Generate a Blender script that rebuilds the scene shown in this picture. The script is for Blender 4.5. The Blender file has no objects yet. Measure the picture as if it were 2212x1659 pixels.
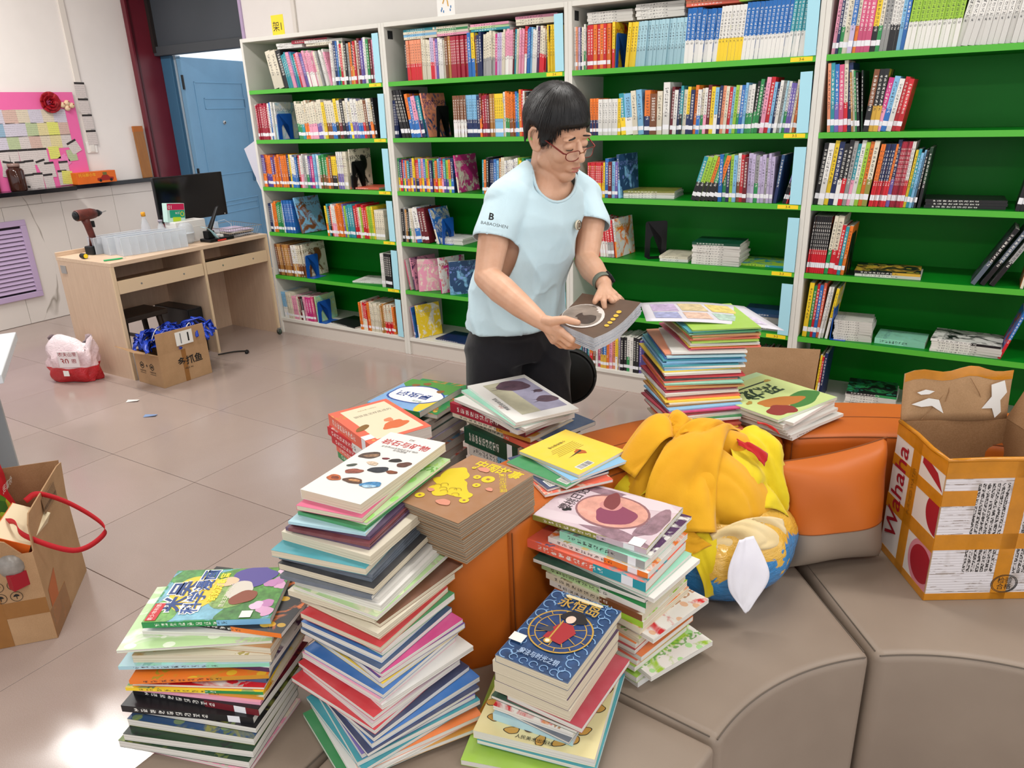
import bpy, bmesh, math, random
from mathutils import Vector, Matrix, Quaternion

S = bpy.context.scene
COL = S.collection
PI = math.pi

# ------------------------------------------------------------------ camera
cam_data = bpy.data.cameras.new('camera')
cam = bpy.data.objects.new('camera', cam_data)
COL.objects.link(cam)
cam_data.sensor_width = 36.0
cam_data.sensor_fit = 'HORIZONTAL'
cam_data.lens = 36.0 * 1611.6 / 2212.0
cam_data.clip_start = 0.02
cam_data.clip_end = 200
CAM = Vector((4.39138, -3.69345, 1.52746))
AX_R = Vector((0.8506, 0.5247, -0.0326)).normalized()
AX_W = Vector((-0.5023, 0.7928, -0.3452)).normalized()
AX_U = AX_R.cross(AX_W).normalized()
cam.matrix_world = Matrix(((AX_R.x, AX_U.x, -AX_W.x, CAM.x),
                           (AX_R.y, AX_U.y, -AX_W.y, CAM.y),
                           (AX_R.z, AX_U.z, -AX_W.z, CAM.z),
                           (0, 0, 0, 1)))
S.camera = cam

# ------------------------------------------------------------------ world and light
W = bpy.data.worlds.new('world')
S.world = W
W.use_nodes = True
bg = W.node_tree.nodes['Background']
bg.inputs[0].default_value = (0.93, 0.96, 1.0, 1)
bg.inputs[1].default_value = 1.15


def area(name, loc, target, sx, sy, power, col):
    d = bpy.data.lights.new(name, 'AREA')
    d.shape = 'RECTANGLE'
    d.size = sx
    d.size_y = sy
    d.energy = power
    d.color = col
    o = bpy.data.objects.new(name, d)
    COL.objects.link(o)
    o.location = loc
    o.rotation_euler = (Vector(target) - Vector(loc)).to_track_quat('-Z', 'Y').to_euler()
    return o


# rows of ceiling panel lamps of the reading room (their light; the lamps are above the frame); the leftmost is added to brighten the left wall
for lx, lw in ((-0.9, 52), (1.2, 26), (3.3, 26), (5.6, 30)):
    for ly in ((-1.6,) if lx < 2 else (-1.6, -4.6)):
        area('ceiling_and_fill_light', (lx, ly, 3.12), (lx, ly, 0), 1.2, 0.3, lw, (1.0, 0.975, 0.94))

S.view_settings.view_transform = 'Standard'
S.view_settings.look = 'None'
S.view_settings.gamma = 1.0
S.view_settings.use_curve_mapping = False
S.view_settings.exposure = 0.2

# ------------------------------------------------------------------ helpers
RND = random.Random(11)


def lin(c):
    return c / 12.92 if c <= 0.04045 else ((c + 0.055) / 1.055) ** 2.4


def hx(h):
    h = h.lstrip('#')
    return tuple(lin(int(h[i:i + 2], 16) / 255.0) for i in (0, 2, 4)) + (1.0,)


MATS = {}


class NT:
    """tiny node-tree writer"""
    def __init__(s, m):
        m.use_nodes = True
        s.t = m.node_tree
        s.n = s.t.nodes
        s.b = s.n['Principled BSDF']

    def node(s, typ, **kw):
        n = s.n.new(typ)
        for k, v in kw.items():
            setattr(n, k, v)
        return n

    def link(s, a, b):
        s.t.links.new(a, b)

    def val(s, sock, v):
        if hasattr(v, 'is_output'):
            s.link(v, sock)
        else:
            sock.default_value = v

    def math(s, op, a, b=0.0, c=None, clamp=False):
        n = s.node('ShaderNodeMath', operation=op)
        n.use_clamp = clamp
        s.val(n.inputs[0], a)
        s.val(n.inputs[1], b)
        if c is not None:
            s.val(n.inputs[2], c)
        return n.outputs[0]

    def mix(s, f, a, b, mode='MIX'):
        n = s.node('ShaderNodeMix', data_type='RGBA', blend_type=mode)
        s.val(n.inputs[0], f)
        s.val(n.inputs[6], a)
        s.val(n.inputs[7], b)
        return n.outputs[2]

    def noise(s, vec, scale, detail=3.0, rough=0.5, dist=0.0):
        n = s.node('ShaderNodeTexNoise')
        if vec is not None:
            s.link(vec, n.inputs['Vector'])
        n.inputs['Scale'].default_value = scale
        n.inputs['Detail'].default_value = detail
        n.inputs['Roughness'].default_value = rough
        n.inputs['Distortion'].default_value = dist
        return n.outputs[0]

    def ramp(s, f, stops):
        n = s.node('ShaderNodeValToRGB')
        e = n.color_ramp.elements
        while len(e) < len(stops):
            e.new(0.5)
        for i, (p, c) in enumerate(stops):
            e[i].position = p
            e[i].color = c if len(c) == 4 else tuple(c) + (1,)
        s.link(f, n.inputs[0])
        return n.outputs[0]

    def coord(s, which='Object'):
        return s.node('ShaderNodeTexCoord').outputs[which]

    def mapped(s, vec, scale=(1, 1, 1), rot=(0, 0, 0), loc=(0, 0, 0)):
        n = s.node('ShaderNodeMapping')
        s.link(vec, n.inputs[0])
        n.inputs['Scale'].default_value = scale
        n.inputs['Rotation'].default_value = rot
        n.inputs['Location'].default_value = loc
        return n.outputs[0]

    def bump(s, h, strength, dist):
        n = s.node('ShaderNodeBump')
        n.inputs['Strength'].default_value = strength
        n.inputs['Distance'].default_value = dist
        s.link(h, n.inputs['Height'])
        s.link(n.outputs[0], s.b.inputs['Normal'])


def mat(name, col='#808080', rough=0.5, metal=0.0, spec=0.5, vary=0.0, vscale=12.0, bump=0.0, bscale=80.0,
        bdist=0.002, alpha=1.0, trans=0.0, emit=None, estr=0.0, ior=1.45, coat=0.0):
    if name in MATS:
        return MATS[name]
    m = bpy.data.materials.new(name)
    t = NT(m)
    b = t.b
    c = hx(col)
    b.inputs['Base Color'].default_value = c
    b.inputs['Roughness'].default_value = rough
    b.inputs['Metallic'].default_value = metal
    b.inputs['Specular IOR Level'].default_value = spec
    b.inputs['Alpha'].default_value = alpha
    b.inputs['Transmission Weight'].default_value = trans
    b.inputs['IOR'].default_value = ior
    b.inputs['Coat Weight'].default_value = coat
    if emit:
        b.inputs['Emission Color'].default_value = hx(emit)
        b.inputs['Emission Strength'].default_value = estr
    if vary > 0 or bump > 0:
        co = t.coord()
        if vary > 0:
            f = t.noise(co, vscale, 4, 0.6)
            lo = tuple(x * (1 - vary) for x in c[:3]) + (1,)
            hi = tuple(min(1, x * (1 + vary)) for x in c[:3]) + (1,)
            t.link(t.ramp(f, [(0.3, lo), (0.7, hi)]), b.inputs['Base Color'])
        if bump > 0:
            t.bump(t.noise(co, bscale, 3, 0.6), bump, bdist)
    MATS[name] = m
    return m


class MB:
    """collects shapes for one mesh object"""
    def __init__(s):
        s.v = []
        s.f = []
        s.mi = []
        s.uv = {}

    def add(s, vs, fs, mi=0, M=None):
        o = len(s.v)
        for p in vs:
            p = Vector(p)
            s.v.append(M @ p if M is not None else p)
        for f in fs:
            s.f.append([i + o for i in f])
            s.mi.append(mi)
        return s

    def box(s, x0, x1, y0, y1, z0, z1, mi=0, M=None):
        vs = [(x, y, z) for z in (z0, z1) for y in (y0, y1) for x in (x0, x1)]
        return s.add(vs, [(0, 2, 3, 1), (4, 5, 7, 6), (0, 1, 5, 4), (2, 6, 7, 3), (0, 4, 6, 2), (1, 3, 7, 5)], mi, M)

    def prism(s, pts, z0, z1, mi=0, M=None):
        n = len(pts)
        a = sum(pts[i][0] * pts[(i + 1) % n][1] - pts[(i + 1) % n][0] * pts[i][1] for i in range(n))
        if a < 0:
            pts = pts[::-1]
        vs = [(p[0], p[1], z0) for p in pts] + [(p[0], p[1], z1) for p in pts]
        fs = [list(range(n))[::-1], list(range(n, 2 * n))]
        fs += [(i, (i + 1) % n, n + (i + 1) % n, n + i) for i in range(n)]
        return s.add(vs, fs, mi, M)

    def tube(s, pts, r, n=8, mi=0, M=None, caps=True, flat=None):
        pts = [Vector(p) for p in pts]
        rs = r if isinstance(r, (list, tuple)) else [r] * len(pts)
        vs = []
        up = None
        for i, p in enumerate(pts):
            d = (pts[min(i + 1, len(pts) - 1)] - pts[max(i - 1, 0)])
            d = d.normalized() if d.length > 1e-9 else Vector((0, 0, 1))
            if up is None:
                up = Vector((0, 0, 1)) if abs(d.z) < 0.9 else Vector((1, 0, 0))
            a = d.cross(up)
            if a.length < 1e-6:
                a = d.orthogonal()
            a.normalize()
            b = a.cross(d).normalized()
            up = b
            for k in range(n):
                t = 2 * PI * k / n
                fy = 1 if flat is None else flat
                vs.append(p + a * (math.cos(t) * rs[i]) + b * (math.sin(t) * rs[i] * fy))
        fs = []
        for i in range(len(pts) - 1):
            for k in range(n):
                k2 = (k + 1) % n
                fs.append((i * n + k, i * n + k2, (i + 1) * n + k2, (i + 1) * n + k))
        if caps:
            fs.append(list(range(n))[::-1])
            fs.append(list(range((len(pts) - 1) * n, len(pts) * n)))
        # make normals face out
        return s.add(vs, [f[::-1] for f in fs], mi, M)

    def lathe(s, prof, n=24, mi=0, M=None):
        vs = []
        for r, z in prof:
            for k in range(n):
                t = 2 * PI * k / n
                vs.append((r * math.cos(t), r * math.sin(t), z))
        fs = []
        for i in range(len(prof) - 1):
            for k in range(n):
                k2 = (k + 1) % n
                fs.append((i * n + k, i * n + k2, (i + 1) * n + k2, (i + 1) * n + k))
        if prof[0][0] > 1e-6:
            fs.append(list(range(n))[::-1])
        if prof[-1][0] > 1e-6:
            fs.append(list(range((len(prof) - 1) * n, len(prof) * n)))
        return s.add(vs, fs, mi, M)

    def ell(s, c, r, n=16, m=10, mi=0, M=None):
        vs = [(c[0], c[1], c[2] - r[2])]
        for i in range(1, m):
            ph = -PI / 2 + PI * i / m
            for k in range(n):
                t = 2 * PI * k / n
                vs.append((c[0] + r[0] * math.cos(ph) * math.cos(t), c[1] + r[1] * math.cos(ph) * math.sin(t), c[2] + r[2] * math.sin(ph)))
        vs.append((c[0], c[1], c[2] + r[2]))
        L = len(vs) - 1
        fs = [(0, 1 + (k + 1) % n, 1 + k) for k in range(n)]
        for i in range(m - 2):
            for k in range(n):
                a = 1 + i * n + k
                b = 1 + i * n + (k + 1) % n
                fs.append((a, b, b + n, a + n))
        fs += [(L, 1 + (m - 2) * n + k, 1 + (m - 2) * n + (k + 1) % n) for k in range(n)]
        return s.add(vs, fs, mi, M)

    def grid(s, P, mi=0, M=None, closed=False):
        """P[i][j] points -> quad sheet"""
        a, b = len(P), len(P[0])
        vs = [q for row in P for q in row]
        fs = []
        for i in range(a - 1):
            for j in range(b if closed else b - 1):
                j2 = (j + 1) % b
                fs.append((i * b + j, i * b + j2, (i + 1) * b + j2, (i + 1) * b + j))
        return s.add(vs, fs, mi, M)

    def build(s, name, mats, parent=None, smooth=False, bevel=0.0, seg=2, solid=0.0, subd=0):
        me = bpy.data.meshes.new(name)
        me.from_pydata([tuple(v) for v in s.v], [], s.f)
        if not isinstance(mats, (list, tuple)):
            mats = [mats]
        for m in mats:
            me.materials.append(m)
        if len(mats) > 1:
            me.polygons.foreach_set('material_index', s.mi)
        if smooth:
            me.polygons.foreach_set('use_smooth', [True] * len(me.polygons))
        me.update()
        o = bpy.data.objects.new(name, me)
        COL.objects.link(o)
        if parent is not None:
            o.parent = parent
        if solid:
            md = o.modifiers.new('solid', 'SOLIDIFY')
            md.thickness = solid
            md.offset = 0
        if subd:
            md = o.modifiers.new('sub', 'SUBSURF')
            md.levels = subd
            md.render_levels = subd
        if bevel:
            md = o.modifiers.new('bevel', 'BEVEL')
            md.width = bevel
            md.segments = seg
            md.limit_method = 'ANGLE'
            md.angle_limit = math.radians(40)
        return o


def tag(o, label, cat, group=None):
    o['label'] = label
    o['category'] = cat
    if group:
        o['group'] = group
    return o


def thing(name, label, cat, loc=(0, 0, 0), rz=0.0, group=None):
    o = bpy.data.objects.new(name, None)
    o.empty_display_size = 0.05
    COL.objects.link(o)
    o.location = loc
    o.rotation_euler = (0, 0, rz)
    return tag(o, label, cat, group)


def struct(o):
    o['kind'] = 'structure'
    return o


def lerp(a, b, t):
    return a + (b - a) * t


FONT_CACHE = {}


def text_part(name, txt, size, m, parent, M, align='CENTER', sx=1.0, bold=0.0, spacing=1.0, fit=None):
    """flat lettering as a mesh child; M places it (text lies in its XY plane)"""
    c = bpy.data.curves.new('txt', 'FONT')
    c.body = txt
    c.size = size
    c.align_x = align
    c.align_y = 'CENTER'
    c.resolution_u = 2
    c.offset = bold
    c.space_character = spacing
    o = bpy.data.objects.new('txt', c)
    COL.objects.link(o)
    dg = bpy.context.evaluated_depsgraph_get()
    me = bpy.data.meshes.new_from_object(o.evaluated_get(dg))
    bpy.data.objects.remove(o)
    bpy.data.curves.remove(c)
    if fit and len(me.vertices):
        wd = max(v.co.x for v in me.vertices) - min(v.co.x for v in me.vertices)
        if wd > 1e-6:
            sx = fit / wd
    me.transform(M @ Matrix.Diagonal((sx, 1, 1, 1)))
    me.materials.clear()
    me.materials.append(m)
    me.name = name
    ob = bpy.data.objects.new(name, me)
    COL.objects.link(ob)
    ob.parent = parent
    return ob


def frame(o, x, y):
    """matrix with origin o, axes x, y (z = x cross y)"""
    x = Vector(x).normalized()
    y = Vector(y)
    y = (y - x * y.dot(x)).normalized()
    z = x.cross(y)
    o = Vector(o)
    return Matrix(((x.x, y.x, z.x, o.x), (x.y, y.y, z.y, o.y), (x.z, y.z, z.z, o.z), (0, 0, 0, 1)))


ORD = ['', 'first', 'second', 'third', 'fourth', 'fifth', 'sixth', 'seventh', 'eighth', 'ninth', 'tenth', 'eleventh', 'twelfth',
       'thirteenth', 'fourteenth', 'fifteenth', 'sixteenth', 'seventeenth', 'eighteenth', 'nineteenth', 'twentieth']


def ordinal(n):
    if n <= 20:
        return ORD[n]
    tens = {2: 'twenty', 3: 'thirty', 4: 'forty', 5: 'fifty', 6: 'sixty', 7: 'seventy'}
    if n % 10 == 0:
        return tens[n // 10][:-1] + 'ieth'
    return tens[n // 10] + '-' + ORD[n % 10]
# ------------------------------------------------------------------ materials of the room
def floor_tile_mat():
    m = bpy.data.materials.new('floor_tile')
    t = NT(m)
    co = t.coord()
    geo = t.node('ShaderNodeNewGeometry').outputs['Position']
    oi = t.node('ShaderNodeObjectInfo').outputs['Random']
    n1 = t.noise(geo, 1.6, 5, 0.6, 0.8)
    n2 = t.noise(geo, 420, 2, 0.5)
    base = t.ramp(n1, [(0.25, hx('#a99890')), (0.52, hx('#ad9c94')), (0.8, hx('#b1a098'))])
    spk = t.ramp(n2, [(0.42, (0.90, 0.88, 0.86, 1)), (0.6, (1.0, 1.0, 1.0, 1))])
    c = t.mix(1.0, base, spk, 'MULTIPLY')
    k = t.math('MULTIPLY_ADD', oi, 0.06, 0.97)
    kk = t.node('ShaderNodeCombineColor')
    for i in range(3):
        t.link(k, kk.inputs[i])
    c = t.mix(1.0, c, kk.outputs[0], 'MULTIPLY')
    t.link(c, t.b.inputs['Base Color'])
    r = t.ramp(t.noise(geo, 5, 4, 0.6), [(0.3, (0.13,) * 3), (0.7, (0.22,) * 3)])
    t.link(r, t.b.inputs['Roughness'])
    t.b.inputs['Specular IOR Level'].default_value = 0.55
    t.bump(t.noise(geo, 4, 2, 0.5), 0.035, 0.01)
    return m


def marble_mat():
    m = bpy.data.materials.new('white_marble')
    t = NT(m)
    geo = t.node('ShaderNodeNewGeometry').outputs['Position']
    v = t.mapped(geo, (1, 1.1, 0.55), (0.9, 0.2, 0.4))
    n = t.noise(v, 1.5, 3.5, 0.5, 0.5)
    d = t.math('ABSOLUTE', t.math('SUBTRACT', n, 0.5))
    w = t.noise(geo, 2.6, 2, 0.5)
    thr = t.math('MULTIPLY', t.math('MAXIMUM', t.math('SUBTRACT', w, 0.40), 0.0), 0.2)
    f = t.math('SUBTRACT', 1.0, t.math('DIVIDE', d, t.math('ADD', thr, 0.0006)), clamp=True)
    c = t.mix(t.math('MULTIPLY', f, 0.85), hx('#ddd6cf'), hx('#8d8478'))
    t.link(c, t.b.inputs['Base Color'])
    t.b.inputs['Roughness'].default_value = 0.22
    return m


def wood_mat(name, c0, c1, axis=(1, 14, 14), rough=0.45):
    m = bpy.data.materials.new(name)
    t = NT(m)
    v = t.mapped(t.coord(), axis)
    n = t.noise(v, 4.0, 5, 0.6, 0.6)
    t.link(t.ramp(n, [(0.25, hx(c0)), (0.75, hx(c1))]), t.b.inputs['Base Color'])
    t.b.inputs['Roughness'].default_value = rough
    return m


def card_mat(name, c0='#a98560', c1='#bb9670', corr=0.15):
    m = bpy.data.materials.new(name)
    t = NT(m)
    co = t.coord()
    n = t.noise(co, 7, 5, 0.65)
    f2 = t.noise(t.mapped(co, (40, 40, 40)), 9, 2, 0.5)
    c = t.ramp(n, [(0.3, hx(c0)), (0.7, hx(c1))])
    c = t.mix(0.12, c, t.ramp(f2, [(0.35, hx('#7e5f3f')), (0.65, hx('#d0ab82'))]))
    t.link(c, t.b.inputs['Base Color'])
    t.b.inputs['Roughness'].default_value = 0.75
    t.b.inputs['Specular IOR Level'].default_value = 0.25
    t.bump(t.noise(co, 14, 3, 0.6), 0.25, 0.004)
    return m


M_TILE = floor_tile_mat()
M_MARBLE = marble_mat()
M_GROUT = mat('grout', '#8c735f', 0.85)
M_WALL = mat('wall_paint', '#ece6e1', 0.7, vary=0.03, vscale=2.0, bump=0.08, bscale=120)
M_CEIL = mat('ceiling_paint', '#e8e4de', 0.8)
M_GRANITE = mat('black_granite', '#17161a', 0.12, vary=0.5, vscale=260)
M_MAROON = mat('maroon_paint', '#6d1f2c', 0.28, vary=0.12, vscale=3)
M_DOOR = mat('blue_door_paint', '#6f9dbf', 0.4, vary=0.05, vscale=4)
M_DOORD = mat('blue_frame_paint', '#3f6c8c', 0.45)
M_SLATE = mat('slate_panel', '#454b52', 0.55, vary=0.08, vscale=2)
M_LILAC = mat('lilac_metal', '#b9a3c4', 0.45)
M_CASE = mat('white_shelf_paint', '#d9d6cd', 0.42, vary=0.03, vscale=5)
M_GREEN = mat('green_shelf_laminate', '#067c1a', 0.42, vary=0.06, vscale=3, spec=0.25)
M_EDGE = mat('green_edge_band', '#4fb034', 0.4)
M_YEL = mat('yellow_tag', '#f2d322', 0.5)
M_BLACK = mat('black_print', '#141414', 0.6)
M_WHITE = mat('white_paper', '#e9e7e2', 0.7)
M_CYAN = mat('light_blue_card', '#a6d9e8', 0.6)
M_DKMETAL = mat('black_metal', '#16171a', 0.35, metal=0.3)
M_BLUEMETAL = mat('blue_metal', '#1b55ae', 0.35)
M_STEEL = mat('steel', '#b4b6b8', 0.3, metal=0.9)

# ------------------------------------------------------------------ floor of 0.632 m tiles
TS = 0.632
FX, FY = 0.2950, -1.9185
sub = MB().box(-2.4, 8.2, -8.0, 3.6, -0.06, -0.006).build('floor', M_GROUT)
struct(sub)
tile_me = None
for i in range(-5, 13):
    for j in range(-7, 9):
        x0, y0 = FX + i * TS, FY + j * TS
        if x0 + TS < -2.15 or x0 > 7.6 or y0 > 3.0 or y0 + TS < -5.0:
            continue
        if tile_me is None:
            g = 0.0012
            o = MB().box(g, TS - g, g, TS - g, -0.006, 0).build('tile', M_TILE, sub, bevel=0.0008, seg=1)
            tile_me = o.data
        else:
            o = bpy.data.objects.new('tile', tile_me)
            COL.objects.link(o)
            o.parent = sub
            md = o.modifiers.new('bevel', 'BEVEL')
            md.width = 0.0008
            md.segments = 1
        o.location = (x0, y0, 0)

# ------------------------------------------------------------------ walls, ceiling
WY, LX, CZ = 0.62, -2.145, 3.2
DX0, DX1 = -2.135, -0.66            # door opening in the back wall
wb = MB()
wb.box(DX1, 8.2, WY, WY + 0.28, 0, CZ)
wb.box(LX - 0.3, DX1, WY, WY + 0.28, 2.62, CZ)
struct(wb.build('wall_back', M_WALL))
wl = MB()
wl.box(LX - 0.25, LX, -1.55, WY + 0.28, 0, CZ)
wl.box(LX - 0.25, LX, -8, -1.55, 0, 0.98)
wl.box(LX - 0.25, LX, -8, -1.55, 2.75, CZ)
wl.box(LX - 0.25, LX, -4.2, -3.7, 0.98, 2.75)
wl.box(LX - 0.25, LX, -8, -6.6, 0.98, 2.75)
struct(wl.build('wall_left', M_WALL))
struct(MB().box(LX - 0.3, 8.2, -8, WY + 0.3, CZ, CZ + 0.1).build('ceiling', M_CEIL))

# marble wainscot panels (children of the left wall) and black granite sill
wains = MB().box(LX, LX + 0.004, -2.6, WY, 0.0, 1.02).build('trim_1', mat('marble_joint', '#8f867c', 0.6))
struct(wains)
for k, (a, b, z0, z1) in enumerate([(-0.285, 0.17, 0.004, 0.935), (0.173, WY, 0.004, 0.935), (-0.745, -0.288, 0.004, 0.935), (-1.5, -0.748, 0.004, 0.935),
                                    (-2.6, -1.503, 0.004, 0.935), (-0.43, 0.17, 0.938, 1.02), (0.173, WY, 0.938, 1.02), (-1.1, -0.433, 0.938, 1.02), (-2.6, -1.103, 0.938, 1.02)]):
    MB().box(LX + 0.003, LX + 0.011, a, b, z0, z1).build('marble_panel', M_MARBLE, wains)
sill = thing('window_sill', 'black granite sill slab along the marble-clad wall, carrying the pink board', 'sill', (LX, -0.4, 1.02))
MB().box(0, 0.15, -2.0, 0.20, 0, 0.035).build('sill_slab', M_GRANITE, sill, bevel=0.003)
MB().box(0, 0.06, 0.20, 1.01, 0, 0.035).build('sill_slab', M_GRANITE, sill, bevel=0.003)

# trunking on both walls, wall switch
struct(MB().box(LX, LX + 0.014, 0.055, 0.105, 1.30, CZ).build('trim_2', mat('trunking', '#e3dbd2', 0.5), bevel=0.003))
struct(MB().box(-0.12, -0.085, WY - 0.016, WY, 2.0, CZ).build('trim_3', MATS['trunking'], bevel=0.003))
sw = thing('wall_switch', 'white square wall switch below the cable trunking', 'switch', (LX, 0.08, 1.34))
MB().box(0, 0.011, -0.045, 0.045, -0.045, 0.045).build('switch_plate', mat('switch_plastic', '#efece6', 0.35), sw, bevel=0.004)
MB().box(0.011, 0.016, -0.018, 0.018, -0.03, 0.03).build('rocker', mat('switch_plastic2', '#e4e0d8', 0.3), sw, bevel=0.002)

# vent grille
vent = thing('vent_grille', 'lilac louvred vent grille set in the marble wall', 'vent', (LX + 0.011, -0.9, 0.21))
fr = MB()
VY0, VY1, VZ1 = -0.66, 0.295, 0.62
fr.box(0, 0.022, VY0, VY1, 0, 0.045).box(0, 0.022, VY0, VY1, VZ1 - 0.045, VZ1)
fr.box(0, 0.022, VY0, VY0 + 0.045, 0.045, VZ1 - 0.045).box(0, 0.022, VY1 - 0.045, VY1, 0.045, VZ1 - 0.045)
fr.build('frame', M_LILAC, vent, bevel=0.004)
MB().box(0.001, 0.003, VY0 + 0.04, VY1 - 0.04, 0.04, VZ1 - 0.04).build('backing', mat('vent_dark', '#1c1622', 0.8), vent)
sm = None
ns = 15
for k in range(ns):
    z = 0.06 + (VZ1 - 0.12) * (k + 0.5) / ns
    if sm is None:
        b = MB()
        b.add([(0.004, VY0 + 0.045, -0.011), (0.016, VY0 + 0.045, -0.016), (0.018, VY0 + 0.045, -0.013), (0.006, VY0 + 0.045, 0.012),
               (0.004, VY1 - 0.045, -0.011), (0.016, VY1 - 0.045, -0.016), (0.018, VY1 - 0.045, -0.013), (0.006, VY1 - 0.045, 0.012)],
              [(0, 1, 2, 3), (7, 6, 5, 4), (0, 4, 5, 1), (1, 5, 6, 2), (2, 6, 7, 3), (3, 7, 4, 0)])
        o = b.build('slat', M_LILAC, vent)
        sm = o.data
    else:
        o = bpy.data.objects.new('slat', sm)
        COL.objects.link(o)
        o.parent = vent
    o.location = (0, 0, z)

# ------------------------------------------------------------------ doorway
DY = WY + 0.27
door = struct(MB().box(DX0, DX0 + 0.03, WY, DY, 0, 2.62).build('door_1', M_MAROON))
MB().box(DX0 - 0.005, DX0 + 0.045, WY - 0.022, WY, 0, 2.9).build('casing', M_MAROON, door, bevel=0.004)
MB().box(DX0 + 0.03, DX0 + 0.034, WY + 0.015, WY + 0.03, 0, 2.62).build('casing_bead', mat('maroon_dark', '#4a131d', 0.35), door)
MB().box(DX0, DX1, WY, DY, 2.60, 2.64).build('head_lining', M_MAROON, door)
MB().box(DX1 - 0.03, DX1, WY - 0.012, DY, 0, 2.62).build('side_casing', M_LILAC, door, bevel=0.004)
tr = MB().box(DX0 + 0.03, DX1 - 0.03, DY - 0.06, DY, 2.15, 2.62).build('transom_panel', M_SLATE, door)
MB().box(DX0 + 0.03, DX1 - 0.03, DY - 0.085, DY, 2.075, 2.15).build('transom_rail', mat('slate_rail', '#454a4f', 0.5), door, bevel=0.004)
MB().box(DX0 + 0.03, DX0 + 0.07, DY - 0.09, DY, 2.10, 2.62).build('transom_stile', mat('dark_stile', '#2a2422', 0.5), door)
MB().box(DX0 + 0.03, DX0 + 0.17, DY - 0.03, DY + 0.05, 0, 2.075).build('frame_post', M_DOORD, door, bevel=0.004)
MB().box(DX0 + 0.17, DX0 + 0.20, DY + 0.0, DY + 0.05, 0, 2.075).build('frame_stop', mat('frame_light', '#9fb0bd', 0.5), door)
MB().box(DX1 - 0.12, DX1 - 0.03, DY - 0.03, DY + 0.05, 0, 2.075).build('frame_post', M_SLATE, door)
# blue leaf, swung outwards
HX, HY = -1.862, 0.885
leaf = struct(MB().box(0, 0.90, 0, 0.05, 0.01, 2.06).build('door_2', M_DOOR, None, bevel=0.006))
leaf.location = (HX, HY, 0)
leaf.rotation_euler = (0, 0, math.radians(102.5))
e = MB()
for (a, b, z0, z1) in [(0.12, 0.80, 1.02, 1.86), (0.22, 0.80, 1.62, 1.72), (0.12, 0.80, 0.12, 0.78), (0.22, 0.78, 0.66, 0.74)]:
    w = 0.012
    # the camera sees the face at local y = 0
    e.box(a, b, -0.005, 0.002, z0, z0 + w).box(a, b, -0.005, 0.002, z1 - w, z1).box(a, a + w, -0.005, 0.002, z0, z1).box(b - w, b, -0.005, 0.002, z0, z1)
e.build('panel_moulding', mat('blue_door_light', '#6c9cbe', 0.4), leaf, bevel=0.003)
RX = Matrix.Rotation(PI / 2, 4, 'X')
MB().lathe([(0.0, 0.012), (0.016, 0.010), (0.019, 0.0), (0.019, -0.002)], 20, 0, Matrix.Translation((0.45, -0.001, 1.50)) @ RX).build('peephole_ring', M_STEEL, leaf, smooth=True)
MB().lathe([(0.0, 0.014), (0.008, 0.0135)], 16, 0, Matrix.Translation((0.45, -0.001, 1.50)) @ RX).build('peephole_lens', M_BLACK, leaf)
MB().box(0.76, 0.84, -0.012, 0.0, 0.93, 1.24).build('lock_plate', M_DOORD, leaf, bevel=0.008)
MB().box(0.772, 0.828, -0.014, -0.010, 1.04, 1.11).build('lock_case', M_DKMETAL, leaf, bevel=0.003)
MB().lathe([(0.0, 0.05), (0.024, 0.046), (0.028, 0.034), (0.012, 0.012), (0.012, 0.0)], 20, 0, Matrix.Translation((0.80, -0.012, 1.08)) @ RX).build('knob', mat('knob_steel', '#d8dadb', 0.15, metal=0.9), leaf, smooth=True)
for z in (0.25, 1.05, 1.85):
    MB().tube([(-0.012, 0.0, z - 0.06), (-0.012, 0.0, z + 0.06)], 0.011, 10).build('hinge', M_DKMETAL, leaf)
dark_slab = struct(MB().box(0, 0.055, 0, 0.62, 0.01, 2.06).build('slate_slab', M_SLATE, None, bevel=0.004))  # upright slate slab filling the dark band beyond the blue leaf
dark_slab.location = (-1.66, 1.80, 0)
struct(MB().box(-6, 3, 4.8, 5.0, -0.3, 1.35).build('wall_outside', mat('outside_wall', '#cfcac0', 0.8)))

# ------------------------------------------------------------------ bookcases
CW, CD = 1.2298, 0.39
HT = 2.0246
HS = [None, 1.704, 1.386, 1.0702, 0.7545, 0.4408, 0.1158]
PT = 0.0222
CASE_WORDS = ['leftmost', 'second', 'third', 'rightmost']
CASE_LAB = ['white bookcase with green shelves beside the blue door, leftmost of four',
            'white bookcase with green shelves behind the standing person, second from the door',
            'white bookcase with green shelves behind the tall pile of picture books',
            'white bookcase with green shelves at the right edge of the picture']


def tag_part(shelf, k, i):
    MB().box(CW - PT - 0.105, CW - PT - 0.012, -0.0015, 0.0, -0.021, -0.003).build('shelf_tag', M_YEL, shelf)
    text_part('tag_lettering', '%d-%d' % (k + 1, 7 - i), 0.016, M_BLACK, shelf, frame((CW - PT - 0.058, -0.0019, -0.012), (1, 0, 0), (0, 0, 1)))


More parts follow.
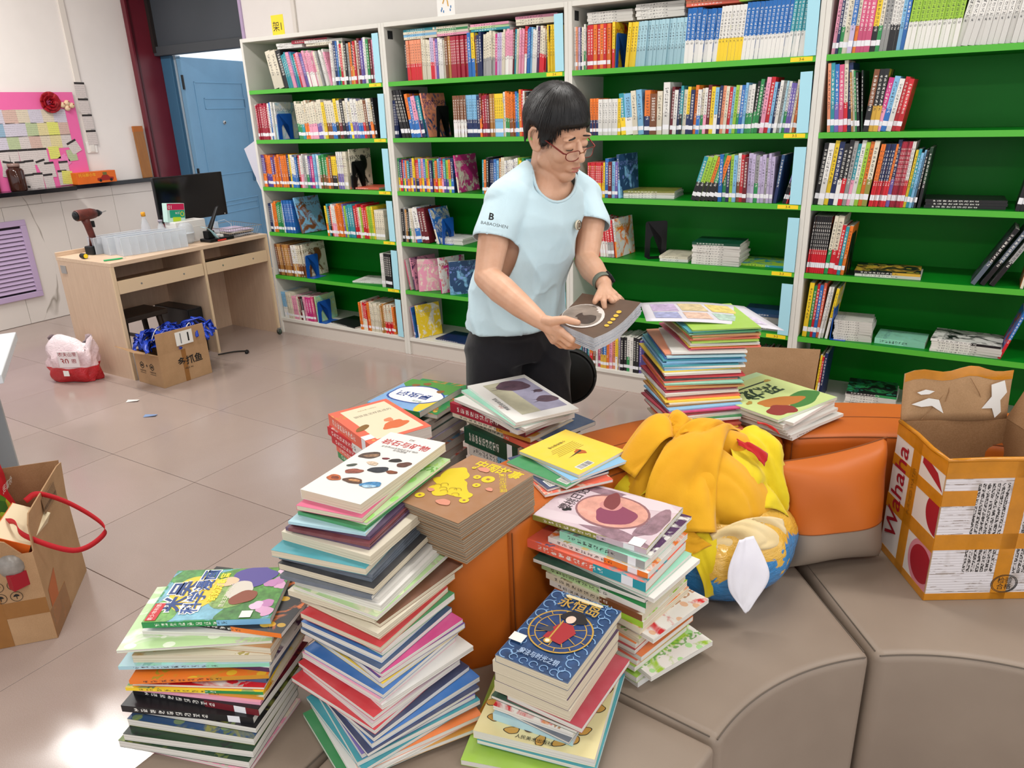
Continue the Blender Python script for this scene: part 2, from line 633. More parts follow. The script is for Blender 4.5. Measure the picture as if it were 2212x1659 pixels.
for k in range(4):
    c = thing('bookcase', CASE_LAB[k], 'bookcase', (k * CW, 0, 0), 0, 'row of four white bookcases')
    MB().box(0, PT, 0, CD, 0, HT - 0.0).build('side_panel', M_CASE, c, bevel=0.002)
    MB().box(CW - PT, CW - 0.0006, 0, CD, 0, HT).build('side_panel', M_CASE, c, bevel=0.002)
    MB().box(PT, CW - PT, 0, CD, HT - 0.024, HT).build('top_panel', M_CASE, c, bevel=0.002)
    MB().box(PT, CW - PT, CD - 0.012, CD, 0.0, HT - 0.024).build('back_panel', M_GREEN, c)
    for i in range(1, 6):
        sh = MB().box(PT, CW - PT, 0.002, CD - 0.012, -0.024, 0).build('shelf', M_GREEN, c)
        sh.location = (0, 0, HS[i])
        MB().box(PT, CW - PT, 0.0, 0.0025, -0.0245, 0.0005).build('edge_band', M_EDGE, sh)
        tag_part(sh, k, i)
    MB().box(PT, CW - PT, 0.002, CD - 0.012, HS[6] - 0.022, HS[6]).build('bottom_shelf', M_CASE, c, bevel=0.002)
    MB().box(PT, CW - PT, 0.012, 0.03, 0, HS[6] - 0.022).build('plinth', mat('plinth_paint', '#cfc6bc', 0.5), c)
    if k in (1, 2):
        MB().box(PT, PT + 0.0012, 0.03, 0.075, HT - 0.085, HT - 0.04).build('asset_sticker', mat('qr_dark', '#2a2a2c', 0.6), c)

# light blue index cards standing at the right end of the compartments
for k in range(3):
    for i in range(1, 7):
        if (k, i) in ((2, 3), (1, 6)):
            pass
        x1 = (k + 1) * CW - PT - 0.002
        h = 0.255 if i > 1 else 0.27
        top = HS[i] + h
        o = MB().box(-0.052, 0, -0.004, -0.001, 0, h).build('index_card', M_CYAN)
        o.location = (x1 + 0.002, -0.002, HS[i] + 0.0005)
        o.rotation_euler = (0, math.radians(RND.uniform(-1.2, 1.2)), math.radians(RND.uniform(-10, -2)))
        tag(o, 'light blue index card at right end of %s shelf of the %s bookcase' % (ORD[i] if i < 6 else 'bottom', CASE_WORDS[k]), 'card', 'light blue index cards on the bookcases')
sg = thing('shelf_sign', 'yellow paper sign reading 架1 above the leftmost bookcase', 'sign', (0.375, 0.004, HT))
MB().box(-0.055, 0.055, 0, 0.002, -0.012, 0.115).build('sign_paper', M_YEL, sg)
text_part('lettering', '架1', 0.062, M_BLACK, sg, frame((0, -0.0006, 0.045), (1, 0, 0), (0, 0, 1)))
sg2 = thing('shelf_sign', 'white paper sign with a child drawing above the second bookcase', 'sign', (CW + 0.475, 0.004, HT))
MB().box(-0.06, 0.06, 0, 0.002, -0.012, 0.115).build('sign_paper', M_WHITE, sg2)
b = MB()
b.tube([(-0.02, -0.001, 0.06), (0.0, -0.001, 0.10), (0.012, -0.001, 0.07), (0.016, -0.001, 0.045)], 0.003, 6)
b.build('drawing', mat('drawing_ochre', '#d8a33a', 0.7), sg2)
b = MB()
for (x, z) in [(-0.035, 0.02), (-0.03, 0.03), (0.025, 0.02), (0.03, 0.035), (-0.02, 0.015)]:
    b.box(x, x + 0.006, -0.001, 0, z, z + 0.012)
b.build('drawing', mat('drawing_blue', '#2c6ea8', 0.7), sg2)
# ------------------------------------------------------------------ books
CN = {'red': '#c8202c', 'crimson': '#a81f38', 'maroon': '#6b1a24', 'rose': '#d2557e', 'pink': '#e79bb4', 'magenta': '#c8327e', 'salmon': '#e8946f', 'coral': '#e5674f',
      'orange': '#e8792a', 'tan': '#b98446', 'brown': '#7b4a2c', 'gold': '#d0a43c', 'yellow': '#eecb2a', 'cream': '#ddd5bf', 'lime': '#9cc63c', 'olive': '#8a8a40',
      'green': '#2c8a4c', 'teal': '#2c93a0', 'sky': '#7fb7dc', 'paleblue': '#a5cbd6', 'blue': '#2b6cb5', 'royal': '#1665b0', 'navy': '#1d2b58', 'violet': '#6a5aa5',
      'purple': '#54408c', 'plum': '#4b2a54', 'lilac': '#bfb2d2', 'white': '#e2e0da', 'grey': '#9a9a98', 'slate': '#58626f', 'black': '#1c1b1e', 'bottle': '#0f4a34', 'darkgreen': '#1b3a24',
      'lightgreen': '#b5d59b', 'offwhite': '#d9d6ce', 'mauve': '#c9b3bd', 'kraft': '#9c6b3f', 'denim': '#2a4a72', 'ochre': '#c98f2c', 'mint': '#8fd0b5'}
CWORD = {'paleblue': 'pale blue', 'royal': 'royal blue', 'sky': 'sky blue', 'bottle': 'bottle green', 'darkgreen': 'dark green', 'lightgreen': 'light green', 'offwhite': 'off-white', 'denim': 'denim blue', 'navy': 'navy blue', 'kraft': 'kraft brown'}


def cw(c):
    return CWORD.get(c, c)


def book_cover_mat():
    m = bpy.data.materials.new('book_cover')
    t = NT(m)
    a1 = t.node('ShaderNodeAttribute', attribute_name='col')
    a2 = t.node('ShaderNodeAttribute', attribute_name='col2')
    uv = t.node('ShaderNodeUVMap').outputs[0]
    sep = t.node('ShaderNodeSeparateXYZ')
    t.link(uv, sep.inputs[0])
    u, v = sep.outputs[0], sep.outputs[1]
    c1, c2, lab = a1.outputs['Color'], a2.outputs['Color'], a2.outputs['Alpha']
    # printed cover art (u from 2 on)
    sh = t.node('ShaderNodeVectorMath', operation='MULTIPLY_ADD')
    t.link(c1, sh.inputs[0])
    sh.inputs[1].default_value = (37, 53, 71)
    t.link(uv, sh.inputs[2])
    n1 = t.noise(sh.outputs[0], 3.2, 4, 0.6, 1.2)
    art = t.math('MULTIPLY', t.math('SUBTRACT', n1, 0.5), 9.0, clamp=True)
    vo = t.node('ShaderNodeTexVoronoi')
    vo.inputs['Scale'].default_value = 5.5
    t.link(sh.outputs[0], vo.inputs['Vector'])
    spots = t.math('LESS_THAN', vo.outputs['Distance'], 0.24)
    ccov = t.mix(art, c1, c2)
    hs = t.node('ShaderNodeHueSaturation')
    hs.inputs['Hue'].default_value = 0.56
    hs.inputs['Value'].default_value = 1.25
    t.link(c2, hs.inputs['Color'])
    ccov = t.mix(t.math('MULTIPLY', spots, 0.6), ccov, hs.outputs[0])
    # title lines on the cover
    lines = t.math('GREATER_THAN', v, 0.74)
    lines = t.math('MULTIPLY', lines, t.math('LESS_THAN', v, 0.84))
    gl = t.noise(t.mapped(uv, (22, 26, 1)), 1.0, 0, 0.5)
    tit = t.math('MULTIPLY', lines, t.math('GREATER_THAN', gl, 0.53))
    # spine: second colour band, title glyphs, white call-number sticker
    wn = t.node('ShaderNodeTexWhiteNoise')
    t.link(sh.outputs[0], wn.inputs['Vector'])
    t.link(c1, wn.inputs['Vector'])
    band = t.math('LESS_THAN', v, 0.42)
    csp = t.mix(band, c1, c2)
    lum = t.node('ShaderNodeRGBToBW')
    t.link(csp, lum.inputs[0])
    ink = t.mix(t.math('GREATER_THAN', lum.outputs[0], 0.30), hx('#e9e6de'), hx('#23222a'))
    du = t.math('ABSOLUTE', t.math('SUBTRACT', u, 0.5))
    inb = t.math('MULTIPLY', t.math('LESS_THAN', du, 0.24), t.math('MULTIPLY', t.math('GREATER_THAN', v, 0.34), t.math('LESS_THAN', v, 0.9)))
    sh2 = t.node('ShaderNodeVectorMath', operation='MULTIPLY_ADD')
    t.link(uv, sh2.inputs[0])
    sh2.inputs[1].default_value = (5.0, 44.0, 1.0)
    t.link(c2, sh2.inputs[2])
    gn = t.noise(sh2.outputs[0], 1.35, 1, 0.5)
    cell = t.math('LESS_THAN', t.math('FRACT', t.math('MULTIPLY', v, 15.0)), 0.72)
    glyph = t.math('MULTIPLY', t.math('MULTIPLY', inb, cell), t.math('GREATER_THAN', gn, 0.5))
    csp = t.mix(t.math('MULTIPLY', glyph, 0.85), csp, ink)
    st = t.math('MULTIPLY', t.math('GREATER_THAN', v, 0.10), t.math('LESS_THAN', v, 0.19))
    st = t.math('MULTIPLY', st, t.math('GREATER_THAN', lab, 0.5))
    csp = t.mix(st, csp, hx('#e6e6ea'))
    isp = t.math('LESS_THAN', u, 1.5)
    ccov = t.mix(t.math('MULTIPLY', tit, 0.8), ccov, t.mix(0.5, hs.outputs[0], hx('#1a1a20')))
    t.link(t.mix(isp, ccov, csp), t.b.inputs['Base Color'])
    t.b.inputs['Roughness'].default_value = 0.38
    t.b.inputs['Specular IOR Level'].default_value = 0.45
    return m


def plain_cover_mat():
    m = bpy.data.materials.new('book_cover_plain')
    t = NT(m)
    a1 = t.node('ShaderNodeAttribute', attribute_name='col')
    n = t.noise(t.coord(), 30, 3, 0.5)
    c = t.mix(t.math('MULTIPLY', n, 0.10), a1.outputs['Color'], hx('#ffffff'))
    t.link(c, t.b.inputs['Base Color'])
    t.b.inputs['Roughness'].default_value = 0.34
    t.b.inputs['Specular IOR Level'].default_value = 0.45
    return m


def page_mat(name, c0, c1):
    m = bpy.data.materials.new(name)
    t = NT(m)
    v = t.mapped(t.coord(), (3, 3, 1600))
    n = t.noise(v, 1.0, 2, 0.6)
    t.link(t.ramp(n, [(0.3, hx(c0)), (0.65, hx(c1))]), t.b.inputs['Base Color'])
    t.b.inputs['Roughness'].default_value = 0.85
    t.b.inputs['Specular IOR Level'].default_value = 0.15
    return m


M_COVER = book_cover_mat()
M_PLAIN = plain_cover_mat()
M_PAGE = page_mat('page_edges', '#bdb8ae', '#e4e0d8')
M_PAGEC = page_mat('page_edges_cream', '#b5a98f', '#ddd3bd')
M_PAGEK = page_mat('page_edges_kraft', '#4a3828', '#b3a28a')
M_PAGEG = page_mat('page_edges_grey', '#8e9096', '#c8cacf')

BOXF = [(0, 2, 3, 1), (4, 5, 7, 6), (0, 1, 5, 4), (2, 6, 7, 3), (0, 4, 6, 2), (1, 3, 7, 5)]   # -z +z -y +y -x +x


def cover_geo(t, w, l, over, cv):
    """three boards; returns verts, faces, uvs per face"""
    vs, fs, us = [], [], []

    def bx(x0, x1, y0, y1, z0, z1, kind):
        o = len(vs)
        vs.extend([(x, y, z) for z in (z0, z1) for y in (y0, y1) for x in (x0, x1)])
        for k, f in enumerate(BOXF):
            fs.append([i + o for i in f])
            q = []
            for i in f:
                x, y, z = vs[o + i]
                if k == 4 and kind == 's':
                    q.append((min(max(z / t, 0), 1), y / l))
                elif k == 1 and kind == 't':
                    q.append((2 + x / w, y / l))
                elif k == 0 and kind == 'b':
                    q.append((4 + x / w, y / l))
                elif k == 4:
                    q.append((min(max(z / t, 0), 1), y / l))
                else:
                    q.append((2.02, 0.03))
            us.append(q)
    bx(0, w, 0, l, t - cv, t, 't')
    bx(0, w, 0, l, 0, cv, 'b')
    bx(0, cv, 0, l, cv, t - cv, 's')
    return vs, fs, us


def put_attrs(me, us, cols, cols2):
    uvl = me.uv_layers.new(name='UVMap')
    flat = [c for q in us for p in q for c in p]
    uvl.data.foreach_set('uv', flat)
    a = me.color_attributes.new('col', 'FLOAT_COLOR', 'CORNER')
    b = me.color_attributes.new('col2', 'FLOAT_COLOR', 'CORNER')
    a.data.foreach_set('color', cols)
    b.data.foreach_set('color', cols2)


def mk_book(name, t, w, l, col, col2=None, lab=0, M=None, hard=False, cover=None, page=None, cvt=None):
    """one book: the cover is the thing, the page block its part. local x from the spine, y up the spine, z through the book"""
    over = 0.003 if hard else 0.0004
    cv = cvt or (0.0022 if hard else 0.0006)
    cv = min(cv, t * 0.3)
    vs, fs, us = cover_geo(t, w, l, over, cv)
    me = bpy.data.meshes.new(name)
    me.from_pydata(vs, [], fs)
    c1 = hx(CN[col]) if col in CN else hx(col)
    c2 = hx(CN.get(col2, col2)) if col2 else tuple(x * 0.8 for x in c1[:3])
    c2 = tuple(c2[:3]) + (float(lab),)
    n = len(fs) * 4
    put_attrs(me, us, list(c1) * n, list(c2) * n)
    me.materials.append(cover or M_COVER)
    o = bpy.data.objects.new(name, me)
    COL.objects.link(o)
    if M is not None:
        o.matrix_world = M
    p = MB().box(cv * 0.9, w - over, over, l - over, cv * 0.9, t - cv * 0.9).build('page_block', page or M_PAGE, o)
    return o


STUFF_V, STUFF_F, STUFF_U, STUFF_C, STUFF_C2, STUFF_MI = [], [], [], [], [], []


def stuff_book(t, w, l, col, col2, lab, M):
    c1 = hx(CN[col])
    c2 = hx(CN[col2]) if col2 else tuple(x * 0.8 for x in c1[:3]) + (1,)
    c2 = tuple(c2[:3]) + (float(lab),)
    vs, fs, us = cover_geo(t, w, l, 0, min(0.0007, t * 0.3))
    o = len(STUFF_V)
    STUFF_V.extend([M @ Vector(v) for v in vs])
    STUFF_F.extend([[i + o for i in f] for f in fs])
    STUFF_U.extend(us)
    STUFF_C.extend(list(c1) * (4 * len(fs)))
    STUFF_C2.extend(list(c2) * (4 * len(fs)))
    STUFF_MI.extend([0] * len(fs))
    o = len(STUFF_V)
    b = MB().box(0.0006, w - 0.001, 0.001, l - 0.001, 0.0006, t - 0.0006)
    STUFF_V.extend([M @ v for v in b.v])
    STUFF_F.extend([[i + o for i in f] for f in b.f])
    STUFF_U.extend([[(0, 0)] * 4] * 6)
    STUFF_C.extend([0.7, 0.66, 0.6, 1] * 24)
    STUFF_C2.extend([0.7, 0.66, 0.6, 0] * 24)
    STUFF_MI.extend([1] * 6)


def parse(tokens):
    out = []
    for tk in tokens.split():
        n = 1
        if '*' in tk:
            tk, n = tk.split('*')
            n = int(n)
        a, _, b = tk.partition('/')
        out += [(a, b or None)] * n
    return out


SHELF_WORD = {1: 'top', 2: 'second', 3: 'third', 4: 'fourth', 5: 'fifth', 6: 'bottom'}
INDIV = lambda k, s: k == 3
B3 = Matrix(((0, 0, 1, 0), (1, 0, 0, 0), (0, 1, 0, 0), (0, 0, 0, 1)))   # local x->Y, y->Z, z->X
COUNT = {}


def stand(k, s, x, t, d, h, lean, col, col2, lab, y0=0.02, name='book', label=None, hard=False, rz=0.0, force=False):
    th = math.radians(lean)
    lift = max(0.0, t * math.sin(th)) + 0.0004
    M = Matrix.Translation((k * CW + x, y0, HS[s] + lift)) @ Matrix.Rotation(rz, 4, 'Z') @ Matrix.Rotation(th, 4, 'Y') @ B3
    if INDIV(k, s) or force:
        n = COUNT[(k, s)] = COUNT.get((k, s), 0) + 1
        o = mk_book(name, t, d, h, col, col2, lab, M, hard)
        if label is None:
            c = cw(col) + (' and ' + cw(col2) if col2 and col2 != col else '')
            label = '%s spined book, %s from left standing on %s shelf of %s bookcase' % (c, ordinal(n), SHELF_WORD[s], CASE_WORDS[k])
        tag(o, label, 'book', 'books standing in the bookcases')
        return o
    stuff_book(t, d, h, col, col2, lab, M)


RUNS = """
0 1 0.257 0.393 .235 -12 .17 0 cream*2 black
0 1 0.397 0.784 .215 -12 .15 0 teal*3 pink*2 violet teal*2 red pink*2 violet*2 pink/white*8 cream*2 grey*2 white*3 pink
0 1 0.784 1.141 .25 0 .17 1 white*2 navy blue white/green red cream black grey orange black/gold red cream maroon violet*2 white green maroon pink
0 2 0.026 0.205 .235 0 .17 1 white crimson*7 white blue white
0 2 0.429 1.113 .235 -4 .16 1 cream/green*2 cream/teal cream/orange*2 cream/pink*3 cream/violet*2 cream yellow cream/brown*2 cream/blue*2 yellow/black cream/maroon black cream/navy white/blue cream/yellow white/violet*2 cream/blue*2 cream/red brown white/navy cream/orange black
0 3 0.026 0.271 .215 0 .16 1 purple/orange*2 orange/purple*3 purple/orange*2 orange*2 purple orange*3
0 3 0.271 0.739 .215 0 .16 1 navy yellow white/blue*2 blue black red white/pink*2 grey white/green purple magenta sky*2 white green/brown*3 orange brown yellow/black*2
0 3 0.739 0.830 .235 0 .17 1 white/violet*4 cream*2
0 4 0.026 0.067 .2 0 .16 1 navy*3 white
0 4 0.067 0.182 .21 0 .16 1 orange*2 green*3 white
0 4 0.182 0.280 .225 -3 .18 1 blue*9
0 4 0.591 1.022 .215 -3 .17 1 yellow/orange teal black coral white/pink*2 orange*4 violet lime teal*4 red*2 cream lime red*2 orange lime*2 yellow
0 4 1.022 1.102 .19 0 .15 1 cream*4
0 5 0.026 0.217 .225 -4 .2 1 brown*2 tan*3 brown*2 tan*5 brown*3
0 5 0.217 0.302 .225 -4 .2 1 white/tan*3 cream/brown*2
0 5 1.045 1.133 .225 0 .2 1 white*2 black*4
0 6 0.026 0.147 .195 -4 .19 1 sky/white*4 cream*6
0 6 0.147 0.368 .185 -4 .17 1 pink*2 cream maroon black/white pink magenta*2 rose
0 6 0.806 1.121 .2 -2 .18 1 orange*2 cream red/cream*2 orange*2 cream*7 tan*2 cream/red*4 orange
1 1 0.149 0.273 .215 0 .16 0 black salmon/red*8
1 1 0.273 0.476 .215 0 .16 0 cream*4 lilac/red*2 pink violet white*2 cream brown tan
1 1 0.476 0.597 .215 0 .16 0 crimson*11
1 1 0.597 0.691 .22 0 .16 0 blue yellow/blue brown navy*2
1 1 0.691 0.883 .22 3 .16 0 cream/grey*6 magenta lilac*2 cream*2 pink/white*4
1 1 0.883 0.999 .225 4 .16 0 maroon teal cream*2 pink*3 red/white*2 blue*2 sky
1 1 0.999 1.101 .22 4 .16 0 white*3 plum cream/red*3 black
1 1 1.101 1.161 .225 0 .16 0 yellow*6
1 2 0.026 0.054 .215 0 .16 1 navy*4
1 2 0.075 0.155 .275 -12 .18 1 black*5
1 2 0.159 0.261 .245 -9 .17 1 orange/blue blue pink/blue teal/navy
1 2 0.475 0.564 .225 0 .16 1 brown/white*6
1 2 0.564 0.641 .225 0 .16 1 sky/navy*5
1 2 0.641 0.724 .23 0 .16 1 navy maroon/orange crimson*2 maroon
1 2 0.724 0.817 .225 0 .16 1 tan*3 yellow/sky*4
1 2 0.817 0.991 .235 0 .16 1 white orange/green*2 orange/brown*3 blue teal orange red white brown black*2
1 3 0.026 0.453 .195 0 .16 1 green/yellow navy/red red/green blue/yellow orange/purple teal/orange navy/orange purple/yellow yellow/purple red/navy*2 sky/orange pink/yellow blue/purple lime/orange orange/yellow navy/purple green/orange orange/red sky/yellow purple/orange red/pink teal/purple lime/purple orange/lime navy/blue
1 3 0.653 0.958 .2 2 .17 1 teal orange black navy*2 blue sky tan cream*2 white/blue*4 white/red*2 lime yellow green teal sky
1 4 0.026 0.141 .215 0 .16 1 black grey tan black white/green cream white red
1 4 0.141 0.240 .215 -8 .17 1 white/blue maroon maroon
1 5 0.026 0.053 .2 -10 .16 1 magenta*2
1 6 0.026 0.068 .21 -7 .17 1 pink lilac violet blue
2 1 0.026 0.092 .205 0 .16 1 white salmon lilac navy cream white/green
2 1 0.098 0.227 .205 0 .16 1 red*2 orange red orange red orange
2 1 0.307 0.359 .2 5 .16 0 yellow*3
2 1 0.359 0.607 .2 4 .17 0 paleblue*14
2 1 0.607 0.675 .235 3 .17 0 royal/white*3
2 1 0.675 0.763 .225 4 .17 0 royal/white*4
2 1 0.763 0.879 .23 4 .17 0 white/yellow*7
2 1 0.879 1.080 .235 4 .17 0 royal/white*11
2 1 1.080 1.201 .245 4 .17 0 teal/white*7
2 2 0.117 0.163 .18 0 .15 1 orange/navy*3
2 2 0.163 0.288 .175 0 .15 1 white*6 yellow
2 2 0.293 0.415 .21 -5 .16 1 teal/yellow sky/white cream sky*1
2 2 0.415 0.508 .205 0 .16 1 orange/navy brown cream*1
2 2 0.513 0.546 .24 0 .17 1 white
2 2 0.549 0.783 .215 2 .16 1 maroon white navy teal/black cream yellow/navy navy orange white/blue cream/green white/pink maroon yellow sky/white
2 2 0.783 0.945 .22 3 .16 1 navy salmon cream red sky lime cream/green blue sky white/green*2
2 2 0.945 1.036 .235 5 .16 1 black/green green black*1 pink red sky
2 2 1.036 1.223 .225 5 .16 1 navy white grey paleblue white/green violet*2 cream orange brown*2 brown navy
2 3 0.105 0.204 .18 0 .16 1 red/yellow*9 yellow
2 3 0.204 0.278 .195 0 .17 1 blue maroon sky violet
2 3 0.674 0.808 .225 16 .17 1 teal/black lime/black*2 orange/black green/black orange/black
2 3 0.812 0.948 .22 0 .17 1 royal green navy lime sky white/brown red maroon
2 3 0.948 1.070 .22 0 .17 1 lilac*2 grey/green lilac*2 grey lilac*2
2 3 1.117 1.211 .225 14 .17 1 violet/black black*2 black/red*2
2 4 0.140 0.268 .205 -6 .17 1 red/white*2 coral red/white*3 red/grey*2
2 4 1.167 1.201 .205 14 .17 1 lime/navy teal
2 6 0.026 0.191 .195 0 .16 1 sky white/pink teal/white navy*2 teal orange/red brown white rose
2 6 0.191 0.437 .2 0 .16 1 navy/gold blue/gold orange pink salmon yellow/white lilac black*2 white/green white black*2 violet
2 6 0.986 1.234 .215 2 .17 0 blue/white*2 salmon*3 teal pink red*2 navy blue red*2 orange brown maroon tan orange red blue brown orange
3 1 0.035 0.077 .25 3 .17 1 pink navy white/green
3 1 0.077 0.222 .25 3 .17 1 cream blue/lilac cream/orange rose*2 rose yellow/black cream/green
3 1 0.222 0.317 .24 3 .17 0 grey*2 white/black*3 sky blue
3 1 0.317 0.506 .245 4 .18 0 lime/white*11
3 1 0.499 0.591 .255 9 .18 0 white*4
3 1 0.566 0.750 .255 6 .18 0 white*9
3 2 0.054 0.154 .285 -5 .18 1 salmon teal blue/violet rose cream/red navy
3 2 0.154 0.188 .25 -8 .18 1 tan cream green black
3 2 0.199 0.258 .25 4 .18 1 brown/black black/gold*2
3 2 0.247 0.346 .215 8 .17 1 magenta/pink sky/blue white red*2
3 3 0.026 0.112 .284 5 .2 1 black white yellow navy
3 3 0.112 0.252 .282 5 .2 1 black/white black/red grey teal/pink white lime orange cream/olive
3 3 0.259 0.327 .265 5 .18 1 orange/red*2 navy/red*4 orange/red
3 3 0.327 0.342 .282 4 .18 1 navy/violet
3 3 0.342 0.397 .275 4 .18 1 crimson*7 white/red*2
3 3 0.397 0.447 .24 5 .18 1 yellow teal sky*2 black
3 3 0.809 0.872 .28 7 .18 1 black*4
3 4 0.026 0.105 .265 3 .19 1 black/red*9
3 4 0.105 0.146 .27 5 .19 1 cream/green cream/red
3 4 0.146 0.191 .23 5 .18 1 red teal orange
3 5 0.038 0.113 .265 3 .18 1 yellow green red blue coral
3 5 0.113 0.134 .255 6 .18 1 white*2
3 6 0.040 0.112 .215 3 .17 0 tan sky orange/blue navy orange lime yellow salmon
3 6 0.123 0.155 .25 3 .18 1 yellow red/white navy
"""
for line in RUNS.strip().split('\n'):
    a = line.split(None, 8)
    k, s = int(a[0]), int(a[1])
    x0, x1, h, lean, d, lab = float(a[2]), float(a[3]), float(a[4]), float(a[5]), float(a[6]), int(a[7])
    x0 = max(x0, PT + 0.003)
    top = abs(h * math.sin(math.radians(lean)))
    if lean < 0:
        x0 = max(x0, PT + 0.003 + top)
    x1 = min(x1, CW - PT - 0.004 - (top if lean > 0 else 0))
    bs = parse(a[8])
    cosl = math.cos(math.radians(lean))
    ws = [RND.uniform(0.75, 1.3) if b != bs[0] or len(set(bs)) > 1 else 1.0 for b in bs]
    tot = sum(ws)
    x = x0
    jit = len(set(bs)) > 2
    for i, (c1, c2) in enumerate(bs):
        full = (x1 - x0) * ws[i] / tot
        t = full * cosl - 0.0007
        hh = h * (RND.uniform(0.93, 1.03) if jit else 1.0)
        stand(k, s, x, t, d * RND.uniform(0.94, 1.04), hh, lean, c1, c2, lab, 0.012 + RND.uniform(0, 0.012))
        x += full

# books lying flat: case, shelf, x centre, y of spine, z above shelf, thickness list, width, length, rot, colours, label stem
FLAT = [
    # on top of the standing rows
    (0, 1, 0.42, 0.03, 0.24, '.016 .016', .14, .22, 4, 'white white', None),
    (0, 1, 0.60, 0.03, 0.262, '.02', .15, .3, 4, 'crimson', None),
    (0, 1, 0.72, 0.03, 0.24, '.015 .015', .15, .3, 3, 'cream offwhite', None),
    (1, 1, 0.25, 0.03, 0.222, '.013 .013 .013 .013', .17, .24, 1, 'cream sky cream teal', None),
    (1, 1, 0.47, 0.03, 0.224, '.012 .012 .012 .012', .17, .24, -1, 'pink cream green cream', None),
    (1, 1, 0.73, 0.03, 0.228, '.012 .012 .013', .17, .25, 1, 'teal lightgreen pink', None),
    (1, 1, 1.02, 0.03, 0.238, '.014 .014 .013', .17, .25, 0, 'cream cream pink', None),
    (2, 1, 0.205, 0.045, 0.212, '.013 .013 .013 .013', .17, .24, 2, 'offwhite*4', 'off-white textbook, %s in flat pile left above top shelf of third bookcase'),
    (2, 1, 0.465, 0.045, 0.212, '.013 .013 .013 .013 .013', .17, .24, 3, 'offwhite*5', 'off-white textbook, %s in middle flat pile above pale blue row, third bookcase'),
    (2, 1, 0.72, 0.05, 0.246, '.013 .013 .013 .012', .17, .25, 2, 'coral salmon coral salmon', 'orange textbook, %s in flat pile above royal blue row, third bookcase'),
    (2, 1, 0.965, 0.05, 0.248, '.012 .012 .012', .17, .25, 0, 'lime/blue*3', 'green and blue textbook, %s in flat pile on top row, third bookcase'),
    # on the shelves
    (0, 3, 0.93, 0.03, 0.0, '.012', .2, .26, 4, 'coral', None),
    (0, 5, 0.88, 0.05, 0.0, '.009', .2, .26, 8, 'white', None),
    (0, 6, 0.62, 0.02, 0.0, '.008', .21, .28, -8, 'black', None),
    (1, 4, 0.37, 0.03, 0.0, '.012 .012 .01', .19, .2, 4, 'white offwhite white', None),
    (1, 6, 0.34, 0.03, 0.0, '.008', .2, .28, -4, 'navy', None),
    (2, 3, 0.44, 0.04, 0.0, '.009 .009 .009 .009', .2, .27, 8, 'white white cream olive', 'thin white magazine, %s in flat pile on third shelf of third bookcase'),
    (2, 4, 0.595, 0.02, 0.0, '.014 .013', .2, .15, 6, 'white cream', 'white booklet, %s of two lying on fourth shelf of third bookcase'),
    (2, 4, 0.815, 0.01, 0.0, '.012 .012 .012 .012 .012 .012 .012 .012 .012', .19, .24, 2, 'offwhite*8 bottle', 'paperback, %s in white-edged pile on fourth shelf of third bookcase'),
    (2, 4, 1.03, 0.06, 0.0, '.01', .2, .24, -2, 'lime/teal', 'green comic %s by the pile on fourth shelf, third bookcase'),
    (2, 5, 1.06, 0.03, 0.0, '.017 .017 .017 .017 .015', .19, .2, 3, 'grey slate grey grey denim', 'grey volume, %s in flat pile behind picture-book tower, third bookcase'),
    (3, 3, 0.63, 0.03, 0.0, '.012 .012 .012', .19, .3, 2, 'black*3', 'black magazine, %s in flat pile on third shelf of rightmost bookcase'),
    (3, 4, 0.37, 0.02, 0.0, '.013 .012', .2, .27, 1, 'offwhite black/gold', 'art book, %s of two lying flat on fourth shelf of rightmost bookcase'),
    (3, 5, 0.26, 0.02, 0.0, '.012 .011 .012 .012 .011 .012 .012 .011', .17, .165, 3, 'offwhite*8', 'white paperback, %s in pile on fifth shelf of rightmost bookcase'),
    (3, 5, 0.46, 0.03, 0.0, '.026', .17, .21, -1, 'mint', 'pale green hardback %s lying alone on fifth shelf of rightmost bookcase'),
    (3, 5, 0.725, 0.01, 0.0, '.011 .011 .011 .011 .011', .2, .27, -3, 'offwhite*4 white/black', 'picture book, %s in pale pile on fifth shelf of rightmost bookcase'),
    (3, 6, 0.375, 0.02, 0.0, '.012 .012 .012 .012 .012 .012', .21, .22, 3, 'offwhite*5 black/green', 'magazine, %s in pile with dark green top, bottom shelf of rightmost bookcase'),
    (3, 6, 0.66, 0.02, 0.0, '.012 .012 .012', .2, .22, 10, 'offwhite*3', 'white magazine, %s in low pile on bottom shelf behind taped box'),
]
POSW = {1: ['alone'], 2: ['bottom one', 'top one']}
for (k, s, xc, y0, dz, th, w, l, rot, cols, lab) in FLAT:
    cs = parse(cols)
    ts = [float(v) for v in th.split()]
    z = HS[s] + dz + 0.0005
    for i, t in enumerate(ts):
        c1, c2 = cs[i % len(cs)]
        r = math.radians(rot + RND.uniform(-2.5, 2.5))
        M = Matrix.Translation((k * CW + xc + RND.uniform(-0.004, 0.004), y0 + 0.012, z)) @ Matrix.Rotation(r, 4, 'Z') @ Matrix.Translation((l / 2, 0, 0)) @ Matrix.Rotation(PI / 2, 4, 'Z')
        # after the quarter turn: local x -> +Y, local y -> -X
        if k >= 2:
            o = mk_book('magazine' if 'magazine' in (lab or '') else 'book', t, w, l, c1, c2, 0, M)
            n = len(ts)
            ow = 'lying' if n == 1 else ('lowest' if i == 0 else ('topmost' if i == n - 1 else ordinal(i + 1) + ' up'))
            tag(o, (lab % ow).replace('  ', ' '), 'magazine' if 'magazine' in lab else 'book', 'books lying in the bookcases')
        else:
            stuff_book(t, w, l, c1, c2, 0, M)
        z += t + 0.0004

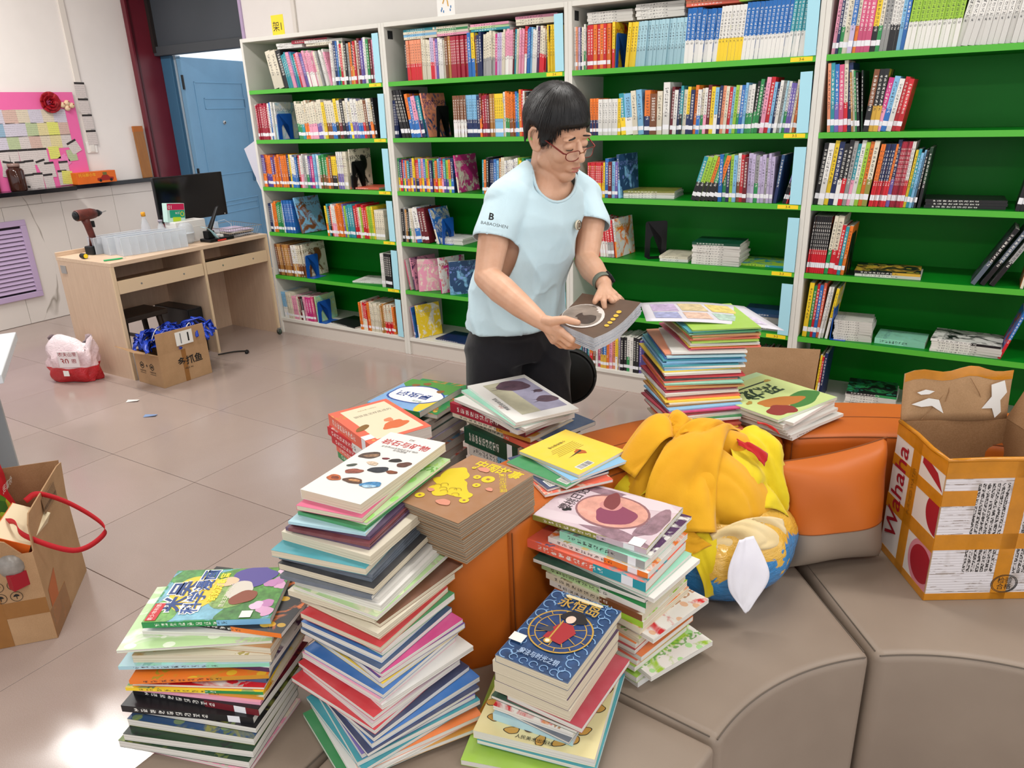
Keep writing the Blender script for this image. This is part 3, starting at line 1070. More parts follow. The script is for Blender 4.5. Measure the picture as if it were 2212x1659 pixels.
# single books showing their covers: case shelf x t d h lean rz colours label
COVERS = [
    (0, 2, 0.215, .012, .185, .235, 0, 0, 'white', 'paleblue', 'white folder propped behind the blue bookend in the leftmost bookcase'),
    (0, 4, 0.335, .016, .2, .25, -14, -0.15, 'sky', 'brown', 'pale blue picture book leaning beside thin blue volumes, leftmost bookcase'),
    (0, 5, 0.318, .012, .215, .235, -4, 0, 'cream', 'brown', 'cream picture book behind blue bookend on fifth shelf, leftmost bookcase'),
    (0, 6, 0.385, .012, .19, .19, -4, 0, 'lightgreen', 'mint', 'pale green booklet behind blue bookend on bottom shelf, leftmost bookcase'),
    (0, 3, 0.852, .008, .2, .25, 0, 0, 'cream', 'black', 'cream book with dark plant cover behind black bookend, leftmost bookcase'),
    (1, 2, 0.275, .012, .2, .25, -10, -0.1, 'salmon', 'denim', 'salmon and dark blue science book leaning by black bookend, second bookcase'),
    (1, 3, 0.475, .01, .22, .215, -6, 0, 'magenta', 'cream', 'magenta picture book leaning at end of colourful two-tone set'),
    (1, 4, 0.30, .012, .18, .22, -16, 0, 'blue', 'cream', 'blue comic leaning left on fourth shelf of second bookcase'),
    (1, 5, 0.085, .012, .2, .21, -10, -0.25, 'pink', 'plum', 'deep pink picture book leaning on fifth shelf of second bookcase'),
    (1, 5, 0.12, .03, .17, .205, -3, -0.85, 'pink', 'cream', 'light pink storybook facing out on fifth shelf of second bookcase'),
    (1, 5, 0.30, .014, .19, .225, -6, -0.4, 'white', 'magenta', 'white and magenta book leaning on fifth shelf of second bookcase'),
    (1, 5, 0.37, .016, .18, .21, 0, -0.75, 'denim', 'sky', 'dark blue comic facing out beside the person, second bookcase'),
    (1, 6, 0.088, .014, .18, .22, -7, -0.35, 'yellow', 'white', 'yellow and white storybook facing out on bottom shelf, second bookcase'),
    (2, 1, 0.236, .014, .17, .21, 0, 0, 'yellow', 'red', 'yellow and red book behind blue bookend on top shelf, third bookcase'),
    (2, 3, 0.282, .014, .2, .22, -4, -0.1, 'denim', 'sky', 'dark blue book with pale oval cover on third shelf, third bookcase'),
    (2, 3, 1.075, .014, .18, .22, 6, 0, 'denim', 'navy', 'dark blue book closing the lilac row, third shelf of third bookcase'),
    (2, 4, 0.272, .01, .2, .205, -7, -0.1, 'white', 'orange', 'white children book with cartoon cover closing the red set, third bookcase'),
    (3, 3, 0.452, .012, .2, .25, 4, 0, 'darkgreen', 'black', 'dark green book closing the row on third shelf, rightmost bookcase'),
    (3, 4, 0.70, .018, .18, .27, 27, 0, 'black', 'slate', 'black and grey volume leaning far right, first of three, rightmost bookcase'),
    (3, 4, 0.735, .018, .18, .27, 27, 0, 'slate', 'black', 'grey and black volume leaning far right, second of three, rightmost bookcase'),
    (3, 4, 0.77, .018, .18, .27, 27, 0, 'grey', 'black', 'pale grey volume leaning far right, third of three, rightmost bookcase'),
    (3, 4, 0.88, .01, .19, .25, 6, 0, 'orange', 'cream', 'orange book at the picture edge on fourth shelf, rightmost bookcase'),
    (3, 5, 0.142, .012, .18, .25, 7, 0, 'yellow', 'white', 'yellow picture book behind blue bookend on fifth shelf, rightmost bookcase'),
    (3, 2, 0.192, .006, .18, .25, -6, 0, 'black', 'darkgreen', 'thin black book leaning left on second shelf, rightmost bookcase'),
    (3, 5, 0.85, .012, .18, .22, 16, 0, 'blue', 'red', 'blue book leaning at picture edge, fifth shelf of rightmost bookcase'),
]
for (k, s, x, t, d, h, lean, rz, c1, c2, lab) in COVERS:
    stand(k, s, x, t, d, h, lean, c1, c2, 0, 0.02, 'picture_book', lab, rz=rz, force=True)

me = bpy.data.meshes.new('shelved_books')
me.from_pydata([tuple(v) for v in STUFF_V], [], STUFF_F)
put_attrs(me, STUFF_U, STUFF_C, STUFF_C2)
me.materials.append(M_COVER)
me.materials.append(M_PAGE)
me.polygons.foreach_set('material_index', STUFF_MI)
o = bpy.data.objects.new('shelved_books', me)
COL.objects.link(o)
o['kind'] = 'stuff'
tag(o, 'rows of small colourful books packed in the two bookcases nearest the door', 'books')

# ------------------------------------------------------------------ bookends
def bookend(k, s, x, y, w, h, m, lab, lean=0):
    o = thing('bookend', lab, 'bookend', (k * CW + x, y, HS[s] + 0.0005), 0, 'metal bookends')
    a = w * 0.24
    r = (w - 2 * a) / 2
    c = 0.012
    pts = [(0, 0), (0, h - c), (c * 0.3, h - c * 0.3), (c, h), (w - c, h), (w - c * 0.3, h - c * 0.3), (w, h - c), (w, 0), (w - a, 0)]
    top = h * 0.62 - r
    for q in range(0, 13):
        t = PI * q / 12
        pts.append((w / 2 + r * math.cos(t), top + r * math.sin(t)))
    pts.append((a, 0))
    # concave outline: triangulated by bmesh
    bm = bmesh.new()
    f0 = [bm.verts.new((0, p[0], p[1])) for p in pts]
    bm.faces.new(f0)
    bmesh.ops.triangulate(bm, faces=bm.faces[:])
    g = bmesh.ops.extrude_face_region(bm, geom=bm.faces[:])
    bmesh.ops.translate(bm, verts=[v for v in g['geom'] if isinstance(v, bmesh.types.BMVert)], vec=(0.0022, 0, 0))
    bmesh.ops.recalc_face_normals(bm, faces=bm.faces[:])
    me = bpy.data.meshes.new('upright_plate')
    bm.to_mesh(me)
    bm.free()
    me.materials.append(m)
    p = bpy.data.objects.new('upright_plate', me)
    COL.objects.link(p)
    p.parent = o
    p.rotation_euler = (0, math.radians(lean), 0)
    MB().box(-0.085 if lean == 0 else 0, 0.0, w * 0.28, w * 0.72, 0, 0.0015).build('base_plate', m, o) if lean == 0 else MB().box(0, 0.07, 0, w, 0, 0.0015).build('base_plate', m, o)
    return o


BE = [(0, 2, .232, .02, .13, .165, M_BLUEMETAL, 'blue metal bookend on second shelf of leftmost bookcase'),
      (0, 3, .866, .02, .12, .175, M_DKMETAL, 'black metal bookend in front of plant cover, leftmost bookcase'),
      (0, 5, .340, .01, .12, .16, M_BLUEMETAL, 'blue metal bookend on fifth shelf of leftmost bookcase'),
      (0, 6, .402, .01, .13, .155, M_BLUEMETAL, 'blue metal bookend on bottom shelf of leftmost bookcase'),
      (0, 4, .578, .08, .12, .215, mat('grey_metal', '#b9b9b9', 0.35, metal=0.4), 'pale grey bookend before the orange row in leftmost bookcase'),
      (1, 2, .345, .02, .12, .175, M_DKMETAL, 'black bookend on second shelf of second bookcase'),
      (1, 4, .335, .02, .12, .155, M_BLUEMETAL, 'blue metal bookend on fourth shelf of second bookcase'),
      (2, 1, .256, .015, .12, .16, M_BLUEMETAL, 'blue metal bookend on top shelf of third bookcase'),
      (3, 4, .20, .03, .12, .19, M_DKMETAL, 'black bookend beside orange book, fourth shelf of rightmost bookcase'),
      (3, 5, .165, .01, .13, .165, M_BLUEMETAL, 'blue metal bookend on fifth shelf of rightmost bookcase')]
for (k, s, x, y, w, h, m, lab) in BE:
    bookend(k, s, x, y, w, h, m, lab, lean=2)
be = bookend(2, 4, .405, .10, .12, .19, M_DKMETAL, 'empty black bookend standing alone on fourth shelf of third bookcase', lean=2)
be.rotation_euler = (0, 0, -0.9)
# ------------------------------------------------------------------ modular sofa
def leather(name, c0, c1):
    m = bpy.data.materials.new(name)
    t = NT(m)
    co = t.coord()
    n = t.noise(co, 3.5, 3, 0.5)
    t.link(t.ramp(n, [(0.3, hx(c0)), (0.7, hx(c1))]), t.b.inputs['Base Color'])
    t.b.inputs['Roughness'].default_value = 0.47
    t.b.inputs['Specular IOR Level'].default_value = 0.4
    g = t.noise(co, 420, 2, 0.6)
    w = t.noise(co, 6, 2, 0.5)
    t.bump(t.math('ADD', t.math('MULTIPLY', g, 0.25), w), 0.10, 0.004)
    return m


M_TAUPE = leather('taupe_leather', '#857668', '#918273')
M_ORANGE = leather('orange_leather', '#b65a14', '#c3671c')
M_SEAMT = mat('taupe_seam', '#5d5349', 0.7)
M_SEAMO = mat('orange_seam', '#7c4216', 0.7)
SEAT_Z, BACK_Z = 0.42, 0.72
CX, CY = 4.679, -2.662


def arc(cx, cy, r, a0, a1, n):
    return [(cx + r * math.cos(math.radians(lerp(a0, a1, i / n))), cy + r * math.sin(math.radians(lerp(a0, a1, i / n)))) for i in range(n + 1)]


def sector_poly(cx, cy, r0, r1, a0, a1, n=20):
    if r0 < 1e-4:
        return [(cx, cy)] + arc(cx, cy, r1, a0, a1, n)
    return arc(cx, cy, r0, a0, a1, n) + arc(cx, cy, r1, a1, a0, n)


def loc_poly(p, o):
    return [(x - o[0], y - o[1]) for x, y in p]


def soft_block(name, poly, z0, z1, m, parent, bev):
    o = MB().prism(poly, z0, z1).build(name, m, parent, smooth=True, bevel=bev, seg=4)
    return o


def seam(parent, pts, m, r=0.0016):
    MB().tube(pts, r, 6).build('seam', m, parent)


def sofa_concave(a0, a1, lab):
    mid = math.radians((a0 + a1) / 2)
    org = (CX + 0.9 * math.cos(mid), CY + 0.9 * math.sin(mid))
    t = thing('sofa_module', lab, 'sofa', (org[0], org[1], 0), 0, 'modules of the curved reading sofa')
    g = 0.45
    soft_block('seat', loc_poly(sector_poly(CX, CY, 0.555, 1.018, a0 - g, a1 + g), org), 0.03, SEAT_Z, M_TAUPE, t, 0.022)
    soft_block('backrest', loc_poly(sector_poly(CX, CY, 1.02, 1.262, a0 - g * 0.6, a1 + g * 0.6), org), 0.03, BACK_Z, M_ORANGE, t, 0.028)
    s0, s1 = a0 - 1.6, a1 + 1.6
    seam(t, [(x - org[0], y - org[1], SEAT_Z - 0.006) for x, y in arc(CX, CY, 0.561, s0, s1, 24)], M_SEAMT)
    for a in (a0 - g - 0.8, a1 + g + 0.8):
        p = [(CX + r * math.cos(math.radians(a)) - org[0], CY + r * math.sin(math.radians(a)) - org[1], SEAT_Z - 0.004) for r in (0.575, 0.8, 1.0)]
        seam(t, p, M_SEAMT)
    seam(t, [(x - org[0], y - org[1], BACK_Z - 0.010) for x, y in arc(CX, CY, 1.026, s0, s1, 24)], M_SEAMO)
    seam(t, [(x - org[0], y - org[1], BACK_Z + 0.0004) for x, y in arc(CX, CY, 1.135, s0, s1, 24)], M_SEAMO, 0.0012)
    for a in (a0 - g - 0.2, a1 + g + 0.2):
        p = [(CX + 1.024 * math.cos(math.radians(a)) - org[0], CY + 1.024 * math.sin(math.radians(a)) - org[1], z) for z in (SEAT_Z, BACK_Z - 0.02)]
        seam(t, p, M_SEAMO, 0.0013)
    return t


sofa_concave(174.9, 127.5, 'curved sofa module with taupe seat and orange back under the yellow bag')
sofa_concave(127.5, 80.0, 'curved sofa module with taupe seat and orange back under the taped box')
AX0, AY0 = 3.512, -2.558
ta = thing('sofa_module', 'rounded corner sofa module with orange back behind the tall foreground stack', 'sofa', (AX0, AY0, 0), 0, 'modules of the curved reading sofa')
soft_block('seat', sector_poly(0, 0, 0.152, 0.616, -90 + 0.6, -5.1 - 0.6), 0.03, SEAT_Z, M_TAUPE, ta, 0.022)
soft_block('backrest', sector_poly(0, 0, 0, 0.15, -90 + 0.4, -5.1 - 0.4), 0.03, BACK_Z, M_ORANGE, ta, 0.02)
seam(ta, [(x, y, SEAT_Z - 0.006) for x, y in arc(0, 0, 0.609, -88, -7, 24)], M_SEAMT)
seam(ta, [(x, y, BACK_Z - 0.008) for x, y in arc(0, 0, 0.1465, -86, -9, 24)], M_SEAMO)
for a in (-88.2, -7.2):
    seam(ta, [(r * math.cos(math.radians(a)), r * math.sin(math.radians(a)), SEAT_Z - 0.003) for r in (0.2, 0.4, 0.6)], M_SEAMT)
tz = thing('sofa_module', 'straight taupe sofa seat under the lower left book stack', 'sofa', (3.33, -3.05, 0), 0, 'modules of the curved reading sofa')
soft_block('seat', [(-0.115, -0.24), (0.176, -0.24), (0.176, 0.235), (-0.115, 0.235)], 0.03, SEAT_Z, M_TAUPE, tz, 0.022)
seam(tz, [(0.170, -0.24, SEAT_Z - 0.004), (0.170, 0.22, SEAT_Z - 0.004)], M_SEAMT)
# round ottoman carrying the three piles behind the backrest
ot = thing('ottoman', 'low round taupe ottoman hidden under the piles behind the sofa back', 'ottoman', (3.17, -2.23, 0))
MB().lathe([(0.0, 0.03), (0.235, 0.03), (0.247, 0.05), (0.25, 0.38), (0.24, 0.41), (0.22, 0.42), (0.0, 0.42)], 40).build('cushion', M_TAUPE, ot, smooth=True)
for k in range(4):
    MB().lathe([(0.018, 0.0), (0.018, 0.032)], 12, 0, Matrix.Translation((0.17 * math.cos(k * PI / 2), 0.17 * math.sin(k * PI / 2), 0))).build('foot', M_BLACK, ot)

# ------------------------------------------------------------------ book piles on the sofa
def pile_book(N, ang, eL, eR, t, z, spine, col, col2=None, hard=False, name='book', cover=None, page=None, tilt=None, lab=0):
    """N near corner; edge N->R at angle ang, edge N->L at ang+90. spine on face a (L-N), b (N-R), c, d"""
    a = math.radians(ang)
    R = Vector((math.cos(a), math.sin(a), 0))
    L = Vector((-math.sin(a), math.cos(a), 0))
    N = Vector((N[0], N[1], z))
    if spine == 'a':
        o, x, y, w, l = N, R, L, eR, eL
    elif spine == 'c':
        o, x, y, w, l = N + R * eR + L * eL, -R, -L, eR, eL
    elif spine == 'b':
        o, x, y, w, l = N + R * eR, L, -R, eL, eR
    else:
        o, x, y, w, l = N + L * eL, -L, R, eL, eR
    M = frame(o, x, y)
    b = mk_book(name, t, w, l, col, col2, lab, M, hard, cover, page)
    b['dims'] = [w, l, t]
    if tilt:
        b.matrix_world = Matrix.Translation((0, 0, tilt[2])) @ M @ Matrix.Rotation(tilt[0], 4, 'X') @ Matrix.Rotation(tilt[1], 4, 'Y')
    return b


def interp(keys, z):
    if z <= keys[0][0]:
        return keys[0][1:]
    for a, b in zip(keys, keys[1:]):
        if z <= b[0]:
            f = (z - a[0]) / (b[0] - a[0])
            return [lerp(p, q, f) for p, q in zip(a[1:], b[1:])]
    return keys[-1][1:]


def pile(keys, z0, rows, stem, group, jit=2.5, js=0.03, target=None, jp=0.003):
    """rows: (thickness mm, spine, colour, colour2, flags[, overrides])"""
    tot = sum(r[0] for r in rows) / 1000.0
    f = ((target - z0) / tot) if target else 1.0
    z = z0 + 0.0005
    out = []
    for i, r in enumerate(rows):
        t = r[0] / 1000.0 * f
        x, y, ang, eL, eR = interp(keys, z)
        ov = r[5] if len(r) > 5 else {}
        ang += ov.get('da', RND.uniform(-jit, jit))
        sc = ov.get('s', RND.uniform(1 - js, 1))
        eL2, eR2 = ov.get('eL', eL * sc), ov.get('eR', eR * sc)
        x += ov.get('dx', RND.uniform(-jp, jp))
        y += ov.get('dy', RND.uniform(-jp, jp))
        fl = r[4] if len(r) > 4 else ''
        pg = M_PAGEC if 'c' in fl else (M_PAGEG if 'g' in fl else (M_PAGEK if 'k' in fl else M_PAGE))
        o = pile_book((x, y), ang, eL2, eR2, t, z, r[1], r[2], r[3], 'h' in fl, ov.get('name', 'book'), M_PLAIN if 'p' in fl else None, pg, lab=1 if 's' in fl else 0)
        c = cw(r[2]) + (' and ' + cw(r[3]) if r[3] and r[3] != r[2] and 'p' not in fl else '')
        pos = ordinal(i + 1) + ' from bottom' if i < len(rows) - 1 else 'topmost'
        tag(o, ov.get('label', '%s book, %s of the %s' % (c, pos, stem)), 'book', group)
        out.append(o)
        z += t + 0.0003
    return out


# tall stack in the foreground
TALL_K = [(0.42, 3.600, -3.030, 60, 0.225, 0.27), (0.46, 3.625, -3.015, 68, 0.235, 0.26), (0.50, 3.632, -2.998, 78, 0.25, 0.245), (0.56, 3.628, -2.955, 81, 0.225, 0.215),
          (0.63, 3.622, -2.930, 85, 0.213, 0.21), (0.70, 3.602, -2.915, 92, 0.212, 0.235), (0.735, 3.592, -2.905, 96, 0.213, 0.29), (0.80, 3.572, -2.885, 100, 0.205, 0.295), (0.83, 3.545, -2.862, 97, 0.165, 0.285), (0.86, 3.524, -2.845, 94, 0.137, 0.285)]
TALL = [(6, 'd', 'darkgreen', 'olive', 'p'), (11, 'd', 'green', None, 'p'), (11, 'c', 'ochre', None, 'p'), (9, 'd', 'white', None, 'p'), (12, 'c', 'orange', None, 'p'), (9, 'd', 'teal', None, 'p'),
        (13, 'd', 'teal', None, 'p'), (12, 'c', 'violet', None, 'p'), (9, 'd', 'navy', None, 'p'), (14, 'd', 'royal', 'red', 'p'), (12, 'c', 'navy', None, 'p'), (12, 'c', 'red', 'bottle', 'p'), (14, 'd', 'mauve', None, 'p'),
        (10, 'c', 'red', None, 'p'), (12, 'd', 'white', None, 'p'), (15, 'c', 'pink', None, 'p'), (11, 'c', 'royal', None, 'p'), (12, 'd', 'yellow', None, 'p'), (14, 'c', 'purple', None, 'p'), (10, 'd', 'magenta', None, 'p'),
        (12, 'c', 'denim', None, 'p'), (16, 'c', 'royal', None, 'p'), (18, 'c', 'green', None, 'p'), (14, 'd', 'red', None, 'pc'), (16, 'd', 'salmon', None, 'pc'), (12, 'd', 'cream', None, 'pc'), (9, 'd', 'brown', None, 'pc'),
        (14, 'd', 'cream', None, 'pc'), (10, 'd', 'lightgreen', 'cream', ''), (16, 'd', 'white', None, 'p'), (12, 'c', 'offwhite', None, 'p'), (10, 'a', 'slate', None, 'p'), (17, 'd', 'black', None, 'pc'),
        (9, 'a', 'slate', None, 'ph'), (9, 'a', 'slate', None, 'ph'), (17, 'c', 'teal', None, 'pc'), (22, 'd', 'cream', None, 'pc'), (8, 'a', 'plum', None, 'ph'), (8, 'a', 'maroon', None, 'ph'), (9, 'a', 'plum', None, 'ph'),
        (7, 'a', 'paleblue', None, 'p'), (8, 'a', 'green', None, 'ph'), (7, 'd', 'lightgreen', 'lime', ''), (12, 'd', 'rose', None, 'pc'),
        (24, 'd', 'white', None, 'pc', {'label': 'white rock and mineral guidebook on top of the tall foreground stack', 'da': 0, 'dx': 0, 'dy': 0, 's': 1, 'name': 'guidebook'})]
TB = pile(TALL_K, SEAT_Z, TALL, 'tall foreground stack', 'books in the tall foreground stack', 6.5, 0.09, 0.862, jp=0.008)
DKB = TB[-1]

# lower left stack
LEFT_K = [(0.42, 3.425, -3.093, 108, 0.272, 0.185), (0.52, 3.405, -3.03, 112, 0.272, 0.19), (0.56, 3.395, -3.0, 118, 0.255, 0.185), (0.60, 3.40, -2.985, 116, 0.275, 0.19), (0.64, 3.370, -2.957, 123, 0.238, 0.166)]
LEFT = [(6, 'c', 'pink', 'cream', ''), (14, 'c', 'darkgreen', 'olive', ''), (14, 'c', 'darkgreen', 'black', ''), (14, 'c', 'denim', 'olive', ''), (11, 'c', 'black', 'olive', ''),
        (13, 'a', 'black', 'black', 's', {'dx': -0.01}), (13, 'a', 'black', 'maroon', 's'), (6, 'a', 'pink', None, 'ph'), (6, 'a', 'cream', 'ochre', 'h'), (6, 'a', 'yellow', 'green', 'h'), (5, 'c', 'red', 'white', ''), (7, 'a', 'denim', None, 'ph'),
        (8, 'a', 'orange', 'ochre', '', {'da': 6}), (9, 'a', 'white', 'plum', '', {'da': -7}), (7, 'a', 'paleblue', 'mint', '', {'s': 1.08, 'da': 4}), (14, 'c', 'cream', 'ochre', 'c', {'da': 3}), (12, 'c', 'tan', None, 'pc', {'da': -4}),
        (5, 'c', 'lightgreen', 'white', '', {'s': 1.07, 'da': 7}), (7, 'c', 'white', None, 'p', {'da': -2}),
        (9, 'a', 'black', 'orange', '', {'da': -12, 'dx': 0.03, 'label': 'black-spined comic lying just below the garden comic'}),
        (11, 'a', 'green', 'sky', '', {'da': 0, 'dx': 0, 'dy': 0, 's': 1, 'label': 'green and blue garden comic on top of the lower left stack', 'name': 'comic_book'})]
LB = pile(LEFT_K, SEAT_Z, LEFT, 'lower left stack', 'books in the lower left stack', 4, 0.04, 0.642)
MIWU = LB[-1]

# stack topped by the blue novel
BLUE_K = [(0.42, 3.962, -2.808, 103, 0.22, 0.25), (0.464, 3.968, -2.794, 103, 0.228, 0.25), (0.466, 3.920, -2.792, 95, 0.157, 0.2), (0.50, 3.925, -2.79, 93, 0.16, 0.2), (0.52, 3.91, -2.787, 90, 0.156, 0.215), (0.605, 3.914, -2.796, 90, 0.146, 0.226)]
BLUE = [(12, 'd', 'lime', None, 'p', {'da': 4, 'dx': -0.01, 'dy': -0.015}), (10, 'd', 'ochre', 'yellow', '', {'da': -9, 'dx': -0.03}), (9, 'c', 'teal', None, 'p', {'dx': 0.006}), (18, 'd', '#e3d79c', None, 'p', {'da': 0, 's': 1, 'dx': 0, 'dy': 0, 'name': 'comic_book', 'label': 'cream comic with drawn pebbles low in the blue novel stack'}),
        (16, 'a', 'paleblue', None, 'pg', {'da': 2, 'dx': 0, 'dy': 0}), (5, 'c', 'slate', None, 'p', {'da': -6, 'dx': -0.003, 'dy': -0.014}), (9, 'c', 'white', 'red', ''), (7, 'd', 'bottle', None, 'p', {'da': -2, 'eL': 0.176, 'dy': 0.0}), (11, 'd', 'crimson', None, 'p', {'dx': 0.018, 'da': -3}),
        (24, 'd', 'cream', None, 'pc'), (24, 'd', 'plum', None, 'pc'), (26, 'd', 'cream', None, 'pc', {'dx': -0.004}),
        (16, 'd', 'denim', None, 'pc', {'da': 0, 'dx': 0, 'dy': 0, 's': 1, 'label': 'dark blue fantasy novel with gold ring lying on top of its stack', 'name': 'novel'})]
BB = pile(BLUE_K, SEAT_Z, BLUE, 'stack under the dark blue novel', 'books in the blue novel stack', 2, 0.03, 0.603)
BLUEB, PEBB = BB[-1], BB[3]

# stack topped by the pink-framed comic
CH_K = [(0.42, 3.945, -2.555, 72, 0.185, 0.185), (0.50, 3.935, -2.55, 78, 0.2, 0.185), (0.56, 3.945, -2.545, 80, 0.24, 0.185), (0.60, 3.948, -2.535, 83, 0.262, 0.182), (0.64, 3.955, -2.545, 83, 0.285, 0.178), (0.70, 3.935, -2.505, 88, 0.262, 0.19)]
CHER = [(12, 'b', 'white', 'red', 'p'), (13, 'c', 'lime', None, 'p'), (11, 'c', 'white', 'lime', '', {'dx': 0.03, 'da': -8}), (12, 'c', 'lime', None, 'p'), (12, 'c', 'coral', None, 'p'), (12, 'c', 'orange', None, 'p', {'dx': 0.012}), (11, 'c', 'crimson', None, 'p'),
        (12, 'c', 'orange', None, 'p'), (12, 'c', 'cream', 'lime', 'c', {'da': -5}), (10, 'c', 'white', 'red', '', {'dx': 0.03, 'da': -6}), (14, 'a', 'orange', 'cream', 'c'), (14, 'a', 'white', 'lime', 'c'), (14, 'a', 'cream', 'brown', 'c'), (13, 'a', 'lightgreen', 'white', 'c'),
        (13, 'a', 'white', 'green', 'c'), (9, 'c', 'bottle', None, 'p', {'da': 3}), (9, 'c', 'white', None, 'p', {'da': -4, 'dx': 0.015}), (8, 'c', 'mint', None, 'p'),
        (19, 'a', 'coral', 'teal', 's', {'da': 1, 's': 1, 'label': 'thick orange and teal activity book under the white-spined book'}), (12, 'a', 'white', 'orange', 's', {'eL': 0.235, 'dx': 0.002, 'label': 'white-spined paperback with orange cover near top of the comic stack'}), (17, 'a', 'mint', 'grey', 's', {'eL': 0.2, 'dx': -0.004, 'label': 'pale green paperback just below the pink-framed comics'}),
        (6, 'a', 'plum', 'white', 's', {'dx': 0.008, 'dy': 0.003, 'da': -4}), (11, 'a', 'olive', 'mauve', 's', {'da': 0, 'dx': 0, 'dy': 0, 's': 1, 'label': 'pink and white framed comic on top of its stack', 'name': 'comic_book'})]
CB = pile(CH_K, SEAT_Z, CHER, 'stack under the pink-framed comic', 'books in the pink-framed comic stack', 2.5, 0.04, 0.708)
CHERRY, TEALB = CB[-1], CB[-5]

# picture-book tower on the orange backrest
BIG_K = [(0.72, 3.800, -2.000, 38, 0.20, 0.185), (0.78, 3.785, -1.99, 42, 0.19, 0.2), (0.80, 3.765, -1.955, 38, 0.22, 0.205), (0.86, 3.738, -1.915, 33, 0.26, 0.213), (0.905, 3.735, -1.89, 31, 0.25, 0.213), (0.912, 3.784, -1.85, 35, 0.275, 0.19), (0.975, 3.79, -1.86, 37, 0.265, 0.187)]
bigc = 'cream coral coral yellow coral coral red/white white/navy white green white crimson/yellow maroon magenta sky tan cream yellow coral white white crimson rose tan orange mint coral black red crimson white yellow sky white teal sky sky teal blue paleblue salmon white rose coral yellow white cream lime coral salmon lime tan mint green teal lime'
rows = []
for i, (c1, c2) in enumerate(parse(bigc)):
    rows.append(((6.5 if c1 == 'white' else 4.6), 'b' if i % 5 else 'd', c1, c2, 'p' + ('h' if c1 != 'white' or i % 2 else ''), {'dx': RND.uniform(-.006, .006), 'dy': RND.uniform(-.006, .006)}))
BG = pile(BIG_K, BACK_Z + 0.0015, rows, 'picture-book tower', 'books in the picture-book tower', 3.5, 0.06, 0.955)

# dinosaur stack on the backrest
DI_K = [(0.72, 4.072, -1.880, 70, 0.235, 0.225), (0.79, 4.035, -1.925, 66, 0.262, 0.25)]
DINO = [(8, 'b', 'white', 'sky', ''), (7, 'c', 'white', None, 'p'), (8, 'b', 'offwhite', None, 'p'), (7, 'c', 'white', 'grey', 'p'), (8, 'd', 'white', None, 'p'), (7, 'c', 'white', 'sky', 'p'), (7, 'b', 'white', None, 'p', {'da': 8, 'dx': 0.03, 'dy': 0.01}),
        (6, 'c', 'lightgreen', 'white', 'p', {'da': 0, 's': 1, 'dx': 0, 'dy': 0, 'label': 'pale green dinosaur magazine on top of the pile on the orange backrest', 'name': 'magazine'})]
DB = pile(DI_K, BACK_Z + 0.0015, DINO, 'pile under the dinosaur magazine', 'books in the dinosaur pile', 3, 0.03, 0.785)
DINOB = DB[-1]

# kraft brown set on the corner backrest
BR_K = [(0.72, 3.662, -2.722, 86, 0.165, 0.232), (0.83, 3.672, -2.758, 84, 0.165, 0.232)]
BRN = [(10, 'd', 'kraft', 'kraft', 'k') for _ in range(9)] + [(10, 'd', 'kraft', None, 'pk', {'label': 'topmost kraft brown storybook with yellow dragon print', 'da': 0, 's': 1, 'dx': 0, 'dy': 0, 'name': 'storybook'})]
BRB = pile(BR_K, BACK_Z + 0.0015, BRN, 'kraft brown set on the corner backrest', 'kraft brown storybook set', 0.8, 0.01, 0.826, jp=0.002)
BROWN = BRB[-1]

# workbooks lying on the backrest between the kraft set and the yellow bag
WK_K = [(0.72, 3.660, -2.43, 50, 0.20, 0.17), (0.735, 3.70, -2.40, 66, 0.19, 0.17), (0.76, 3.722, -2.315, 86, 0.185, 0.17)]
WORK = [(7, 'c', 'coral', 'cream', ''), (6, 'c', 'navy', 'navy', 'p', {'label': 'navy blue workbook lying beneath the green workbook on the backrest', 'dx': -0.02}), (6, 'c', 'green', None, 'p', {'label': 'green workbook lying between navy and yellow workbooks on the backrest', 'da': 10}), (6, 'c', 'sky', None, 'p', {'da': -6}),
        (8, 'c', 'yellow', None, 'p', {'label': 'yellow workbook lying face down on the backrest beside yellow cloth', 'da': 0, 's': 1, 'dx': 0, 'dy': 0, 'name': 'workbook'})]
WB = pile(WK_K, BACK_Z + 0.0015, WORK, 'workbook pile on the sofa back', 'workbooks on the backrest', 3, 0.03)
YELB, NAVYB, GRNB = WB[-1], WB[1], WB[2]

# three piles on the ottoman
OR_K = [(0.42, 3.19, -2.43, 64, 0.25, 0.17), (0.55, 3.185, -2.435, 66, 0.25, 0.175), (0.75, 3.178, -2.455, 68, 0.26, 0.178)]
ORA = [(18, 'a', 'white', 'red', 's'), (16, 'a', 'white', None, 'p'), (14, 'a', 'paleblue', 'white', ''), (16, 'a', 'yellow', 'navy', ''), (16, 'a', 'navy', 'yellow', 's'), (14, 'a', 'green', 'lime', ''), (22, 'a', 'pink', 'black', ''), (20, 'a', 'tan', 'salmon', ''), (22, 'a', 'ochre', 'denim', 's'),
       (18, 'a', 'green', 'white', 's'), (20, 'a', 'coral', 'white', 's'), (18, 'a', 'red', 'white', 's'), (20, 'a', 'red', 'white', 's'), (26, 'a', 'coral', 'coral', 's', {'label': 'orange-framed classic novel on top of its pile behind the sofa', 'da': 0, 's': 1, 'dx': 0, 'dy': 0, 'name': 'novel'})]
OB = pile(OR_K, SEAT_Z, ORA, 'orange-framed novel pile', 'books under the orange-framed novel', 3, 0.03, 0.752, jp=0.006)
ORAB = OB[-1]
GR_K = [(0.42, 3.10, -2.13, 92, 0.19, 0.21), (0.71, 3.095, -2.152, 92, 0.195, 0.225)]
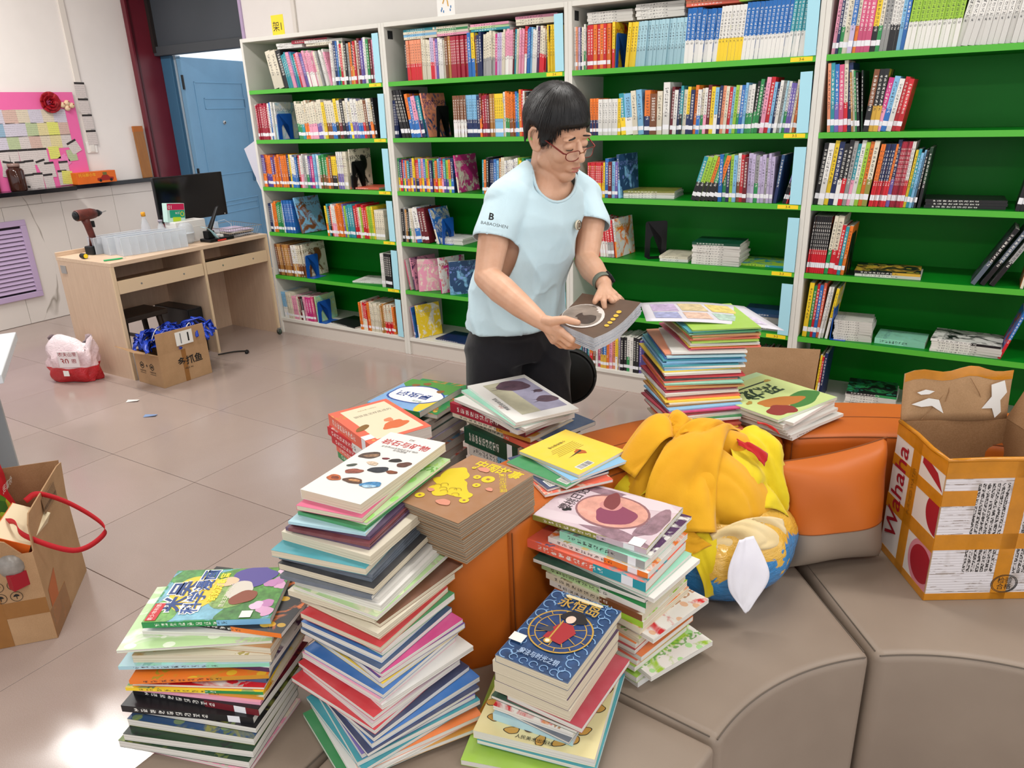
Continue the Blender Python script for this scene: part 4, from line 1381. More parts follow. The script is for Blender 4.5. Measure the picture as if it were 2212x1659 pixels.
GRE = [(20, 'a', 'cream', 'teal', 's'), (22, 'a', 'denim', 'sky', ''), (18, 'a', 'white', 'coral', 's'), (20, 'a', 'brown', 'cream', 's'), (18, 'a', 'salmon', 'sky', ''), (18, 'a', 'white', 'ochre', 's'), (16, 'a', 'lilac', None, 'p'), (14, 'a', 'bottle', None, 'p'), (12, 'd', 'slate', None, 'p'),
       (12, 'd', 'white', None, 'p', {'da': 9}), (8, 'd', 'darkgreen', 'black', '', {'da': -7}), (9, 'd', 'green', 'orange', '', {'dx': 0.03, 'dy': 0.04, 's': 1.12, 'label': 'leafy green and orange comic under the blue insect comic'}),
       (12, 'a', 'sky', 'green', '', {'da': 0, 's': 1, 'dx': 0, 'dy': 0, 'label': 'blue insect comic with white cloud title on the pile behind', 'name': 'comic_book'})]
GB = pile(GR_K, SEAT_Z, GRE, 'blue insect comic pile', 'books under the blue insect comic', 4, 0.04, 0.712, jp=0.008)
GREB = GB[-1]
WH_K = [(0.42, 3.40, -2.14, 70, 0.20, 0.18), (0.62, 3.42, -2.145, 76, 0.22, 0.18), (0.67, 3.44, -2.15, 79, 0.30, 0.19), (0.72, 3.452, -2.16, 79, 0.30, 0.19), (0.735, 3.462, -2.20, 60, 0.30, 0.187), (0.77, 3.462, -2.214, 58, 0.315, 0.186)]
WHI = [(26, 'a', 'navy', 'denim', 's'), (24, 'a', 'coral', 'cream', 's'), (26, 'a', 'denim', None, 'p'), (22, 'a', 'red', 'black', 's'), (24, 'a', 'navy', 'slate', ''), (26, 'a', 'white', 'sky', 's'), (38, 'a', 'bottle', 'darkgreen', 's', {'label': 'thick dark green volume lying under the red hardcover'}), (12, 'a', 'cream', 'coral', '', {'da': -6, 'dx': 0.03}),
       (9, 'c', 'denim', None, 'p', {'dx': 0.05, 'dy': 0.03, 'da': -8}), (9, 'a', 'cream', 'ochre', 'h', {'dx': 0.02}), (22, 'a', 'crimson', 'maroon', 'sh', {'da': 0, 'label': 'red hardcover with white sticker under the white picture booklets'}), (9, 'd', 'white', 'lilac', '', {'da': 6}), (6, 'd', 'white', None, 'p', {'da': 14, 'dx': 0.02}),
       (6, 'd', 'mint', None, 'p', {'da': 3, 'dy': -0.004}), (6, 'a', 'white', None, 'p', {'da': 0, 's': 1, 'dx': 0, 'dy': 0, 'label': 'white picture booklet with purple tree painting topping the pile before the person', 'name': 'booklet'})]
WHB = pile(WH_K, SEAT_Z, WHI, 'white booklet pile', 'books under the white picture booklets', 4, 0.04, 0.775, jp=0.006)
WHITEB = WHB[-1]
# ------------------------------------------------------------------ cartons
M_CARD = card_mat('cardboard')
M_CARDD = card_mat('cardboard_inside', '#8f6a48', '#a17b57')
M_TAPE = mat('amber_tape', '#c98218', 0.16, spec=0.6, vary=0.12, vscale=20, alpha=0.9, bump=0.25, bscale=60)
M_TAPEB = mat('brown_tape', '#a8743f', 0.2, vary=0.08, vscale=15, alpha=0.75)
M_MARKRED = mat('print_maroon', '#9c1626', 0.5)
M_PINKP = mat('print_pink', '#c97f8a', 0.6)


def print_white():
    m = bpy.data.materials.new('corrugated_white_print')
    t = NT(m)
    co = t.coord()
    s = t.node('ShaderNodeSeparateXYZ')
    t.link(co, s.inputs[0])
    wv = t.math('SINE', t.math('MULTIPLY', s.outputs[2], 900.0))
    n = t.noise(t.mapped(co, (6, 6, 60)), 2.0, 4, 0.7)
    d = t.math('MULTIPLY', t.math('GREATER_THAN', n, 0.56), t.math('GREATER_THAN', wv, 0.2))
    big = t.noise(co, 9, 3, 0.6)
    c = t.mix(t.math('MULTIPLY', d, 0.75), hx('#d6d0d2'), hx('#6d5844'))
    c = t.mix(t.ramp(big, [(0.55, (0, 0, 0)), (0.7, (0.7, 0.7, 0.7))]), c, hx('#8a765f'))
    t.link(c, t.b.inputs['Base Color'])
    t.b.inputs['Roughness'].default_value = 0.6
    t.bump(wv, 0.25, 0.0008)
    return m


def print_text():
    m = bpy.data.materials.new('small_print_columns')
    t = NT(m)
    uv = t.coord()
    gl = t.noise(t.mapped(uv, (1, 1, 1)), 330, 1, 0.5)
    s = t.node('ShaderNodeSeparateXYZ')
    t.link(uv, s.inputs[0])
    row = t.math('LESS_THAN', t.math('FRACT', t.math('MULTIPLY', s.outputs[0], 95.0)), 0.66)
    g = t.math('MULTIPLY', row, t.math('GREATER_THAN', gl, 0.47))
    t.link(t.mix(g, hx('#cbc4c2'), hx('#35302f')), t.b.inputs['Base Color'])
    t.b.inputs['Roughness'].default_value = 0.6
    return m


M_WPRINT = print_white()
M_TPRINT = print_text()

rb = thing('carton', 'taped white and maroon water carton standing open on the sofa at right', 'box', (4.411, -1.964, SEAT_Z + 0.001), math.radians(31))
BW, BD, BH = 0.262, 0.225, 0.358
T = 0.004
MB().box(0, BW, 0, BD, 0, T).build('bottom', M_CARD, rb)
fw = MB().box(0, BW, 0, T, T, BH).build('front_wall', M_CARD, rb)
sw_ = MB().box(0, T, T, BD, T, BH).build('side_wall', M_CARD, rb)
MB().box(T, BW, BD - T, BD, T, BH).build('back_wall', M_CARDD, rb)
MB().box(BW - T, BW, T, BD - T, T, BH).build('side_wall', M_CARDD, rb)
# back flap standing up, bent a little, with torn white paper
P = []
for i in range(13):
    row = []
    for j in range(7):
        u, v = i / 12, j / 6
        row.append((0.002 + u * (BW - 0.006), BD - 0.002 + 0.012 * v + 0.004 * math.sin(u * 7 + v * 2), BH + v * (0.118 + 0.012 * math.sin(u * PI) + 0.006 * math.sin(u * 13))))
    P.append(row)
bf = MB().grid(P).build('back_flap', M_CARD, rb, smooth=True, solid=0.005)
tp = MB().grid([[(x, y - 0.0032, z) for (x, y, z) in [row[5], ((row[5][0]), row[5][1] + 0.001, row[5][2] * 0.35 + row[6][2] * 0.65), (row[6][0], row[6][1], row[6][2] + 0.002)]] for row in P]).build('tape_edge', M_TAPE, bf, smooth=True)
for k, pts in enumerate([[(0.02, 0.045), (0.06, 0.06), (0.085, 0.055), (0.10, 0.02), (0.07, 0.04), (0.045, 0.038)], [(0.03, 0.075), (0.05, 0.082), (0.072, 0.077), (0.06, 0.07), (0.04, 0.069)], [(0.19, 0.03), (0.21, 0.06), (0.205, 0.09), (0.235, 0.1), (0.245, 0.07), (0.232, 0.05), (0.238, 0.02), (0.225, 0.005), (0.215, 0.03)]]):
    q = [(x, BD + 0.006 * z / 0.1 - 0.0065, BH + z) for x, z in pts]
    MB().add(q, [list(range(len(q)))]).build('torn_paper', M_WHITE, bf)
for (a, b) in [((0.05, 0.005), (0.11, 0.09)), ((0.15, 0.11), (0.20, 0.03)), ((0.10, 0.05), (0.105, 0.1))]:
    MB().tube([(a[0], BD - 0.0045, BH + a[1]), ((a[0] + b[0]) / 2 + 0.004, BD - 0.0015, BH + (a[1] + b[1]) / 2), (b[0], BD + 0.004, BH + b[1])], 0.0008, 5).build('crease', M_CARDD, bf)
MB().add([(BW - 0.003, 0.01, BH), (BW - 0.003, BD, BH), (BW + 0.03, BD - 0.01, BH + 0.10), (BW + 0.05, 0.02, BH + 0.07)], [(0, 1, 2, 3)]).build('side_flap', M_CARDD, rb, solid=0.004)
# folded rim taped over the near edges
MB().tube([(0.002, BD, BH), (0.003, 0.14, BH + 0.002), (0.002, 0.07, BH - 0.002), (0.002, 0.002, BH + 0.001), (0.09, 0.002, BH + 0.003), (0.18, 0.002, BH + 0.001), (BW, 0.002, BH + 0.003)], 0.0055, 8).build('taped_rim', M_TAPE, rb, smooth=True)


def on_front(x0, x1, z0, z1, m, name, d):
    return MB().box(x0, x1, -d, 0.0, z0, z1).build(name, m, fw)


def on_side(y0, y1, z0, z1, m, name, d):
    return MB().box(-d, 0.0, y0, y1, z0, z1).build(name, m, sw_)


on_front(0.002, BW - 0.002, 0.0, BH - 0.03, M_WPRINT, 'printed_panel', 0.0006)
on_front(0.075, 0.145, 0.075, BH - 0.055, M_TPRINT, 'small_print', 0.0009)
on_front(0.185, BW - 0.004, 0.07, 0.23, M_TPRINT, 'small_print', 0.0009)
for (a, b, c, d_) in [(0.0, BW, BH - 0.042, BH + 0.002, ), (0.0, BW, 0.135, 0.175), (0.0, 0.075, BH - 0.11, BH - 0.072), (0.0, BW, 0.0, 0.018), (0.15, 0.185, 0.0, BH)]:
    on_front(a, b, c, d_, M_TAPE, 'tape_band', 0.0013)
FRONT = lambda x, z, d=0.0017: frame((x, -d, z), (1, 0, 0), (0, 0, 1))
for r0 in (0.030, 0.027):
    MB().tube([(0.178 + r0 * math.cos(2 * PI * k / 32), -0.0014, 0.042 + 0.8 * r0 * math.sin(2 * PI * k / 32)) for k in range(33)], 0.0007, 5).build('stamp_ring', M_BLACK, fw)
text_part('stamp_lettering', '检验', 0.017, M_BLACK, fw, FRONT(0.178, 0.050))
text_part('stamp_lettering', '合格', 0.017, M_BLACK, fw, FRONT(0.178, 0.033))
on_side(0.002, BD - 0.002, 0.0, BH - 0.01, mat('carton_white', '#d8cfc8', 0.6), 'printed_panel', 0.0006)
for (y0, y1, z0, z1) in [(0.0, BD, BH - 0.034, BH + 0.002), (0.0, BD, 0.0, 0.02), (0.0, BD, 0.128, 0.165), (0.105, 0.14, 0.0, BH), (0.0, BD, 0.245, 0.275)]:
    on_side(y0, y1, z0, z1, M_TAPE, 'tape_band', 0.0013)


def disc_side(y, z, r, m, name, d, a0=0, a1=360):
    pts = [(y + r * math.cos(math.radians(a)), z + r * math.sin(math.radians(a))) for a in range(a0, a1 + 1, 8)]
    pts = [(min(max(p[0], 0.001), 0.105), min(max(p[1], 0.004), BH - 0.01)) for p in pts]
    MB().add([(-d, p[0], p[1]) for p in pts], [list(range(len(pts)))]).build(name, m, sw_)


disc_side(0.0, 0.235, 0.075, M_PINKP, 'pink_arc', 0.0009, 90, 270)
disc_side(0.03, 0.075, 0.062, M_PINKP, 'pink_disc', 0.0009)
disc_side(0.035, 0.075, 0.046, M_MARKRED, 'maroon_disc', 0.0011)
disc_side(0.0, 0.22, 0.052, M_MARKRED, 'maroon_disc', 0.0011)
MB().add([(-0.0011, 0.002, 0.28), (-0.0011, 0.095, 0.31), (-0.0011, 0.095, 0.335), (-0.0011, 0.03, 0.315)], [(0, 1, 2, 3)]).build('maroon_wedge', M_MARKRED, sw_)
SIDE = lambda y, z: frame((-0.0018, y, z), (0, 0, 1), (0, 1, 0))
text_part('lettering', 'Wahaha', 0.075, M_MARKRED, sw_, SIDE(0.182, 0.185), bold=0.0006, fit=0.255)
text_part('small_lettering', 'PURIFIED WATER', 0.016, mat('print_amber_dark', '#8a5a14', 0.5), sw_, SIDE(0.122, 0.22))

# carton behind the tower: only its raised flap shows
cb = thing('carton', 'plain brown carton behind the sofa, its flap raised beside the tower', 'box', (3.70, -1.33, 0.0))
for (a, b, c, d_) in [(0, 0.28, 0, T), (0, 0.28, 0.26 - T, 0.26), (0, T, T, 0.26 - T), (0.28 - T, 0.28, T, 0.26 - T)]:
    MB().box(a, b, c, d_, 0.003, 0.56).build('wall', M_CARD, cb)
MB().box(0, 0.28, 0, 0.26, 0, 0.003).build('bottom', M_CARD, cb)
MB().add([(0.0, 0.258, 0.56), (0.28, 0.258, 0.56), (0.285, 0.275, 0.715), (0.0, 0.275, 0.69)], [(0, 1, 2, 3)]).build('flap', M_CARD, cb, solid=0.004)

# carton at the left edge with red-handled bag and boxes inside
lb = thing('carton', 'large brown carton with flaps raised at the left picture edge', 'box', (2.10, -2.822, 0.001), math.radians(138))
LW, LD, LH = 0.392, 0.31, 0.315
# local x runs along the right-hand face (away), local y along the near-left face
MB().box(0, LW, 0, LD, 0, T).build('bottom', M_CARD, lb)
rw = MB().box(0, LW, 0, T, T, LH).build('wall', M_CARD, lb)
nw = MB().box(0, T, T, LD, T, LH).build('wall', M_CARD, lb)
MB().box(T, LW, LD - T, LD, T, LH).build('wall', M_CARDD, lb)
MB().box(LW - T, LW, T, LD - T, T, LH).build('wall', M_CARDD, lb)
MB().add([(0.012, 0.002, LH), (LW, 0.002, LH), (LW - 0.012, -0.012, LH + 0.125), (LW - 0.06, -0.012, LH + 0.132), (0.03, -0.006, LH + 0.118), (0.012, -0.004, LH + 0.09)], [(0, 1, 2, 3, 4, 5)]).build('flap', M_CARD, lb, solid=0.004)
MB().add([(LW - 0.002, 0.01, LH), (LW - 0.002, LD, LH), (LW + 0.012, LD, LH + 0.12), (LW + 0.01, 0.0, LH + 0.125)], [(0, 1, 2, 3)]).build('flap', M_CARDD, lb, solid=0.004)
MB().add([(0.002, 0.03, LH), (0.002, LD, LH), (-0.02, LD, LH + 0.075), (-0.018, 0.10, LH + 0.075), (-0.012, 0.06, LH + 0.055)], [(0, 1, 2, 3, 4)]).build('flap', M_CARD, lb, solid=0.004)
MB().add([(0.02, -0.0008, 0.03), (0.09, -0.0008, 0.05), (0.115, -0.0008, 0.19), (0.03, -0.0008, 0.16)], [(0, 1, 2, 3)]).build('orange_sticker', mat('sticker_orange', '#b5602a', 0.5), rw)
MB().box(0.0, 0.17, -0.001, 0, 0.0, 0.10).build('tape_band', M_TAPEB, rw)
MB().box(-0.001, 0, 0.0, LD, 0.10, 0.155).build('tape_band', M_TAPEB, nw)
MB().box(-0.0012, 0, 0.12, 0.19, 0.0, 0.30).build('tape_band', M_TAPEB, nw)
for (y, z) in [(0.075, 0.215), (0.075, 0.175), (0.118, 0.215), (0.118, 0.175)]:
    MB().tube([(-0.0016, y + 0.0165 * math.cos(2 * PI * k / 24), z + 0.0165 * math.sin(2 * PI * k / 24)) for k in range(25)], 0.0007, 5).build('care_mark', M_BLACK, nw)
    MB().add([(-0.0016, y - 0.009, z), (-0.0016, y - 0.006, z + 0.006), (-0.0016, y, z + 0.009), (-0.0016, y + 0.006, z + 0.006), (-0.0016, y + 0.009, z)], [(0, 1, 2, 3, 4)]).build('care_mark', M_BLACK, nw)
    MB().box(-0.0018, -0.001, y - 0.0008, y + 0.0008, z - 0.009, z).build('care_mark', M_BLACK, nw)
MB().box(0.14, 0.27, -0.013, -0.0105, LH + 0.055, LH + 0.105, M=Matrix.Rotation(0, 4, 'Z')).build('small_print', card_mat('card_print', '#7d6248', '#8c6f52'), rw)
text_part('small_lettering', '生产日期 保质期 注意事项', 0.012, mat('card_ink', '#4e3a28', 0.7), rw, frame((0.20, -0.0142, LH + 0.07), (-1, 0, 0), (0, 0, 1)))
# red strap
M_RED = mat('red_fabric', '#c61a26', 0.6, bump=0.3, bscale=300)


def strap(pts, w, m, name, parent, up=(0, 0, 1), th=0.0012):
    pts = [Vector(p) for p in pts]
    P = []
    for i, p in enumerate(pts):
        d = (pts[min(i + 1, len(pts) - 1)] - pts[max(i - 1, 0)]).normalized()
        s = d.cross(Vector(up))
        s = s.normalized() if s.length > 1e-6 else Vector((1, 0, 0))
        n = s.cross(d).normalized()
        P.append([p - n * w / 2, p + n * w / 2])
    return MB().grid(P).build(name, m, parent, smooth=True, solid=th)


def spline(ctrl, n=8):
    c = [Vector(p) for p in ctrl]
    c = [c[0] * 2 - c[1]] + c + [c[-1] * 2 - c[-2]]
    out = []
    for i in range(1, len(c) - 2):
        for k in range(n):
            t = k / n
            a, b, d, e = c[i - 1], c[i], c[i + 1], c[i + 2]
            out.append(0.5 * ((2 * b) + (d - a) * t + (2 * a - 5 * b + 4 * d - e) * t * t + (-a + 3 * b - 3 * d + e) * t ** 3))
    out.append(c[-2])
    return out


rbag = thing('gift_bag', 'red printed carrier bag with fruit picture stuffed into the left carton', 'bag', (1.80, -2.80, 0.30))
bagM = Matrix.Rotation(math.radians(138), 4, 'Z')
b = MB()
P = []
for i in range(9):
    v = i / 8
    P.append([Vector((0.02 + 0.12 * math.cos(2 * PI * k / 20) * (1 - 0.25 * v), 0.08 * math.sin(2 * PI * k / 20) * (1 - 0.45 * v) + 0.012 * math.sin(k * 1.7 + v * 6), -0.16 + v * 0.36 + 0.02 * math.sin(k * 0.9) * v)) for k in range(20)])
b.grid([[bagM @ q for q in r] for r in P], closed=True)
b.build('bag_body', M_RED, rbag, smooth=True, solid=0.002)
fr_ = MB()
fr_.grid([[bagM @ Vector((-0.07 + 0.14 * i / 6, -0.083 + 0.03 * j / 4 + 0.02 * ((i / 6 - 0.5) ** 2) * 4, 0.02 + 0.10 * j / 4)) for i in range(7)] for j in range(5)])
M_FRUIT = bpy.data.materials.new('fruit_print')
tt = NT(M_FRUIT)
vo = tt.node('ShaderNodeTexVoronoi')
vo.inputs['Scale'].default_value = 30
tt.link(tt.coord(), vo.inputs['Vector'])
tt.link(tt.ramp(vo.outputs['Color'], [(0.2, hx('#4d7a1e')), (0.45, hx('#9fb52c')), (0.6, hx('#d99a25')), (0.8, hx('#2f5c1c'))]), tt.b.inputs['Base Color'])
fr_.build('fruit_picture', M_FRUIT, rbag, smooth=True)
text_part('lettering', '你富我', 0.03, M_WHITE, rbag, frame(bagM @ Vector((0.0, -0.078, 0.145)), bagM @ Vector((-1, 0, 0)), Vector((0, 0.2, 1))))
# strap loop hanging over the raised flap, in world coordinates relative to the bag
st = spline([(0.14, 0.06, 0.11), (0.185, 0.085, 0.135), (0.27, 0.13, 0.10), (0.36, 0.165, 0.035), (0.375, 0.145, 0.0), (0.345, 0.07, -0.015), (0.27, -0.015, 0.06), (0.235, -0.02, 0.10), (0.18, -0.02, 0.09)], 8)
strap(st, 0.018, M_RED, 'handle_strap', rbag)
ob_ = thing('packet_box', 'orange and cream packet box lying slanted in the left carton', 'box', (1.985, -2.80, 0.335))
ob_.rotation_euler = (math.radians(28), math.radians(-12), math.radians(128))
MB().box(-0.075, 0.075, -0.055, 0.055, 0, 0.045).build('box_body', mat('packet_cream', '#e3d3ae', 0.5), ob_, bevel=0.001)
MB().box(-0.0765, -0.0745, -0.0555, 0.0555, 0.0, 0.0455).build('orange_end', mat('packet_orange', '#e0651e', 0.45), ob_)
MB().box(-0.0755, 0.0755, 0.0545, 0.0565, 0.0, 0.0455).build('orange_side', MATS['packet_orange'], ob_)
pk = thing('wrapped_packet', 'grey plastic-wrapped packet wedged at the corner of the left carton', 'packet', (2.03, -2.86, 0.26))
MB().ell((0, 0, 0.02), (0.055, 0.04, 0.05), 14, 9).build('wrap', mat('grey_wrap', '#8d8780', 0.3, vary=0.25, vscale=25, bump=0.5, bscale=40), pk, smooth=True)
MB().box(0.02, 0.05, -0.03, 0.02, -0.05, 0.0).build('red_band', M_MARKRED, pk)

# white table corner at the left edge
U = Vector((0.866, -0.5, 0))
V = Vector((-0.5, -0.866, 0))
wt = thing('white_table', 'white table whose corner shows at the left picture edge', 'table', (1.14, -2.29, 0))
TM = Matrix(((U.x, V.x, 0, 0), (U.y, V.y, 0, 0), (0, 0, 1, 0), (0, 0, 0, 1)))
M_WTAB = mat('white_table_laminate', '#d5dade', 0.35)
MB().box(0, 0.62, 0, 0.6, 0.718, 0.75, M=TM).build('table_top', M_WTAB, wt, bevel=0.003)
for (u0, v0) in [(0.10, 0.10), (0.50, 0.10)]:
    MB().box(u0, u0 + 0.03, v0, v0 + 0.42, 0, 0.718, M=TM).build('leg_panel', mat('table_grey', '#a3a8ac', 0.45), wt)

# ------------------------------------------------------------------ pillow
BL, BR, TL, TR = Vector((4.112, -1.999, 0.432)), Vector((4.300, -1.835, 0.432)), Vector((4.040, -1.985, 0.700)), Vector((4.276, -1.795, 0.742))
nrm = (BR - BL).cross(TL - BL).normalized()      # towards the camera
pw = thing('cushion', 'square scatter cushion, orange above and taupe below, leaning on the orange backrest', 'cushion', (4.18, -1.90, 0.43))
PO = Vector((4.18, -1.90, 0.43))
def pil(u, v, side):
    f = (u - 0.5) * 2
    g = (v - 0.5) * 2
    # pinched edges
    uu = 0.5 + (u - 0.5) * (1 - 0.07 * (1 - g * g))
    vv = 0.5 + (v - 0.5) * (1 - 0.07 * (1 - f * f))
    base = BL.lerp(BR, uu).lerp(TL.lerp(TR, uu), vv)
    th = max(0.0, (1 - f ** 4)) ** 0.55 * max(0.0, (1 - g ** 4)) ** 0.55
    wr = 0.004 * math.sin(9 * u + 5 * v) * th + 0.006 * math.sin(14 * v - 6 * u) * (abs(f) ** 3) * th
    return base + nrm * (side * (0.062 * th) + wr) - PO
SP = 0.36
for nm, m, v0, v1 in (('orange_panel', M_ORANGE, SP, 1.0), ('taupe_panel', M_TAUPE, 0.0, SP)):
    b = MB()
    for side in (1, -1):
        n_u, n_v = 28, 18
        G = [[pil(i / n_u, lerp(v0 - 0.03 * math.sin(PI * i / n_u) if v0 == SP else v0, v1 - (0.03 * math.sin(PI * i / n_u) if v1 == SP else 0), j / n_v), side) for i in range(n_u + 1)] for j in range(n_v + 1)]
        b.grid(G if side == 1 else [r[::-1] for r in G])
    b.build(nm, m, pw, smooth=True)
MB().tube([pil(i / 28, SP - 0.03 * math.sin(PI * i / 28), 1) + nrm * 0.0003 for i in range(29)], 0.0012, 6).build('seam', M_SEAMO, pw)
MB().tube([pil(i / 28, 1.0, 1) for i in range(29)], 0.002, 6).build('piping', M_SEAMO, pw)

from mathutils import noise as mnoise
# ------------------------------------------------------------------ bag of yellow cloth
def bag_mat():
    m = bpy.data.materials.new('printed_plastic_bag')
    t = NT(m)
    co = t.coord()
    s = t.node('ShaderNodeSeparateXYZ')
    t.link(co, s.inputs[0])
    n = t.noise(co, 9, 3, 0.6, 1.5)
    z = t.math('ADD', s.outputs[2], t.math('MULTIPLY', t.math('SUBTRACT', n, 0.5), 0.22))
    c = t.ramp(z, [(0.0, hx('#1f6fae')), (0.115, hx('#2f87c4')), (0.12, hx('#dfae3a')), (0.30, hx('#e8bf66'))])
    t.link(c, t.b.inputs['Base Color'])
    t.b.inputs['Roughness'].default_value = 0.18
    t.b.inputs['Specular IOR Level'].default_value = 0.6
    t.b.inputs['Coat Weight'].default_value = 0.4
    w = t.noise(t.mapped(co, (1, 1, 2.2)), 16, 4, 0.65, 1.0)
    t.bump(w, 0.7, 0.012)
    return m


def cloth_mat(name, c0, c1):
    m = bpy.data.materials.new(name)
    t = NT(m)
    co = t.coord()
    t.link(t.ramp(t.noise(co, 8, 3, 0.5), [(0.3, hx(c0)), (0.7, hx(c1))]), t.b.inputs['Base Color'])
    t.b.inputs['Roughness'].default_value = 0.72
    t.b.inputs['Specular IOR Level'].default_value = 0.25
    t.b.inputs['Sheen Weight'].default_value = 0.2
    t.bump(t.math('ADD', t.noise(co, 600, 1, 0.5), t.math('MULTIPLY', t.noise(co, 22, 3, 0.6), 5.0)), 0.12, 0.002)
    return m


M_YCLOTH = cloth_mat('yellow_cloth', '#d99a10', '#e5ab1a')
M_YCLOTH2 = cloth_mat('lemon_cloth', '#d8bd12', '#e2cb22')
M_CCLOTH = cloth_mat('cream_cloth', '#ddc38c', '#e6d3a6')
M_WCLOTH = cloth_mat('white_cloth', '#dcd9e2', '#eae8ee')
M_REDC = cloth_mat('red_cloth_print', '#b3181c', '#c42020')
bg_ = thing('plastic_bag', 'bulging yellow and blue plastic bag full of cloth on the sofa seat', 'bag', (3.982, -2.112, SEAT_Z))
BM = Matrix.Rotation(math.radians(48), 4, 'Z')
P = []
for i in range(15):
    v = i / 14
    ph = -PI / 2 + v * 2.55
    row = []
    for k in range(40):
        a = 2 * PI * k / 40
        r = max(0.0, math.cos(ph)) if ph < 1.2 else math.cos(1.2) + 0.0
        wob = 1 + 0.05 * math.sin(3 * a + 1) + 0.03 * math.sin(7 * a + 4 * v) + 0.015 * math.sin(13 * a - 5 * v)
        z = max(0.001, 0.105 + 0.125 * math.sin(ph))
        if v == 0:
            r = 0.0
        row.append(BM @ Vector((0.185 * r * wob * math.cos(a), 0.138 * r * wob * math.sin(a), z)))
    P.append(row)
MB().grid(P, closed=True).build('bag_film', bag_mat(), bg_, smooth=True)


def sheet(name, ctrl, m, parent, org, n=7, amp=0.006, fr=40.0, ph=0.0, th=0.0014, aniso=(1, 1)):
    """cloth from a control net of world points: spline both ways, then fold ripples along the normals"""
    org = Vector(org)
    rows = [spline(r, n) for r in ctrl]
    cols = list(zip(*rows))
    cols = [spline(list(c), n) for c in cols]
    G = [list(r) for r in zip(*cols)]
    a, b = len(G), len(G[0])
    out = []
    for i in range(a):
        row = []
        for j in range(b):
            p = G[i][j]
            du = G[i][min(j + 1, b - 1)] - G[i][max(j - 1, 0)]
            dv = G[min(i + 1, a - 1)][j] - G[max(i - 1, 0)][j]
            nn = du.cross(dv)
            nn = nn.normalized() if nn.length > 1e-9 else Vector((0, 0, 1))
            u, v = i / (a - 1), j / (b - 1)
            q = Vector((u * aniso[0] * 1.0, v * aniso[1] * 1.0, 0)) * (fr / 14.0)
            q = q + Vector((ph * 3.1, ph * 1.7, ph))
            wv = Vector((mnoise.noise(q * 0.8), mnoise.noise(q * 0.8 + Vector((7, 3, 1))), 0)) * 0.9
            r1 = 1 - abs(mnoise.noise(q + wv)) * 2.2
            r2 = 1 - abs(mnoise.noise((q + wv) * 2.3 + Vector((3, 9, 4)))) * 2.2
            d = amp * (1.5 * max(0.0, r1) ** 2 + 0.3 * max(0.0, r2) ** 2 - 0.5)
            row.append(p + nn * d - org)
        out.append(row)
    return MB().grid(out).build(name, m, parent, smooth=True, solid=th)


YO = (3.92, -2.10, 0.60)
yc = thing('yellow_cloth', 'heap of bright yellow cloth spilling from the plastic bag on the sofa', 'cloth', YO)
sheet('cloth_heap', [
    [(3.705, -2.16, 0.66), (3.715, -2.10, 0.715), (3.755, -2.03, 0.745), (3.82, -1.985, 0.755), (3.90, -1.95, 0.735)],
    [(3.735, -2.215, 0.665), (3.755, -2.14, 0.765), (3.80, -2.075, 0.815), (3.865, -2.03, 0.80), (3.95, -1.955, 0.745)],
    [(3.79, -2.255, 0.64), (3.825, -2.19, 0.74), (3.875, -2.125, 0.80), (3.93, -2.065, 0.79), (4.01, -1.965, 0.735)],
    [(3.855, -2.28, 0.625), (3.895, -2.225, 0.705), (3.945, -2.15, 0.755), (3.99, -2.08, 0.735), (4.05, -1.975, 0.69)],
    [(3.91, -2.285, 0.60), (3.955, -2.235, 0.655), (4.005, -2.165, 0.685), (4.04, -2.09, 0.67), (4.085, -1.99, 0.625)],
    [(3.93, -2.28, 0.565), (3.985, -2.235, 0.60), (4.03, -2.175, 0.615), (4.06, -2.10, 0.60), (4.095, -2.01, 0.57)]],
    M_YCLOTH, yc, YO, 12, 0.026, 27, 0.4)
sheet('fold_lobe', [
    [(3.725, -2.20, 0.70), (3.76, -2.13, 0.785), (3.815, -2.085, 0.815)],
    [(3.755, -2.225, 0.725), (3.80, -2.15, 0.83), (3.855, -2.09, 0.835)],
    [(3.80, -2.24, 0.715), (3.845, -2.17, 0.795), (3.905, -2.10, 0.80)]], M_YCLOTH, yc, YO, 12, 0.018, 22, 1.3)
sheet('fold_lobe', [
    [(3.94, -2.01, 0.765), (3.985, -1.965, 0.775), (4.035, -1.93, 0.745)],
    [(3.965, -2.06, 0.76), (4.02, -2.01, 0.765), (4.075, -1.965, 0.725)],
    [(3.995, -2.11, 0.71), (4.05, -2.05, 0.70), (4.10, -2.00, 0.655)],
    [(4.035, -2.13, 0.645), (4.08, -2.07, 0.625), (4.115, -2.025, 0.58)]], M_YCLOTH2, yc, YO, 12, 0.018, 24, 2.2)
sheet('fold_band', [
    [(3.92, -2.02, 0.79), (3.945, -1.99, 0.775), (3.97, -1.965, 0.76)],
    [(3.885, -2.10, 0.825), (3.925, -2.07, 0.82), (3.96, -2.03, 0.80)],
    [(3.85, -2.18, 0.79), (3.905, -2.165, 0.795), (3.965, -2.13, 0.775)],
    [(3.835, -2.265, 0.70), (3.905, -2.245, 0.715), (3.98, -2.20, 0.705)],
    [(3.86, -2.31, 0.635), (3.93, -2.29, 0.64), (4.0, -2.24, 0.63)]], M_YCLOTH, yc, YO, 10, 0.012, 18, 3.1)
sheet('fold_tip', [
    [(3.70, -2.20, 0.675), (3.72, -2.165, 0.70), (3.75, -2.13, 0.72)],
    [(3.72, -2.245, 0.665), (3.76, -2.21, 0.705), (3.80, -2.17, 0.735)],
    [(3.775, -2.275, 0.65), (3.82, -2.25, 0.69), (3.86, -2.215, 0.715)]], M_YCLOTH2, yc, YO, 9, 0.010, 16, 4.4)
